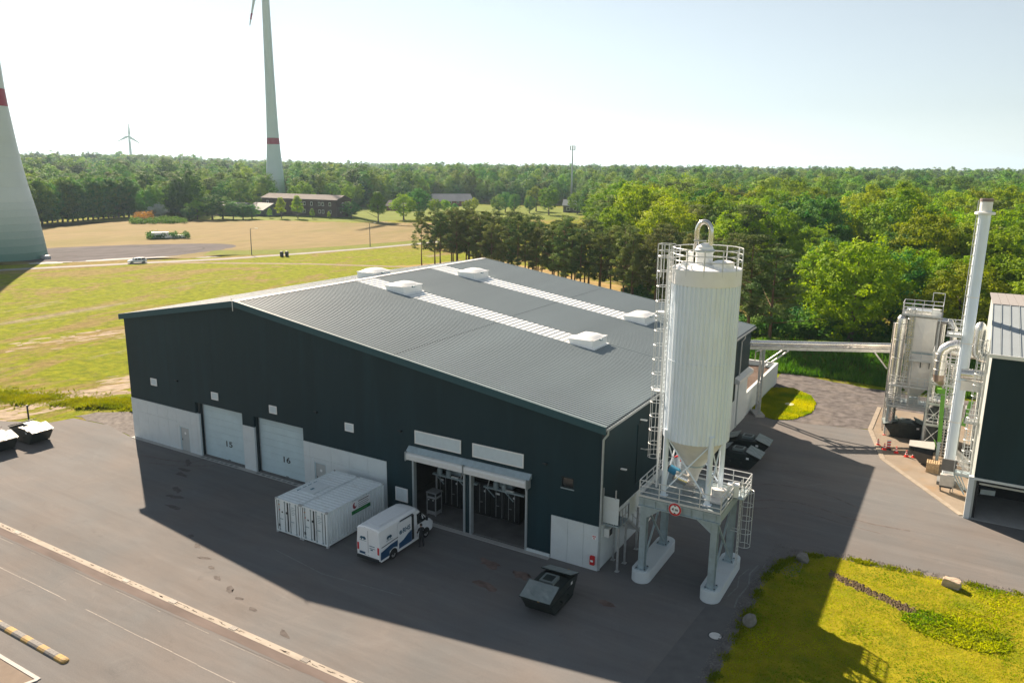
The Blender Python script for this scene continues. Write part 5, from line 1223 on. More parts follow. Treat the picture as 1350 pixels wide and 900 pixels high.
# traffic cones and barrier
CONEM = mat('cone_red', (.75,.035,.02), .45, var=.05)
def make_cone(lab, loc):
    t = thing('traffic_cone', lab, 'traffic cone', loc, 0, 'red and white cones beside the filter plant')
    for q, nm, m in ((MB().box(-.2,.2,-.2,.2,0,.04),'base',CONEM),(MB().lathe((0,0,.04),[(.15,0),(.03,.62),(.001,.63)],16),'cone',CONEM)):
        o = q.build(nm, m, None); o.parent = t
    for z0, z1 in ((.22,.32),(.42,.50)):
        r0 = .15-.12*(z0-.04)/.62+.004; r1 = .15-.12*(z1-.04)/.62+.004; o = MB().lathe((0,0,0),[(r0,z0),(r1,z1)],16).build('band', WHITE, None); o.parent = t
    return t
c0 = make_cone('red and white cone left of the striped barrier, by the filter tower leg', (13.25,36.3,.012))
for loc, lab in (((13.9,35.3,.012),'red and white cone tucked against the left of the striped barrier'),((14.95,34.95,.012),'red and white cone just right of the striped barrier'),((15.85,34.35,.012),'second red and white cone right of the striped barrier'),((16.45,34.5,.012),'red and white cone nearest the grey steel trough')):
    copy_thing(c0, loc, 0, lab)
br = thing('striped_barrier', 'red and white striped barrier board among the cones', 'barrier', (14.2,35.7,0))
for k in range(6):
    z = .12+k*.13; MB().add([(14.05,35.6,z),(14.4,35.52,z+.08),(14.4,35.52,z+.21),(14.05,35.6,z+.13),(14.05,35.66,z),(14.4,35.58,z+.08),(14.4,35.58,z+.21),(14.05,35.66,z+.13)], [(0,1,2,3),(7,6,5,4),(0,4,5,1),(1,5,6,2),(2,6,7,3),(3,7,4,0)]).build('stripe', CONEM if k % 2 == 0 else WHITE, br)
MB().box(14.0,14.45,35.4,35.8,0.013,.12).build('foot', BLACK, br)
pl_ = thing('pallet_stack', 'stack of wooden pallets beside the white chimney', 'pallets', (18.05,31.6,0))
for k in range(6):
    z = .02+k*.15; f = MB()
    for y in (31.15,31.6,32.05): f.box(17.6,18.6,y-.05,y+.05,z,z+.10)
    f = f.build('pallet', WOOD, pl_)
    for j in range(6): MB().box(17.6+j*.176,17.6+j*.176+.11,31.1,32.1,z+.10,z+.125).build('slat', WOOD, f)

# ------------------------------------------------------------------ filter tower and pipework at the right
ft = thing('filter_tower', 'tall bag filter tower with creased cream cladding, hopper, ladder and railed top', 'filter plant', (15.2,41,0))
for x, y in ((13.5,40.05),(16.8,40.05),(13.5,43),(16.8,43)):
    l = MB().box(x-.10,x+.10,y-.10,y+.10,.03,3.1).build('leg', GALVD, ft); MB().box(x-.2,x+.2,y-.2,y+.2,.012,.05).build('foot_plate', CONEM if (x, y) == (13.5,40.05) else GALVD, l)
MB().box(13.3,17.0,39.9,40.1,3.0,3.22).box(13.3,17.0,42.9,43.1,3.0,3.22).box(13.4,13.6,40.1,42.9,3.0,3.22).box(16.7,16.9,40.1,42.9,3.0,3.22).build('platform_frame', GALVD, ft)
MB().box(13.4,16.95,40.1,42.9,3.221,3.26).build('platform_deck', GALVD, ft)
railing([(13.4,40.0),(16.9,40.0)], 3.26, ft, m=SR_, step=.8); railing([(13.4,40.1),(13.4,43)], 3.26, ft, m=SR_)
for x, y in ((14.3,40.5),(16.8,40.5),(14.3,42.7),(16.8,42.7)): MB().box(x-.07,x+.07,y-.07,y+.07,3.26,5.6).build('post', GALV, ft)
hp_ = MB().add([(14.5,40.5,5.15),(16.65,40.5,5.15),(16.65,42.7,5.15),(14.5,42.7,5.15),(15.2,41.3,4.0),(15.9,41.3,4.0),(15.9,42,4.0),(15.2,42,4.0)], [(0,1,5,4),(1,2,6,5),(2,3,7,6),(3,0,4,7),(0,3,2,1),(4,5,6,7)]).build('hopper', FOIL, ft)
MB().box(15.15,15.95,41.25,42.05,3.3,3.8).build('rotary_valve', GALVD, ft)
MB().box(14.35,16.8,40.32,42.8,5.15,12.15).build('filter_body', FOIL, ft)
def creased(x0, x1, z0, z1, y, d, seed):
    rr = random.Random(seed); cx_, cz_ = (x0+x1)/2+rr.uniform(-.2,.2), (z0+z1)/2+rr.uniform(-.15,.15); m1 = ((x0+x1)/2+rr.uniform(-.15,.15), z1); m0 = ((x0+x1)/2+rr.uniform(-.15,.15), z0)
    V = [(x0,y,z0),(m0[0],y-d*.3,z0),(x1,y,z0),(x1,y-d*.3,cz_),(x1,y,z1),(m1[0],y-d*.3,z1),(x0,y,z1),(x0,y-d*.3,cz_),(cx_,y-d,cz_)]
    q = MB().add(V, [(0,1,8),(1,2,8),(2,3,8),(3,4,8),(4,5,8),(5,6,8),(6,7,8),(7,0,8)]); q.closed_fix = False
    return q.build('creased_panel', FOIL, ft)
rows = [(5.2,8.55),(8.8,12.1)]
for i, (z0, z1) in enumerate(rows):
    creased(14.95, 16.78, z0, z1, 40.315, .34, i+3)
MB().box(14.9,16.85,40.26,40.3,8.6,8.75).build('body_band', GALVD, ft)
MB().box(14.38,14.9,40.22,40.31,5.6,12.1).build('side_strip', ALU, ft)
MB().lathe((13.78,40.35,0), [(.50,.02),(.50,1.2),(.44,1.3),(.46,11.6),(.42,11.95),(.25,12.2),(.01,12.3)], 24).build('round_duct', ALU, ft, smooth=25.)
for z in (2.6,4.4,6.2,8.0,9.8,11.4): MB().lathe((13.78,40.35,z), [(.475,0),(.49,.03),(.475,.06)], 24).build('duct_clamp', GALV, ft)
ladder(ft, 14.62, 40.18, 3.3, 13.2, R(-90), cage0=5.6, m=GALV, cr=.34)
for k in range(3): MB().bar((15.1+k*.75,40.0,7.3),(15.1+k*.75,39.95,8.0),.07).build('cylinder', INK, ft)
MB().box(14.8,16.9,39.55,40.2,7.95,8.0).build('service_platform', GALV, ft); railing([(14.85,39.58),(16.85,39.58)], 8.0, ft, m=SR_, h=1.0, mids=1, step=.9)
MB().box(13.65,17.15,40.1,43.0,12.25,12.33).build('top_deck', GALV, ft)
MB().box(14.0,16.6,40.8,42.6,12.331,12.7).build('top_casing', ALU, ft); MB().box(16.2,16.9,40.4,41.1,12.331,13.0).build('control_box', WHITE, ft)
for a_ in ([(13.7,40.15),(17.1,40.15)],[(13.7,40.15),(13.7,42.95)],[(17.1,40.15),(17.1,42.95)],[(13.7,42.95),(17.1,42.95)]): railing(a_, 12.33, ft, m=SR_, step=.9)
MB().bar((16.1,42.9,13.4),(16.1,42.9,14.3),.06).bar((17.1,42.9,13.4),(17.1,42.9,14.3),.06).bar((16.1,42.9,14.3),(17.1,42.9,14.3),.06).build('gate_frame', SR_, ft)
railing([(14.2,40.9),(16.6,40.9)], 3.26, ft, m=SR_, step=.5); railing([(14.2,40.9),(14.2,42.6)], 3.26, ft, m=SR_, step=.6)
for x in (13.1,13.35): MB().tube([(x,41.6,.02),(x,41.6,11.2)], .14, 8).build('riser_pipe', ALU, ft, smooth=True)
for k in range(9): MB().box(14.40,14.88,40.16,40.21,5.9+k*.7,5.95+k*.7).build('cladding_band', GALV, ft)
MB().box(16.85,17.05,40.4,42.6,5.4,11.6).build('service_duct', mat('service_duct', (.30,.31,.31), .5), ft); MB().tube([(17.3,41.2,8.2),(17.3,41.2,11.9)], .26, 12).build('clean_gas_duct', ALU, ft, smooth=True)
MB().tube([(16.9,40.6,12.0),(17.9,40.3,12.0),(18.3,40.2,11.4),(18.3,40.2,9.0)], .3, 12).build('clean_gas_duct', ALU, ft, smooth=50.)
for x in (13.35,15.15,17.05):
    MB().box(x-.05,x+.05,39.36,39.46,3.26,12.25 if x > 17 else 8.0).build('gallery_post', GALV, ft)
MB().box(13.35,17.05,39.36,40.2,5.30,5.35).build('service_platform', GALV, ft); railing([(13.35,39.4),(17.05,39.4)], 5.35, ft, m=SR_, h=1.0, mids=2, step=.62)
railing([(13.35,39.4),(17.05,39.4)], 3.26, ft, m=SR_, h=1.0, mids=2, step=.62); MB().box(13.35,17.05,39.36,40.0,3.2,3.25).build('platform_deck', GALV, ft)
for k in range(9): MB().box(13.42,13.78,39.55,39.75,3.4+k*.21,3.43+k*.21).build('stair_tread', GALV, ft)
MB().bar((13.4,39.45,3.3),(15.1,39.45,5.3),.05).bar((15.2,39.45,3.3),(17.0,39.45,5.3),.05).build('cross_brace', GALV, ft)
# lattice access frame and ducts between tower and building
af = thing('access_tower', 'galvanised stair and pipe frame between the filter tower and chimney', 'frame', (17.8,37,0))
for x in (16.95,18.3,19.7):
    for y in (35.6,38.8): MB().box(x-.07,x+.07,y-.07,y+.07,.02,9.4 if x < 19 else 8.2).build('post', GALV, af)
for z in (3.0,5.0,6.9,8.9):
    for y in (35.6,38.8): MB().bar((16.95,y,z),(19.7,y,z),.07,.14).build('beam', GALV, af)
    for x in (16.95,18.3,19.7): MB().bar((x,35.6,z),(x,38.8,z),.07,.12).build('beam', GALV, af)
    railing([(16.95,35.55),(18.25,35.55)], z+.04, af, m=SR_, step=.65, h=1.0)
    if z < 8: MB().box(17.0,18.25,36.4,38.8,z+.07,z+.1).build('deck', GALV, af)
    railing([(18.35,35.55),(19.65,35.55)], z+.04, af, m=SR_, step=.43, h=1.0); railing([(16.9,35.6),(16.9,38.7)], z+.04, af, m=SR_, step=.8, h=1.0)
    MB().bar((16.95,35.62,z-1.8),(18.3,35.62,z-.1), .05).bar((18.3,35.58,z-1.8),(16.95,35.58,z-.1), .05).build('cross_brace', SR_, af)
    MB().rbox((19.2,36.4,z+.55),(.5,.4,.8)).build('switch_box', (WHITE, GALVD, FOIL, WHITE)[int(z)%4], af)
for lev, (z0, z1) in enumerate(((.05,3.0),(3.0,5.0),(5.0,6.9),(6.9,8.9))):
    n_s = int((z1-z0)/.22)
    for k in range(n_s):
        t_ = (k+.5)/n_s; y = 36.2+t_*2.4 if lev % 2 == 0 else 38.6-t_*2.4
        MB().box(18.42,19.1,y-.12,y+.12,z0+t_*(z1-z0)-.02,z0+t_*(z1-z0)+.02).build('stair_tread', WHITE, af)
MB().lathe((17.6,37.4,0), [(.55,.02),(.55,4.2),(.3,4.7),(.01,4.75)], 20).build('vessel', mat('wall_dark_green', (.05,.06,.06), .6), af, smooth=25.)
MB().box(18.9,19.6,36.0,38.2,4.9,8.4).build('heat_exchanger', FOIL, af); MB().lathe((17.5,36.6,6.95), [(.35,0),(.35,1.3),(.25,1.5),(.01,1.52)], 18).build('fan_casing', ALU, af)
for (x, y, z0, z1, r_2) in ((18.05,35.9,3.1,9.2,.09),(18.6,35.8,.1,8.8,.07),(17.3,36.0,5.1,9.0,.11)): MB().tube([(x,y,z0),(x,y,z1)], r_2, 8).build('pipe', ALU, af, smooth=True)
gc = thing('green_conveyor', 'bright green conveyor column rising behind the chimney', 'conveyor', (18.2,33.3,0))
MB().rbox((17.95,33.3,6.95),(.65,.5,.4)).build('head', GREENP, gc); MB().bar((18.35,33.3,2.3),(18.12,33.3,6.6),.34,.3).build('casing', GREENP, gc); MB().bar((20.0,34.0,3.9),(20.35,34.0,6.2),.35,.3).bar((18.35,33.25,1.2),(17.95,33.2,2.4),.10).build('casing', GREENP, gc)
MB().box(18.2,18.45,33.1,33.5,0,2.3).build('support', GALVD, gc)
du = thing('exhaust_duct', 'shiny aluminium clad exhaust duct bending between filter and building', 'duct', (18.5,34,0))
MB().tube([(17.58,33.6,8.35),(17.58,33.6,10.25),(17.72,33.6,10.62),(18.15,33.6,11.0),(18.55,33.6,11.15),(20.9,33.6,11.15)], .46, 16).build('duct', ALU, du, smooth=50.)
MB().tube([(17.58,33.6,8.35),(17.6,33.6,7.9),(17.9,33.9,7.4)], [.46,.42,.2], 16).build('duct_end', mat('duct_brown', (.35,.26,.20), .4, .5), du)
MB().tube([(18.3,34.4,10.35),(20.9,34.4,10.25)], .36, 14).build('lower_duct', ALU, du, smooth=True)
for z in (8.8,9.6,10.2): MB().lathe((17.58,33.6,z), [(.47,0),(.49,.03),(.47,.06)], 20).build('duct_clamp', GALV, du)
d2 = thing('stack_duct', 'domed aluminium duct with elbow into the dark building, right of the chimney', 'duct', (20.1,30.2,0))
MB().lathe((20.15,30.2,0), [(.47,11.75),(.47,13.25),(.44,13.5),(.32,13.75),(.15,13.9),(.01,13.93)], 20).build('domed_pipe', ALU, d2, smooth=25.)
MB().tube([(20.15,30.2,11.75),(20.2,30.2,11.35),(20.45,30.2,11.05),(20.95,30.2,10.9)], [.47,.48,.46,.42], 16).build('elbow', ALU, d2, smooth=50.)
MB().lathe((20.15,30.2,12.0), [(.475,0),(.49,.04),(.475,.08)], 20).build('duct_clamp', GALV, d2)
MB().tube([(19.2,28.9,9.75),(20.95,28.9,9.75)], .45, 16).build('side_duct', ALU, d2, smooth=True); MB().box(19.3,20.8,28.6,29.6,8.4,9.2).build('silencer', FOIL, d2)
chm = thing('chimney', 'slender white round chimney with collar, ladder and small platform', 'chimney', (19.28,29.2,0))
MB().lathe((19.28,29.2,0), [(.52,.3),(.44,.55),(.44,22.55),(.43,22.6)], 28, True, True).build('shaft', SILO, chm, smooth=30.)
MB().lathe((19.28,29.2,0), [(.46,22.6),(.72,22.62),(.72,22.80),(.46,22.84)], 28, True, True).build('collar', WHITE, chm, smooth=30.)
MB().lathe((19.28,29.2,0), [(.45,22.84),(.45,23.75),(.38,23.8),(.38,23.3)], 28).build('cap_section', WHITE, chm, smooth=30.)
MB().lathe((19.28,29.2,0), [(.47,23.62),(.48,23.66),(.48,23.84),(.40,23.86)], 28).build('rim_band', mat('rust_band', (.22,.18,.165), .6, .3), chm)
MB().box(18.55,20.0,28.5,29.9,.0,.3).build('base_block', mat('base_grey', (.16,.17,.17), .7), chm)
ladder(chm, 18.72, 29.3, 6.5, 23.7, math.radians(180), m=SR_, w=.30)
for k in range(24): MB().box(18.80,18.87,29.0,29.2,3.+k*.82,3.05+k*.82).build('clip', WHITE, chm)
MB().tube([(18.86,28.95,.6),(18.86,28.95,22.4)], .03, 6).build('cable', WHITE, chm)
MB().prism([(17.75,28.5),(18.84,28.4),(18.84,30.0),(17.75,29.9)], 12.75, 12.85, 'Z').build('platform', WHITE, chm)
railing([(18.84,28.45),(17.78,28.52),(17.78,29.88),(18.84,29.95)], 12.85, chm, m=SR_, step=.6)
for z in (5.5,9.,12.2,16.): MB().lathe((19.28,29.2,z), [(.445,0),(.455,.02),(.455,.08),(.445,.1)], 28).build('joint_band', WHITE, chm)
# caged stair beside the dark building
cs = thing('caged_stair', 'galvanised caged ladder with two landings on the dark building side', 'ladder', (20.2,25.5,0))
MB().box(19.62,20.72,23.6,24.8,2.78,2.88).build('landing', GALVD, cs); MB().box(19.85,20.85,26.6,27.8,6.2,6.3).build('landing', GALV, cs)
MB().bar((19.66,23.65,2.78),(20.5,23.65,1.35),.09).bar((19.66,24.7,2.78),(20.5,24.7,1.35),.09).bar((20.1,23.65,2.78),(20.6,23.65,1.7),.07).build('bracket', GALVD, cs)
railing([(20.7,23.62),(19.64,23.62),(19.64,24.78)], 2.88, cs, m=SR_, step=.5); railing([(20.83,26.62),(19.87,26.62),(19.87,27.78)], 6.3, cs, m=SR_, step=.5)
ladder(cs, 20.35, 26.55, 2.9, 7.3, R(-90), cage0=3.2, cr=.36, m=SR_); ladder(cs, 20.45, 28.1, 6.3, 12.9, R(-90), cage0=8.3, cr=.34, m=SR_)
MB().box(19.60,19.68,24.74,24.82,2.88,8.2).box(20.72,20.80,23.62,23.70,2.88,12.6).box(20.70,20.78,24.7,24.78,.05,12.6).build('post', GALV, cs)
cc = thing('control_cabinet', 'pale control cabinet on legs with a dark board above, in front of the chimney', 'control cabinet', (19.3,27.2,0))
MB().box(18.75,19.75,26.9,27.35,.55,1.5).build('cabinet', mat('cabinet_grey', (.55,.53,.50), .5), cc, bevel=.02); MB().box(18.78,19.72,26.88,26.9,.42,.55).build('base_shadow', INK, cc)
for x in (18.9,19.6): MB().box(x-.03,x+.03,26.95,27.3,.01,.55).build('leg', INK, cc)
MB().box(18.75,19.85,27.3,27.4,1.75,2.75).build('board', mat('board_grey', (.13,.13,.13), .6), cc); MB().box(18.8,18.86,27.3,27.36,.0,1.75).box(19.75,19.81,27.3,27.36,.0,1.75).build('board_post', GALV, cc)
tr_ = thing('steel_trough', 'open dark steel trough with pale sloping lid left of the chimney', 'trough', (17.2,33.6,0))
MB().add([(16.0,33.2,1.15),(18.0,32.4,1.15),(18.0,34.6,1.15),(16.0,34.8,1.15),(17.0,33.0,.1),(18.0,32.6,.1),(18.0,34.2,.1),(17.0,34.4,.1)], [(0,1,5,4),(1,2,6,5),(2,3,7,6),(3,0,4,7),(4,5,6,7)]).build('trough', mat('trough_steel', (.07,.075,.08), .5, .3), tr_)
MB().add([(15.95,34.0,1.25),(18.05,33.4,1.45),(18.05,34.75,1.75),(15.95,34.95,1.5),(15.95,34.0,1.2),(18.05,33.4,1.4),(18.05,34.75,1.7),(15.95,34.95,1.45)], [(0,1,2,3),(7,6,5,4),(0,4,5,1),(1,5,6,2),(2,6,7,3),(3,7,4,0)]).build('lid', CONC, tr_)
tr2 = thing('steel_trough', 'open steel trough half hidden behind the chimney on its right', 'trough', (20.2,32,0))
MB().add([(19.8,31.2,1.6),(20.8,30.4,1.0),(20.8,32.6,1.3),(19.8,33.2,1.9),(19.8,31.2,1.55),(20.8,30.4,.4),(20.8,32.6,.4),(19.8,33.2,1.0)], [(0,1,2,3),(7,6,5,4),(0,4,5,1),(1,5,6,2),(2,6,7,3),(3,7,4,0)]).build('trough', CONC, tr2)
pg = thing('machine_housing', 'dark machine housing between the filter tower and the steel trough', 'machine', (17.3,38,0)); MB().box(16.95,18.9,39.2,42.5,.02,3.0).build('housing', CLAD, pg)
# pipe bridge
pb = thing('pipe_bridge', 'galvanised pipe bridge carrying silver pipes from the hall to the filter tower', 'pipe bridge', (1,39.7,0))
A_ = Vector((-.6,39.05,7.5)); D_ = Vector((12.25,6.4,0)).normalized(); Nn = Vector((-D_.y,D_.x,0)); Lb = 17.5
def bp(t, n, z): return A_+D_*t+Nn*n+Vector((0,0,z))
for n_ in (-.55,.55): MB().bar(bp(0,n_,0), bp(Lb,n_,0), .16, .34).build('girder', GALV, pb)
k = 0.6
while k < Lb: MB().bar(bp(k,-.55,.1), bp(k,.55,.1), .12, .12).build('cross_beam', GALV, pb); k += 1.7
for n_, r_2, z in ((-.22,.24,.50),(.28,.20,.46)): MB().tube([bp(0,n_,z),bp(Lb,n_,z)], r_2, 14).build('insulated_pipe', ALU, pb, smooth=True)
MB().tube([bp(0,-.50,.30),bp(Lb,-.5,.30)], .06, 8).build('small_pipe', ALU, pb)
k = 1.4
while k < Lb: MB().rbox(bp(k,-.42,.25), (.34,.2,.16), math.atan2(D_.y,D_.x)).build('pipe_shoe', GALV, pb); k += 1.9
for n_ in (-.55,.55):
    MB().bar(bp(1.75,n_,-7.5), bp(1.75,n_,-.17), .22).build('column', GALV, pb)
for z in (-6.3,-3.9,-1.6): MB().bar(bp(1.75,-.55,z), bp(1.75,.55,z), .10).build('tie', GALV, pb)
for n_ in (-.55,.55): MB().bar(bp(1.85,n_,-2.1), bp(4.3,n_,-.2), .13).build('strut', GALV, pb)
MB().bar(bp(13.2,-.55,-.2), bp(14.6,-.55,-1.9), .13).build('strut', GALV, pb)
P_ = bp(1.75,0,-7.5); MB().rbox((P_.x,P_.y,.12),(1.0,2.2,.24),math.atan2(D_.y,D_.x)).build('footing', CONC, pb)
MB().tube([(-.2,38.2,6.2),(.5,38.6,6.2),(.5,38.6,7.2),(1.0,39.3,7.3)], .07, 8).build('branch_pipe', ALU, pb)
# dark building at the right edge
b2 = thing('industrial_building', 'tall dark building with pale standing seam roof at the right edge', 'building', (21,22.2,0))
BX, BY, BE = 20.95, 22.25, 12.85
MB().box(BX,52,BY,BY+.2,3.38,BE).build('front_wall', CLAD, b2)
MB().add([(BX,BY+.2,3.4),(BX+.2,BY+.2,3.4),(BX+.2,BY+26,3.4),(BX,BY+26,3.4),(BX,BY+.2,BE),(BX+.2,BY+.2,BE),(BX+.2,BY+26,BE+1.6),(BX,BY+26,BE+1.6)], [(0,3,2,1),(4,5,6,7),(0,1,5,4),(1,2,6,5),(2,3,7,6),(3,0,4,7)])
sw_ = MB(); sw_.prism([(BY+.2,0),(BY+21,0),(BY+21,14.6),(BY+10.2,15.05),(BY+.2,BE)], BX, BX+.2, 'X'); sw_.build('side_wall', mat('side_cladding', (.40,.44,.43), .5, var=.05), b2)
MB().box(20.63,21.0,BY-.05,BY+.35,0,3.38).box(21.0,52,BY-.05,BY+.2,3.18,3.375).build('door_surround', CONCL, b2)
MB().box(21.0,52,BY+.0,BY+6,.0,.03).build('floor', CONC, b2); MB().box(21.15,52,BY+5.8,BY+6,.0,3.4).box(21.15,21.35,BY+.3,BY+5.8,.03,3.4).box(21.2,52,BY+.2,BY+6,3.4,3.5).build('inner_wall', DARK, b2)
MB().box(21.15,52,BY+.35,BY+.9,2.75,2.9).build('roller_guide', JAMB, b2); MB().rbox((22.0,BY+2.2,1.7),(1.0,.7,.4),R(10)).build('stored_box', GALVD, b2)
mk = MB()
x = BX-.15; seg = .62
while x < 50:
    o = MB().add([(x,BY-.15,BE-.02),(x+seg-.02,BY-.15,BE-.02),(x+seg-.02,BY+10.2,BE+2.2),(x,BY+10.2,BE+2.2),(x,BY-.15,BE+.05),(x+seg-.02,BY-.15,BE+.05),(x+seg-.02,BY+10.2,BE+2.27),(x,BY+10.2,BE+2.27)], [(0,3,2,1),(4,5,6,7),(0,1,5,4),(1,2,6,5),(2,3,7,6),(3,0,4,7)])
    o.add([(x,BY-.15,BE+.05),(x+.05,BY-.15,BE+.05),(x+.05,BY+10.2,BE+2.27),(x,BY+10.2,BE+2.27),(x,BY-.15,BE+.10),(x+.05,BY-.15,BE+.10),(x+.05,BY+10.2,BE+2.32),(x,BY+10.2,BE+2.32)], [(4,5,6,7),(0,1,5,4),(1,2,6,5),(2,3,7,6),(3,0,4,7)])
    o.build('roof_panel', mat('standing_seam', (.30,.35,.38), .5, .0, spec=.3, var=.04, scale=.5), b2)
    o = MB().add([(x,BY+10.21,BE+2.25),(x+seg-.02,BY+10.21,BE+2.25),(x+seg-.02,BY+21.2,BE+1.75),(x,BY+21.2,BE+1.75),(x,BY+10.21,BE+2.34),(x+seg-.02,BY+10.21,BE+2.34),(x+seg-.02,BY+21.2,BE+1.84),(x,BY+21.2,BE+1.84)], [(0,3,2,1),(4,5,6,7),(0,1,5,4),(1,2,6,5),(2,3,7,6),(3,0,4,7)])
    o.build('rear_roof_panel', mat('rear_seam_lit', (.30,.285,.275), .5, spec=.2, var=.05), b2)  # browner look of the rear slope's angle to the light put into its colour
    x += seg
MB().box(BX-.2,52,BY-.22,BY-.15,BE-.16,BE+.12).build('eaves_trim', WHITE, b2)
# ------------------------------------------------------------------ trees
def leafcloud(cl, n_per, size, seed, aspect=.75, up=.25, ball=0.):
    """cl: (x,y,z,r,flat) clumps -> quads spread over each clump's shell"""
    g = np.random.default_rng(seed); C = np.repeat(np.array(cl), n_per, axis=0); N = len(C)
    d = g.normal(size=(N,3)); d[:,2] += up; d /= np.linalg.norm(d, axis=1)[:,None]
    rad = C[:,3]*g.uniform(.45,1.08,N)
    P = C[:,:3] + d*rad[:,None]*np.stack([np.ones(N),np.ones(N),C[:,4]],1)
    cc_ = P-P.mean(0); cc_ /= np.linalg.norm(cc_, axis=1)[:,None]+1e-6
    nrm = d*.9*(1-ball*.5)+cc_*ball+g.normal(size=(N,3))*(.55-.25*ball); nrm /= np.linalg.norm(nrm, axis=1)[:,None]
    t = np.cross(nrm, g.normal(size=(N,3))); t /= np.linalg.norm(t, axis=1)[:,None]; b = np.cross(nrm, t)
    s = size*g.uniform(.6,1.35,N); t *= s[:,None]*.5; b *= (s*aspect)[:,None]*.5
    V = np.empty((N*4,3)); V[0::4] = P-t; V[1::4] = P-b*1.0; V[2::4] = P+t; V[3::4] = P+b
    return V
def crown_clumps(H, Rc, z0, n, rc, seed, shape='oak'):
    g = np.random.default_rng(seed); out_ = []; lob = g.uniform(0, 6.28, 4)
    while len(out_) < n:
        d = g.normal(size=3); d /= np.linalg.norm(d); r = g.uniform(.25,1)**.45
        az = math.atan2(d[1], d[0]); lobe = 1+.16*math.sin(3*az+lob[0])+.12*math.sin(5*az+lob[1]+2*d[2])
        zc = (z0+H)/2; hz = (H-z0)/2
        if shape == 'cone': rr = Rc*(1-.75*((d[2]*r+1)/2)); x, y, z = d[0]*r*rr*1.3, d[1]*r*rr*1.3, zc+d[2]*r*hz
        else: x, y, z = d[0]*r*Rc*lobe, d[1]*r*Rc*lobe, zc+d[2]*r*hz*(1+.10*math.sin(2*az+lob[2]))
        if z < z0-.3: continue
        out_.append((x, y, z, rc*g.uniform(.65,1.35), g.uniform(.55,.85)))
    return out_
def trunk_mesh(name, H, r0, limbs, seed, m, fork=.45, lean=.0, top=.8):
    g = random.Random(seed); q = MB(); pts = []; n = 6
    for i in range(n+1):
        t = i/n; pts.append((lean*t*H+g.uniform(-.1,.1)*t, g.uniform(-.12,.12)*t, H*top*t))
    q.tube(pts, [r0*(1.25 if i == 0 else 1-.82*i/n) for i in range(n+1)], 7)
    for k in range(limbs):
        t = fork+(1-fork)*k/limbs; z = H*top*t; a = g.uniform(0,6.28); L_ = H*.30*(1.1-t*.6)
        p = Vector((lean*z, 0, z)); e = p+Vector((math.cos(a)*L_, math.sin(a)*L_, L_*g.uniform(.25,.7))); mid = p.lerp(e,.5)+Vector((0,0,-.15*L_*.3))
        rr = r0*(1-.8*t)*.6; q.tube([p,mid,e], [rr, rr*.65, rr*.25], 5)
    return q.build(name, m, None, smooth=50.)
PROTO = {}
def proto(kind, H, Rc, z0, n, rc, nper, leaf, lm, seed, bark=BARK, shape='oak', limbs=7, r0=.3, aspect=.75, lab='', top=.78, cat='tree', nm='deciduous_tree', clumps=None):
    t = thing(nm, lab or 'tree', cat, (0,0,0))
    tk = trunk_mesh('trunk', H, r0, limbs, seed, bark, fork=min(.5, max(.12, z0/H)), top=top); tk.parent = t
    cl = clumps or crown_clumps(H-rc*.5, Rc-rc*.4, z0+rc*.4, n, rc, seed, shape)
    me = rawmesh('crown', leafcloud(cl, nper, leaf, seed, aspect, ball=0. if nm == 'pine_tree' else .55), 4, lm); c = meshobj('crown', me, t)
    PROTO.setdefault(kind, []).append((t, H, [tk, c], [False])); return t
proto('oak', 16.5, 7.0, 2.2, 270, .98, 62, .38, LEAF, 11, r0=.42)
proto('oak', 17.0, 6.0, 3.4, 230, .95, 60, .38, LEAF, 12, r0=.36)
proto('oak', 15.0, 5.2, 2.6, 190, .9, 60, .36, LEAF, 13, r0=.33)
proto('dark', 15.5, 5.0, 1.8, 190, .88, 60, .36, LEAFD, 14, r0=.33)
proto('dark', 13.0, 4.6, 1.2, 160, .85, 58, .34, LEAFD, 15, r0=.3)
proto('wall', 17.0, 5.0, .2, 230, .95, 58, .40, LEAFD, 18, r0=.3)
proto('slim', 12.0, 3.0, 2.2, 55, 1.0, 110, .30, LEAF, 16, shape='cone', r0=.2)
proto('bush', 4.2, 2.6, .2, 36, .95, 100, .26, LEAFD, 17, r0=.1, nm='shrub')
def pine_clumps(H, seed):
    g = random.Random(seed); cl = []; z = H*.30; a = 0
    while z < H*.98:
        u = (z-H*.30)/(H*.70); L_ = (.9+1.75*math.sin(min(1,u*1.25+.25)*2.6))*g.uniform(.6,1.1)*(1 if u < .85 else .6)
        for k in range(g.choice((2,3,3))):
            a += 2.2+g.uniform(-.4,.4)
            for f_ in (.45,.8,1.05):
                if f_ < .7 and g.random() < .4: continue
                cl.append((math.cos(a)*L_*f_+g.uniform(-.2,.2), math.sin(a)*L_*f_+g.uniform(-.2,.2), z+L_*f_*.28, g.uniform(.38,.68), .6))
        z += g.uniform(.42,.75)
    cl.append((0,0,H*.985,.5,1.1)); return cl
for sd, H in ((21,14.2),(22,15.4),(23,13.2),(24,14.8)):
    proto('pine', H, 2, H*.3, 0, .6, 60, .34, NEEDLE, sd, bark=PBARK, limbs=14, r0=.17, aspect=.34, top=.97, nm='pine_tree', clumps=pine_clumps(H, sd))
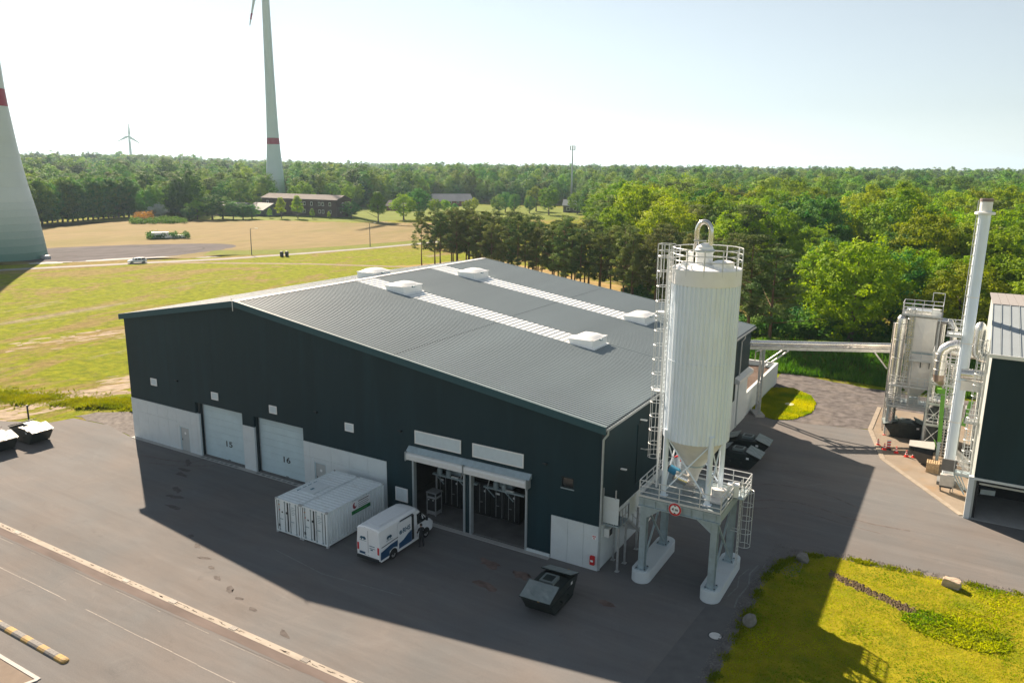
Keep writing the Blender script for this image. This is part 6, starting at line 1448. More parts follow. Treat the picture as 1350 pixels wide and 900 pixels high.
def plant(kind, x, y, H, lab, group, idx=None, wide=1., rr=random.Random(77)):
    L_ = PROTO[kind]; p = L_[rr.randrange(len(L_)) if idx is None else idx % len(L_)]; s = H/p[1]; rz = rr.uniform(0,6.28)
    w = s*wide*rr.uniform(.92,1.1); z = elev(x,y)-.05
    nm = {'pine':'pine tree','bush':'shrub'}.get(kind,'tree')
    if not p[3][0]:
        t = p[0]; p[3][0] = True; t.location = (x,y,z); t.rotation_euler = (0,0,rz); t.scale = (w,w,s); t['label'] = lab
        if group: t['group'] = group
        return t
    t = copy_thing(p[0], (x,y,z), rz, lab, None, (w,w,s), kids=p[2])
    if group: t['group'] = group
    elif 'group' in t: del t['group']
    return t
# landmark trees, each with its own description
x0_, y0_ = 4.8, 76.0
plant('oak', 5.2, 77.5, 17.0, 'huge bright green oak directly behind the pipe bridge', None, 0, 1.12)
plant('oak', 18.5, 76.5, 14.5, 'broad yellow green oak right of the huge oak, behind the filter tower', None, 1, 1.1)
plant('oak', 29.0, 74.5, 14.6, 'bright green oak seen above the dark building roof', None, 2, 1.15)
plant('oak', 38.5, 76.5, 15.2, 'green oak at the right frame edge above the pale roof', None, 0)
plant('dark', 8.0, 108.0, 16.0, 'dark blue green broad tree in a gap behind the huge oak', None, 0, 1.15)
plant('pine', -8.5, 73.0, 16.5, 'tall dark pine immediately right of the silo', None, 1, 1.5)
plant('pine', -4.8, 71.0, 15.0, 'dark ragged pine next to the huge oak on its left', None, 3, 1.5)
plant('oak', *polar(880,250), 21.0, 'tallest bright yellow green tree in the forest left of the silo top', None, 1)
plant('oak', *polar(825,262), 20.0, 'bright yellow green tree above the middle of the pine row', None, 0)
# pine row behind the hall
g_ = random.Random(31); pr_n = 0; pine_pts = []
A0, A1 = Vector((-106,124)), Vector((-16,84))
for row in range(3):
    k = 0; L_ = (A1-A0).length; nrm_ = Vector((.41,.91)).normalized()
    while k < L_:
        p = A0.lerp(A1, k/L_)+nrm_*(row*5.0+g_.uniform(-1.2,1.2))+ (A1-A0).normalized()*g_.uniform(-.8,.8)
        if row < 2 or g_.random() < .8: pine_pts.append((p.x, p.y, row))
        k += g_.uniform(3.4,5.6)
for (x, y, row) in pine_pts:
    rn_ = ('front','second','third','rear')[row]; sec = 'left end' if x < -80 else 'left half' if x < -60 else 'middle' if x < -40 else 'right part'
    plant('pine', x, y, g_.uniform(12.6,16.0), 'slender dark pine, %s row, %s of the pine belt behind the hall' % (rn_, sec), 'pines in the belt behind the hall', None, 1.15)
for k in range(20):                                    # undergrowth in the pine belt
    t = g_.random(); p = A0.lerp(A1, .62+t*.38)+Vector((.41,.91))*g_.uniform(2,16)
    plant('bush', p.x, p.y, g_.uniform(2.2,5.), 'leafy undergrowth shrub among the pine trunks', 'undergrowth between the pines')
for k in range(40):                                    # dark understorey at the foot of the oaks
    x = -14+k*1.75; plant('bush', x+g_.uniform(-.8,.8), 78.5+g_.uniform(-2.5,3.5)+(0 if x > 0 else 1.5), g_.uniform(3.,6.), 'leafy understorey shrub at the foot of the oaks behind the bank', 'understorey behind the grass bank', None, 1.3)
# clearing, settlement trees
def P_(u, d): return polar(u, d)
LT = [('slim',349,402,5.2,'small thin young tree left of the two round trees before the brick block'),('slim',364.5,398,11.0,'left of two rounded trees before the brown brick block'),('slim',386.5,397,12.,'right of two rounded trees before the brown brick block'),
 ('slim',406,396,5.4,'small young tree in front of the windows of the brick block'),('slim',428,396,3.8,'sapling near the right end of the brick block'),('dark',458,402,8.2,'bushy green tree at the right corner of the brick block'),
 ('slim',494,370,15.,'tall cone shaped tree standing alone on the lawn'),('oak',528,388,13.,'broad light green tree on the lawn right of the cone shaped one'),('dark',548,398,15.5,'dark conifer like tree in the middle of the settlement lawn'),
 ('oak',570,425,9.,'round light green tree before the long pink grey roof'),('dark',596,420,7,'dark green tree before the right half of the long roof'),('oak',583,440,8,'light green tree half hidden under the long roof'),
 ('oak',622,470,8.,'low green tree at the gable of the long roofed building'),('oak',612,455,7,'green tree just left of the brick gable'),('dark',433,470,16,'very dark round tree just behind the right part of the brick block'),('oak',395,455,17,'green rounded tree rising behind the middle of the brick block'),
 ('dark',655,445,11,'left of the row of small round trees on the far lawn'),('dark',676,445,11.5,'second of the row of small round trees on the far lawn'),('dark',664,465,12,'round tree behind the row on the far lawn'),('dark',696,455,10,'third of the row of small round trees on the far lawn'),
 ('oak',722,440,16,'big light green tree left of the small kiosk'),('oak',705,475,15,'yellow green tree behind the far lawn'),('dark',776,400,17,'big dark blue green tree right of the small kiosk'),('dark',793,380,19,'dark tall rounded tree right of the mast foot'),('oak',760,455,13,'smaller green tree behind the small kiosk'),
 ('dark',241,392,6.5,'small round dark shrub tree at the left of the hedge'),('oak',252,398,9.,'yellow green bush in the middle of the hedge by the dry field'),('dark',272,398,12.,'large dark round bush in the hedge by the dry field'),('dark',286,400,10.5,'dark bush to the right of the largest one in the hedge'),
 ('dark',300,396,8.5,'grey green bush in the right half of the hedge'),('dark',313,396,7.8,'second grey green bush in the right half of the hedge'),('dark',325,398,7.,'rightmost round bush of the hedge by the dry field'),
 ('dark',310,440,19,'broad bright topped tree behind the grey roofed sheds'),('dark',292,450,17,'tree left of the broad one behind the grey roofed sheds')]
for kd, u, d, H, lab in LT: plant(kd, *P_(u,d), H, lab, None, None, 1.2 if kd == 'slim' else (1.65 if 'hedge' in lab or 'bush' in lab else 1.15))
gl_ = random.Random(44)
ORD = ['first','second','third','fourth','fifth','sixth','seventh','eighth','ninth','tenth','eleventh','twelfth','thirteenth','fourteenth','fifteenth','sixteenth','seventeenth','eighteenth','nineteenth','twentieth','twenty first','twenty second','twenty third','twenty fourth','twenty fifth','last']
for k in range(26):
    u = -12+k*6.9; plant('wall', *P_(u, 372+max(0,u)*.33+gl_.uniform(-3,3)), gl_.uniform(17.5,20.5), ORD[k]+' tree from the turbine side in the dark front of the left forest', 'front trees of the left forest', None, 1.1)
w_ = P_(198,402); bl = plant('bush', *w_, 7.5, 'pale grey flowering tree beside the orange reeds', None)
c2_ = [c for c in bpy.data.objects if c.parent == bl and c.name.startswith('crown')][0]; c2_.data = c2_.data.copy(); c2_.data.materials[0] = leafmat('pale_blossom', (.35,.40,.36), (.5,.54,.5), objrand=0)
REED = leafmat('reed', (.30,.13,.05), (.42,.20,.09), objrand=0)
def mass(name, lab, cat, spots, size, m, n_per=60, leaf=.5, seed=1, kind='stuff', flat=.9):
    me = rawmesh(name, leafcloud([(x,y,z,r,flat) for x,y,z,r in spots], n_per, leaf, seed), 4, m); return tag(meshobj(name, me, kind=kind), lab, cat)
g_ = random.Random(8)
mass('reed_bed', 'orange brown dry reeds at the foot of the left forest', 'reeds', [(*P_(g_.uniform(170,192),g_.uniform(384,398)), g_.uniform(.8,3.2), g_.uniform(1.2,2.)) for k in range(60)], 1, REED, 60, .5, 2)
mass('low_scrub', 'strip of light green low scrub beyond the dry field', 'scrub', [(*P_(g_.uniform(163,236),g_.uniform(372,392)), g_.uniform(.2,1.4), g_.uniform(.9,1.6)) for k in range(160)], 1, leafmat('scrub', (.10,.15,.03), (.18,.22,.05), objrand=0), 50, .5, 3)
mass('bramble_heap', 'dark bramble heap beside two white boxes on the field edge', 'bramble', [(*P_(g_.uniform(184,237),g_.uniform(296,303)), g_.uniform(.3,1.9)*(1-abs(k/60-.5)*.8), g_.uniform(.8,1.4)) for k in range(60)], 1, LEAFD, 70, .4, 4)
# forest: individuals near the plant, one mass of stuff beyond
def in_forest(x, y):
    dx, dy = x-CAM.x, y-CAM.y; d = math.hypot(dx, dy); th = math.atan2(dx, dy)-YAW
    u = 675+math.tan(max(-1.2,min(1.2,th)))*FPX/math.cos(PITCH)
    if y < 66 and x > -30: return False, u, d
    if u < 165: lim = 400+max(0,u)*.35
    elif u < 340: lim = 408 + (52 if u > 262 else 0)
    elif u < 470: lim = 462
    elif u < 560: lim = 515
    elif u < 640: lim = 575
    elif u < 770: lim = 560
    elif u < 800: lim = 560-(u-770)*12
    else:
        # behind the pine belt / oak row
        t = (x+106)/90.; yl = 124-40*t + (26 if u > 800 else 60) if x < -16 else 84-(x+16)*.45+10 if x < 6 else 84
        return y > yl, u, d
    if 345 < u < 388: lim = 612
    if 741 < u < 762: lim = 620
    return d > lim, u, d
cells = {}
def jittergrid(cell, d0, d1, hw, seed):
    g = random.Random(seed); out_ = []
    X0 = int((CAM.x-d1)/cell)-1; X1 = int((CAM.x+d1)/cell)+1; Y0 = int((CAM.y)/cell)-1; Y1 = int((CAM.y+d1)/cell)+1
    for i in range(X0, X1):
        for j in range(Y0, Y1):
            x = (i+g.uniform(.08,.92))*cell; y = (j+g.uniform(.08,.92))*cell; dx, dy = x-CAM.x, y-CAM.y; d = math.hypot(dx,dy)
            if not (d0 <= d < d1): continue
            th = math.atan2(dx,dy)-YAW
            if abs(th) > hw: continue
            if noise.noise((x*.012, y*.012, 2)) > .42 and d < 500: continue
            out_.append((x,y,d))
    return out_
near = []; far = []
for (x, y, d) in jittergrid(8.3, 100, 620, R(44), 3):
    ok, u, d = in_forest(x, y)
    if ok: near.append((d, x, y, u))
near.sort()
g_ = random.Random(99); cnt = 0
vis = [n_ for n_ in near if -60 < n_[3] < 1420]
KEEP = vis[:225]; ks = {(a[1],a[2]) for a in KEEP}
for d, x, y, u in KEEP:
    rnd = g_.random(); H = (g_.uniform(14.5,18.5)+4.5*g_.random()**2)*(1.04 if d > 180 else .94)
    if d < 150: H = g_.uniform(12.5,16)
    zone = 'left of the silo' if u < 905 else 'between silo and filter tower' if u < 1160 else 'behind chimney and dark building'
    hs_ = 'tall' if H > 18.5 else 'medium' if H > 16 else 'low'; rk = 'front' if d < 170 else 'middle' if d < 240 else 'back'
    if rnd < .62: plant('oak', x, y, H, '%s fresh green tree, %s forest rows %s' % (hs_, rk, zone), 'broadleaf trees of the near forest')
    elif rnd < .84: plant('dark', x, y, H*.95, '%s dark green tree, %s forest rows %s' % (hs_, rk, zone), 'darker broadleaf trees of the near forest')
    else: plant('pine', x, y, H*.95, '%s pine among other trees, %s forest rows %s' % (hs_, rk, zone), 'pines scattered in the near forest', None, 1.7)
for d, x, y, u in near:
    if (x,y) not in ks: far.append((x, y, g_.uniform(.8,1.1)+.55*g_.random()**2))
for (x, y, d) in jittergrid(10.5, 620, 1250, R(44), 4):
    ok, u, d = in_forest(x, y)
    if ok: far.append((x, y, g_.uniform(.8,1.1)+.9*g_.random()**4))
for (x, y, d) in jittergrid(14.5, 1250, 3000, R(42), 5):
    if noise.noise((x*.002,y*.002,9)) < .55: far.append((x, y, g_.uniform(1.1,1.55)+.7*g_.random()**6))
fl_ = [p for p in far]
# far trees: instances of light crowns scattered on points
def farproto(sd, n, nper, leaf, Rc=5.4, H=16):
    cl = crown_clumps(H-.6, Rc-.4, 1.2, n, 1.1, sd); V = leafcloud(cl, nper, leaf, sd, ball=1.); return V
def far_forest(name, lab, pts, sd, n, nper, leaf):
    me0 = rawmesh(name+'_crown', farproto(sd, n, nper, leaf), 4, LEAFF)
    src = bpy.data.objects.new('forest_tree', me0); col.objects.link(src)
    x, y, s = pts[0]; src.location = (x,y,elev(x,y)-.3); src['kind'] = 'stuff'; tag(src, lab+', a single crown of it', 'forest')
    me = bpy.data.meshes.new(name); me.from_pydata([(a,b_,elev(a,b_)-.3) for a,b_,c in pts], [], [])
    at_ = me.attributes.new('scl','FLOAT','POINT'); at_.data.foreach_set('value', [c for a,b_,c in pts])
    o = meshobj(name, me, kind='stuff'); tag(o, lab, 'forest')
    ng = bpy.data.node_groups.new(name+'_nodes','GeometryNodeTree'); ng.interface.new_socket('Geometry', in_out='INPUT', socket_type='NodeSocketGeometry'); ng.interface.new_socket('Geometry', in_out='OUTPUT', socket_type='NodeSocketGeometry')
    N = ng.nodes; L = ng.links; gi = N.new('NodeGroupInput'); go = N.new('NodeGroupOutput'); ip = N.new('GeometryNodeInstanceOnPoints'); oi = N.new('GeometryNodeObjectInfo'); oi.inputs['Object'].default_value = src; oi.inputs['As Instance'].default_value = True
    na = N.new('GeometryNodeInputNamedAttribute'); na.data_type = 'FLOAT'; na.inputs['Name'].default_value = 'scl'
    rv = N.new('FunctionNodeRandomValue'); rv.data_type = 'FLOAT_VECTOR'; rv.inputs[0].default_value = (0,0,0); rv.inputs[1].default_value = (.12,.12,6.28)
    L.new(gi.outputs[0], ip.inputs['Points']); L.new(oi.outputs['Geometry'], ip.inputs['Instance']); L.new(na.outputs['Attribute'], ip.inputs['Scale']); L.new(rv.outputs[0], ip.inputs['Rotation']); L.new(ip.outputs[0], go.inputs[0])
    md = o.modifiers.new('scatter','NODES'); md.node_group = ng
near_far = [p for p in fl_ if math.hypot(p[0]-CAM.x,p[1]-CAM.y) < 700]; mid = [p for p in fl_ if math.hypot(p[0]-CAM.x,p[1]-CAM.y) >= 700]
for i in range(3):
    far_forest('forest', ('dense broadleaf forest beyond the clearing','darker trees mixed through the forest beyond the clearing','light crowns mixed through the forest beyond the clearing')[i], near_far[i::3], 41+i, 150, 48, .46)
for i in range(2):
    far_forest('far_forest', ('continuous forest reaching to the horizon','taller crowns in the forest near the horizon')[i], mid[i::2], 51+i, 90, 32, .7)
# canopy of the forest towards the horizon
q = MB(); q.closed_fix = False; rs_ = [2900+i*60 for i in range(20)]+[4100+i*150 for i in range(14)]+[6300+i*400 for i in range(14)]; na_ = 260
for r in rs_:
    for k in range(na_+1):
        th = YAW+R(-43)+R(86)*k/na_; x = CAM.x+r*math.sin(th); y = CAM.y+r*math.cos(th)
        q.v.append((x, y, elev(x,y)+15+5*noise.noise((x*.012,y*.012,1))+5*noise.noise((x*.002,y*.002,5))))
for i in range(len(rs_)-1):
    for k in range(na_): a = i*(na_+1)+k; q.f.append((a,a+1,a+na_+2,a+na_+1))
tag(q.build('forest_canopy', mat('canopy', (.055,.085,.03), .95, var=.35, scale=.02, coord='World', bump=1., bscale=.05), kind='stuff'), 'unbroken hazy forest canopy along the horizon', 'forest')
def hill(u0, u1, d, h, w, seed):
    q = MB(); q.closed_fix = False; n = 40
    for j in range(7):
        for i in range(n+1):
            t = i/n; u = u0+(u1-u0)*t; x, y = polar(u, d+(j-3)*w/6)
            z = h*math.sin(math.pi*t)**1.2*math.cos((j-3)/3*math.pi/2)*(1+.18*noise.noise((t*5,seed,j*.3))); q.v.append((x,y,z-5))
    for j in range(6):
        for i in range(n): a = j*(n+1)+i; q.f.append((a,a+1,a+n+2,a+n+1))
    q.build('hills', mat('far_hill', (.06,.085,.045), .95, var=.2, scale=.002, coord='World'), kind='structure')
hill(60,260,10500,135,2500,1); hill(300,420,11500,120,2000,2); hill(-200,110,11000,110,2500,3)

# ------------------------------------------------------------------ wind turbines
TWR = [mat('turbine_white', (.60,.68,.71), .45, var=.04, scale=.15), mat('band_pale_green', (.47,.58,.50), .5, var=.04), mat('band_green', (.34,.48,.41), .5, var=.04), mat('band_mid_green', (.24,.38,.31), .5, var=.05), mat('band_dark_green', (.15,.28,.23), .5, var=.05), mat('band_red', (.32,.015,.05), .5)]
def trad(z): 
    K = [(0,7.3),(6,7.0),(12,6.55),(20,6.0),(30,5.2),(43,4.35),(60,3.8),(90,3.2),(150,2.35),(170,2.2)]
    for (a, ra_), (b_, rb_) in zip(K, K[1:]):
        if z <= b_: return ra_+(rb_-ra_)*(z-a)/(b_-a)
    return K[-1][1]
def turbine(lab, x, y, hub, face, blade_rot, blade, sc=1., bands=True, seams=True, trad=trad, thick=1.):
    t = thing('wind_turbine', lab, 'wind turbine', (x,y,elev(x,y)), 0)
    zs_ = [(k*1.9,(k+1)*1.9,-(k+1)) for k in range(8)] if bands else [(0,15.2,0)]
    z = 15.2
    while z < 39.3: zs_.append((z, z+3.8 if z+3.8 < 39.3 else 39.8, 0)); z += 3.8
    zs_[-1] = (zs_[-1][0], 39.8, 0); zs_ += [(39.8,44.2,5 if bands else 0)]; z = 44.2
    while z < hub-3: zs_.append((z, min(hub-2, z+7.6), 0)); z += 7.6
    for k, (a, b_, mi) in enumerate(zs_):
        MB().lathe((x,y,0), [(trad(a)*sc,a),(trad(a)*sc,a+.001),(trad(b_-.07)*sc,b_-.07),((trad(b_-.07)-.035)*sc,b_-.05),((trad(b_)-.035)*sc,b_)], 48).build('tower_section', TWR[mi] if mi >= 0 else mat('band_green_%d' % -mi, tuple(a_+(b2-a_)*((-mi-1)/8)**.85 for a_, b2 in zip((.13,.27,.22),(.60,.68,.71))), .5, var=.04), t, smooth=20.)
    f = Vector((math.cos(face), math.sin(face), 0)); c = Vector((x,y,hub)); s = Vector((-f.y,f.x,0))
    MB().tube([c-f*9*sc, c-f*7*sc, c-f*2*sc, c+f*2.2*sc, c+f*3.6*sc, c+f*4.6*sc], [1.4*sc,2.6*sc,3.3*sc,3.0*sc,2.0*sc,.3*sc], 20).build('nacelle', TWR[0], t, smooth=60.)
    for k in range(3):
        a = blade_rot+k*2*math.pi/3; d = s*math.sin(a)+Vector((0,0,1))*math.cos(a); w_ = d.cross(f); o_ = c+f*3.0*sc; q = MB(); V = []
        st_ = [(0,1.6,1.2),(.08,2.2,1.0),(.2,3.6,.7),(.45,2.6,.42),(.75,1.6,.22),(.97,.9,.12),(1.,.3,.06)]
        for (u, cw, th_) in st_:
            p = o_+d*blade*u
            for (e1, e2) in ((-.35,0),(0,.5),(.65,0),(0,-.5)): V.append(tuple(p+w_*cw*e1*(blade/41)*thick+f*th_*e2*(blade/41)*thick))
        F_ = []
        for i in range(len(st_)-1):
            for j in range(4): F_.append((i*4+j,i*4+(j+1)%4,(i+1)*4+(j+1)%4,(i+1)*4+j))
        F_.append((0,3,2,1)); n_ = (len(st_)-1)*4; F_.append((n_,n_+1,n_+2,n_+3)); q.add(V,F_)
        bl_ = q.build('blade', TWR[0], t, smooth=50.)
        if bands:
            q = MB(); pa, pb_ = o_+d*blade*.80, o_+d*blade*.90; V = []
            for p, cw, th_ in ((pa,1.55,.24),(pb_,1.25,.2)):
                for (e1, e2) in ((-.37,0),(0,.6),(.67,0),(0,-.6)): V.append(tuple(p+w_*cw*e1*(blade/41)+f*th_*e2*(blade/41)*1.3))
            q.add(V, [(0,1,5,4),(1,2,6,5),(2,3,7,6),(3,0,4,7),(0,3,2,1),(4,5,6,7)]); q.build('red_band', TWR[5], bl_)
    return t
def trad1(z):
    K = [(0,9.5),(5,9.0),(12,8.1),(20,6.6),(28,5.5),(42,4.15),(60,3.5),(90,3.0),(170,2.2)]
    for (a, ra_), (b_, rb_) in zip(K, K[1:]):
        if z <= b_: return ra_+(rb_-ra_)*(z-a)/(b_-a)
    return K[-1][1]
x, y = polar(-8.5, 252); T1 = (x, y)
turbine('huge white wind turbine tower with green banded foot cut by the left frame edge', x, y, 165, R(-95), R(180-60), 41, trad=trad1)
MB_ = MB().box(x+8.6,x+10.6,y+4.0,y+5.6,0,.9); mat('door_dark',(.1,.1,.1))
tag(MB_.build('plant_box', mat('box_grey', (.5,.5,.5), .6)), 'low grey box at the foot of the huge turbine', 'box')
x, y = polar(358.8, 600); turbine('tall wind turbine with a red ring rising behind the brown brick block', x, y, 160, R(-75), R(180+16), 42)
x, y = polar(170.5, 2300); turbine('small distant wind turbine above the forest at the left', x, y, 92, R(-50), R(4), 33, .8, False, thick=2.2)
# telecom mast
x, y = polar(751.5, 600); ms = thing('telecom_mast', 'slim grey telecom mast with drum of antennas above the forest', 'mast', (x,y,0))
MB().tube([(x,y,0),(x,y,33)], [.75,.5], 14).build('tube', mat('mast_pale', (.50,.54,.55), .5), ms, smooth=True); MB().tube([(x,y,33),(x,y,42)], [.38,.3], 10).build('upper_tube', mat('mast_grey', (.22,.27,.28), .5), ms, smooth=True)
for k in range(6):
    a = k*math.pi/3; MB().rbox((x+1.9*math.cos(a),y+1.9*math.sin(a),40.4),(.3,.75,3.2),a).build('antenna', mat('antenna_grey', (.42,.45,.45), .5), ms)
q = MB(); q.ring((x,y,38.9), 1.8, .12, 16); q.ring((x,y,41.9), 1.8, .1, 16)
for k in range(6): a = k*math.pi/3; q.bar((x,y,38.9),(x+1.8*math.cos(a),y+1.8*math.sin(a),38.9),.12)
q.build('antenna_ring', MATS['mast_grey'], ms)

# ------------------------------------------------------------------ far buildings
BRICK = mat('brown_brick', (.085,.055,.045), .9, var=.12, scale=.8); ROOFG = mat('old_roof', (.20,.185,.18), .9, spec=.1, var=.12, scale=.3); WINF = mat('window_white', (.62,.62,.60), .5); REDB = mat('red_brick', (.20,.07,.05), .9, var=.1)
def house(name, lab, p0, ang_, L_, D, he, hr_, wm, rm, wins=(), cat='building', over=.6):
    """p0 front left corner, ang_ direction of the front wall"""
    t = thing(name, lab, cat, (p0[0],p0[1],0), ang_)
    def B(q, nm, m, par=None): o = q.build(nm, m, None); o.parent = par or t; return o
    w = B(MB().prism([(0,0),(D,0),(D,he),(D/2,hr_-.1),(0,he)], 0, L_, 'X'), 'wall', wm)
    q = MB(); sl_ = (hr_-he)/(D/2)
    q.add([(-over,-over,he-sl_*over),(L_+over,-over,he-sl_*over),(L_+over,D/2,hr_),(-over,D/2,hr_),(-over,-over,he-sl_*over+.25),(L_+over,-over,he-sl_*over+.25),(L_+over,D/2,hr_+.25),(-over,D/2,hr_+.25)], [(0,3,2,1),(4,5,6,7),(0,1,5,4),(1,2,6,5),(2,3,7,6),(3,0,4,7)])
    q.add([(-over,D+over,he-sl_*over),(L_+over,D+over,he-sl_*over),(L_+over,D/2+.01,hr_),(-over,D/2+.01,hr_),(-over,D+over,he-sl_*over+.25),(L_+over,D+over,he-sl_*over+.25),(L_+over,D/2+.01,hr_+.25),(-over,D/2+.01,hr_+.25)], [(0,1,2,3),(4,7,6,5),(0,4,5,1),(1,5,6,2),(2,6,7,3),(3,7,4,0)])
    B(q, 'roof', rm)
    for (a, z, ww, hh, side) in wins:
        if side == 'f':
            f_ = B(MB().box(a-ww/2,a+ww/2,-.08,-.02,z-hh/2,z+hh/2), 'window', WINF); B(MB().box(a-ww*.32,a+ww*.32,-.10,-.081,z-hh*.36,z+hh*.36), 'pane', GLASS, f_)
        else:
            f_ = B(MB().box(L_+.02,L_+.08,a-ww/2,a+ww/2,z-hh/2,z+hh/2), 'window', WINF); B(MB().box(L_+.081,L_+.1,a-ww*.3,a+ww*.3,z-hh*.36,z+hh*.36), 'pane', GLASS, f_)
    return t
p0 = Vector((-306.5,248.8)); p1 = Vector((-257.5,252.6)); LA = (p1-p0).length; an = math.atan2((p1-p0).y,(p1-p0).x)
wn = [((u-343)/102*LA, z, 1.5, 1.9, 'f') for u in (351,368,373,398,402.3,412,422.3,427,436.3) for z in (2.6,6.4)]+[(5,6.4,1.3,1.8,'s'),(5,3.6,1.3,1.8,'s'),(390/1e9+LA*.46/1e9+3,2.6,1,1,'s')]
house('brick_block', 'long dark brown two storey brick building with grey roof beyond the dry field', p0, an, LA, 12, 8.6, 10.6, BRICK, ROOFG, wn)
a_ = Vector(polar(546,520)); b__ = Vector(polar(620,530)); an2 = math.atan2((b__-a_).y,(b__-a_).x)
house('long_house', 'long building with pale pinkish roof and red brick gable among trees', a_, an2, (b__-a_).length, 12, 3.6, 7.6, REDB, mat('pink_roof', (.62,.53,.51), .9, spec=.1, var=.1, scale=.2), [(3+k*5,2.4,1.6,1.4,'f') for k in range(8)]+[(4,3,1.2,1.4,'s'),(9,3,1.2,1.4,'s')])
p_ = Vector(polar(505,470)); house('long_house', 'small low house with grey roof left of the long pink roofed building', p_, R(12), 14, 9, 2.8, 5.6, REDB, ROOFG, [(3,1.6,1.2,1.2,'f'),(8,1.6,1.2,1.2,'f')])
p_ = Vector(polar(318,428)); house('shed', 'grey metal roofed shed touching the left end of the brick block', p_, R(-8), 15, 12, 3.2, 6.2, mat('shed_dark', (.07,.08,.09), .7), mat('shed_roof', (.16,.18,.19), .7, 0., spec=.1), [(3,1.6,1.2,1.2,'f')])
p_ = Vector(polar(272,430)); house('shed', 'low shed with pale roof hidden behind the hedge', p_, R(10), 18, 11, 4.2, 6.4, MATS['shed_dark'], mat('shed_roof_pale', (.26,.26,.26), .8, spec=.1), [(3,2.6,1.2,1.2,'f')])
p_ = Vector(polar(741,468)); house('kiosk', 'small white and dark house with pale roof at the foot of the mast', p_, R(20), 9.5, 9.5, 4.2, 7.2, mat('kiosk_wall', (.14,.12,.12), .7), ROOFTRIM, [(3,1.9,2.4,1.8,'f'),(7,1.9,2.2,1.8,'f')])
# lane furniture, car
def lamp_post(lab, x, y, h):
    t = thing('street_lamp', lab, 'street lamp', (x,y,0), 0, 'lamps along the lane'); MB().tube([(x,y,0),(x,y,h)], [.14,.09], 8).build('pole', mat('lamp_grey', (.16,.17,.17), .5, .3), t, smooth=True)
    MB().bar((x,y,h),(x+1.1,y+.9,h+.1),.08).build('arm', MATS['lamp_grey'], t); MB().rbox((x+1.3,y+1.05,h+.08),(.8,.3,.14),.7).build('lamp_head', WHITE, t)
lamp_post('slim lamp post by the lane near the gravel circle', -160.8, 113.0, 7.6); lamp_post('slim lamp post by the lane farther right, before the pine belt', -149.6, 152.0, 7.6)
t = thing('litter_bin', 'pair of small dark bins beside the lane', 'bins', (-150.5,115.5,0)); MB().lathe((-150.9,115.2,0), [(.5,.0),(.55,1.3),(.4,1.5),(.05,1.55)], 12).build('bin', INK, t); MB().lathe((-149.9,116.2,0), [(.5,.0),(.55,1.3),(.4,1.5),(.05,1.55)], 12).build('bin', INK, t)
for u, d, ll, lab in ((200,298,5.5,'white box van body parked at the bramble heap'),(219,298,7,'low pale tarpaulin covered load at the bramble heap')):
    x, y = polar(u, d); t = thing('storage_box', lab, 'box', (x,y,0), R(50)); 
    for q, nm, m in ((MB().box(-ll/2,ll/2,-1,1,.3,2.3 if u == 200 else 1.2),'box',WHITE),(MB().box(-ll/2+.2,ll/2-.2,-.8,.8,.02,.3),'base',INK)): o = q.build(nm, m, None, bevel=.05 if nm == 'box' else 0); o.parent = t
ct = thing('parked_car', 'white estate car driving on the lane past the gravel circle', 'car', (-169.6,82.6,0.0), R(68+180))
q = MB(); CS = [(-2.3,.35,.62,.85),(-2.25,.3,.80,1.0),(-1.9,.28,.86,1.38),(-1.5,.28,.87,1.45),(.0,.28,.87,1.46),(.5,.28,.87,1.40),(1.15,.28,.87,.98),(1.9,.28,.84,.86),(2.25,.32,.74,.70),(2.32,.4,.6,.55)]
V = []; 
for (xx, z0, w_, z1) in CS:
    zm = min(z1-.05,.86)
    for s_ in ((-w_,z0),(-w_-.03,zm*.7),(-w_,zm),(-w_+(.18 if z1 > 1.2 else .08),z1-.03),(0,z1),(w_-(.18 if z1 > 1.2 else .08),z1-.03),(w_,zm),(w_+.03,zm*.7),(w_,z0)): V.append((xx,s_[0],s_[1]))
F_ = []
for i in range(len(CS)-1):
    for j in range(8): F_.append((i*9+j,i*9+j+1,(i+1)*9+j+1,(i+1)*9+j))
    F_.append((i*9+8,i*9,(i+1)*9,(i+1)*9+8))
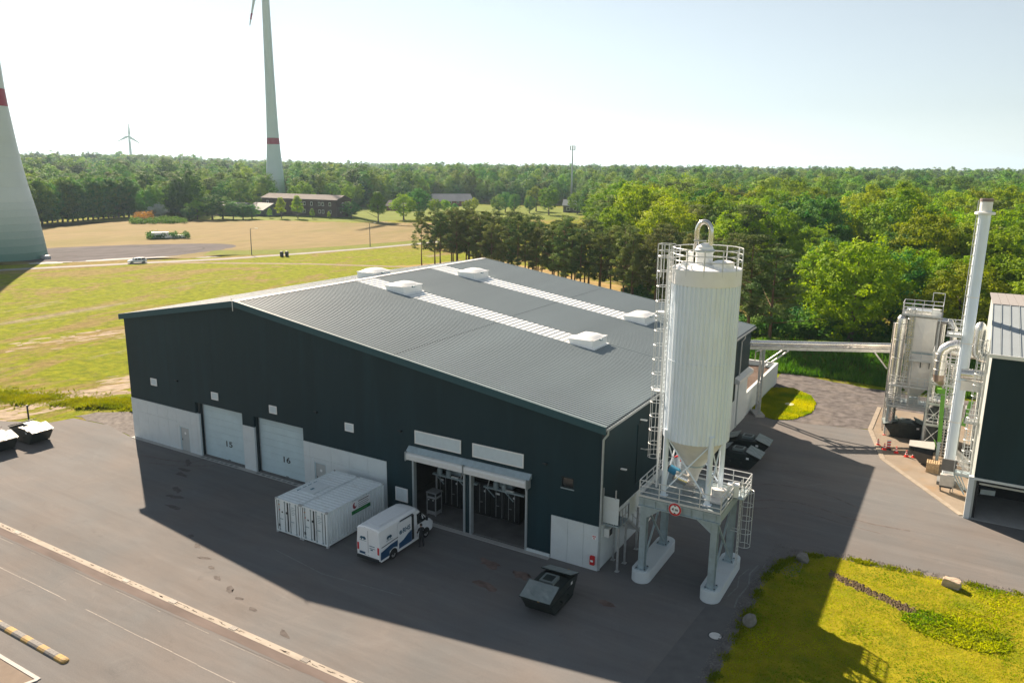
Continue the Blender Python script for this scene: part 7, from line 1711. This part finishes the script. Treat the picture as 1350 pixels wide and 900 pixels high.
F_.append(tuple(range(9))); F_.append(tuple((len(CS)-1)*9+j for j in reversed(range(9)))); q.add(V,F_); o = q.build('body', VANW, None, smooth=30.); o.parent = ct
for s in (-1,1):
    for a, b_ in ((-1.85,-.95),(-.88,-.02),(.05,.78)):
        o = MB().add([(a,s*.875,.90),(b_,s*.875,.90),(b_-(.25 if b_ > .7 else 0),s*.735,1.36),(a+.1,s*.735,1.36),(a,s*.86,.90),(b_,s*.86,.90),(b_-(.25 if b_ > .7 else 0),s*.72,1.36),(a+.1,s*.72,1.36)], [(0,1,2,3),(7,6,5,4),(0,4,5,1),(1,5,6,2),(2,6,7,3),(3,7,4,0)]).build('window', GLASS, None); o.parent = ct
    for wx_ in (-1.45,1.4):
        o = MB().tube([(wx_,s*.68,.33),(wx_,s*.90,.33)], .33, 16).build('wheel', BLACK, None); o.parent = ct
        o2 = MB().tube([(wx_,s*.90,.33),(wx_,s*.91,.33)], .19, 10).build('rim', MATS['wheel_rim'], None); o2.parent = o
o = MB().add([(.62,-.68,1.37),(.62,.68,1.37),(1.16,.76,1.0),(1.16,-.76,1.0)], [(0,1,2,3)]); o.v = [(a+.015,b_,c+.02) for a,b_,c in o.v]; o = o.build('windscreen', GLASS, None); o.parent = ct
# unused tree prototypes removed
for L_ in PROTO.values():
    for p in L_:
        if not p[3][0]:
            for c in p[2]+[p[0]]: bpy.data.objects.remove(c)
# ------------------------------------------------------------------ air
hz = MB().box(-16000,16000,-16000,16000,-8,225).build('haze', None, kind='stuff'); tag(hz, 'thin pale summer haze over the whole landscape', 'haze')
hm = bpy.data.materials.new('haze'); hm.use_nodes = True; n = hm.node_tree; n.nodes.clear(); o_ = n.nodes.new('ShaderNodeOutputMaterial'); pv = n.nodes.new('ShaderNodeVolumePrincipled')
pv.inputs['Color'].default_value = (.58,.80,1,1); pv.inputs['Density'].default_value = .00010; pv.inputs['Anisotropy'].default_value = .3
n.links.new(pv.outputs[0], o_.inputs['Volume']); hz.data.materials.append(hm)
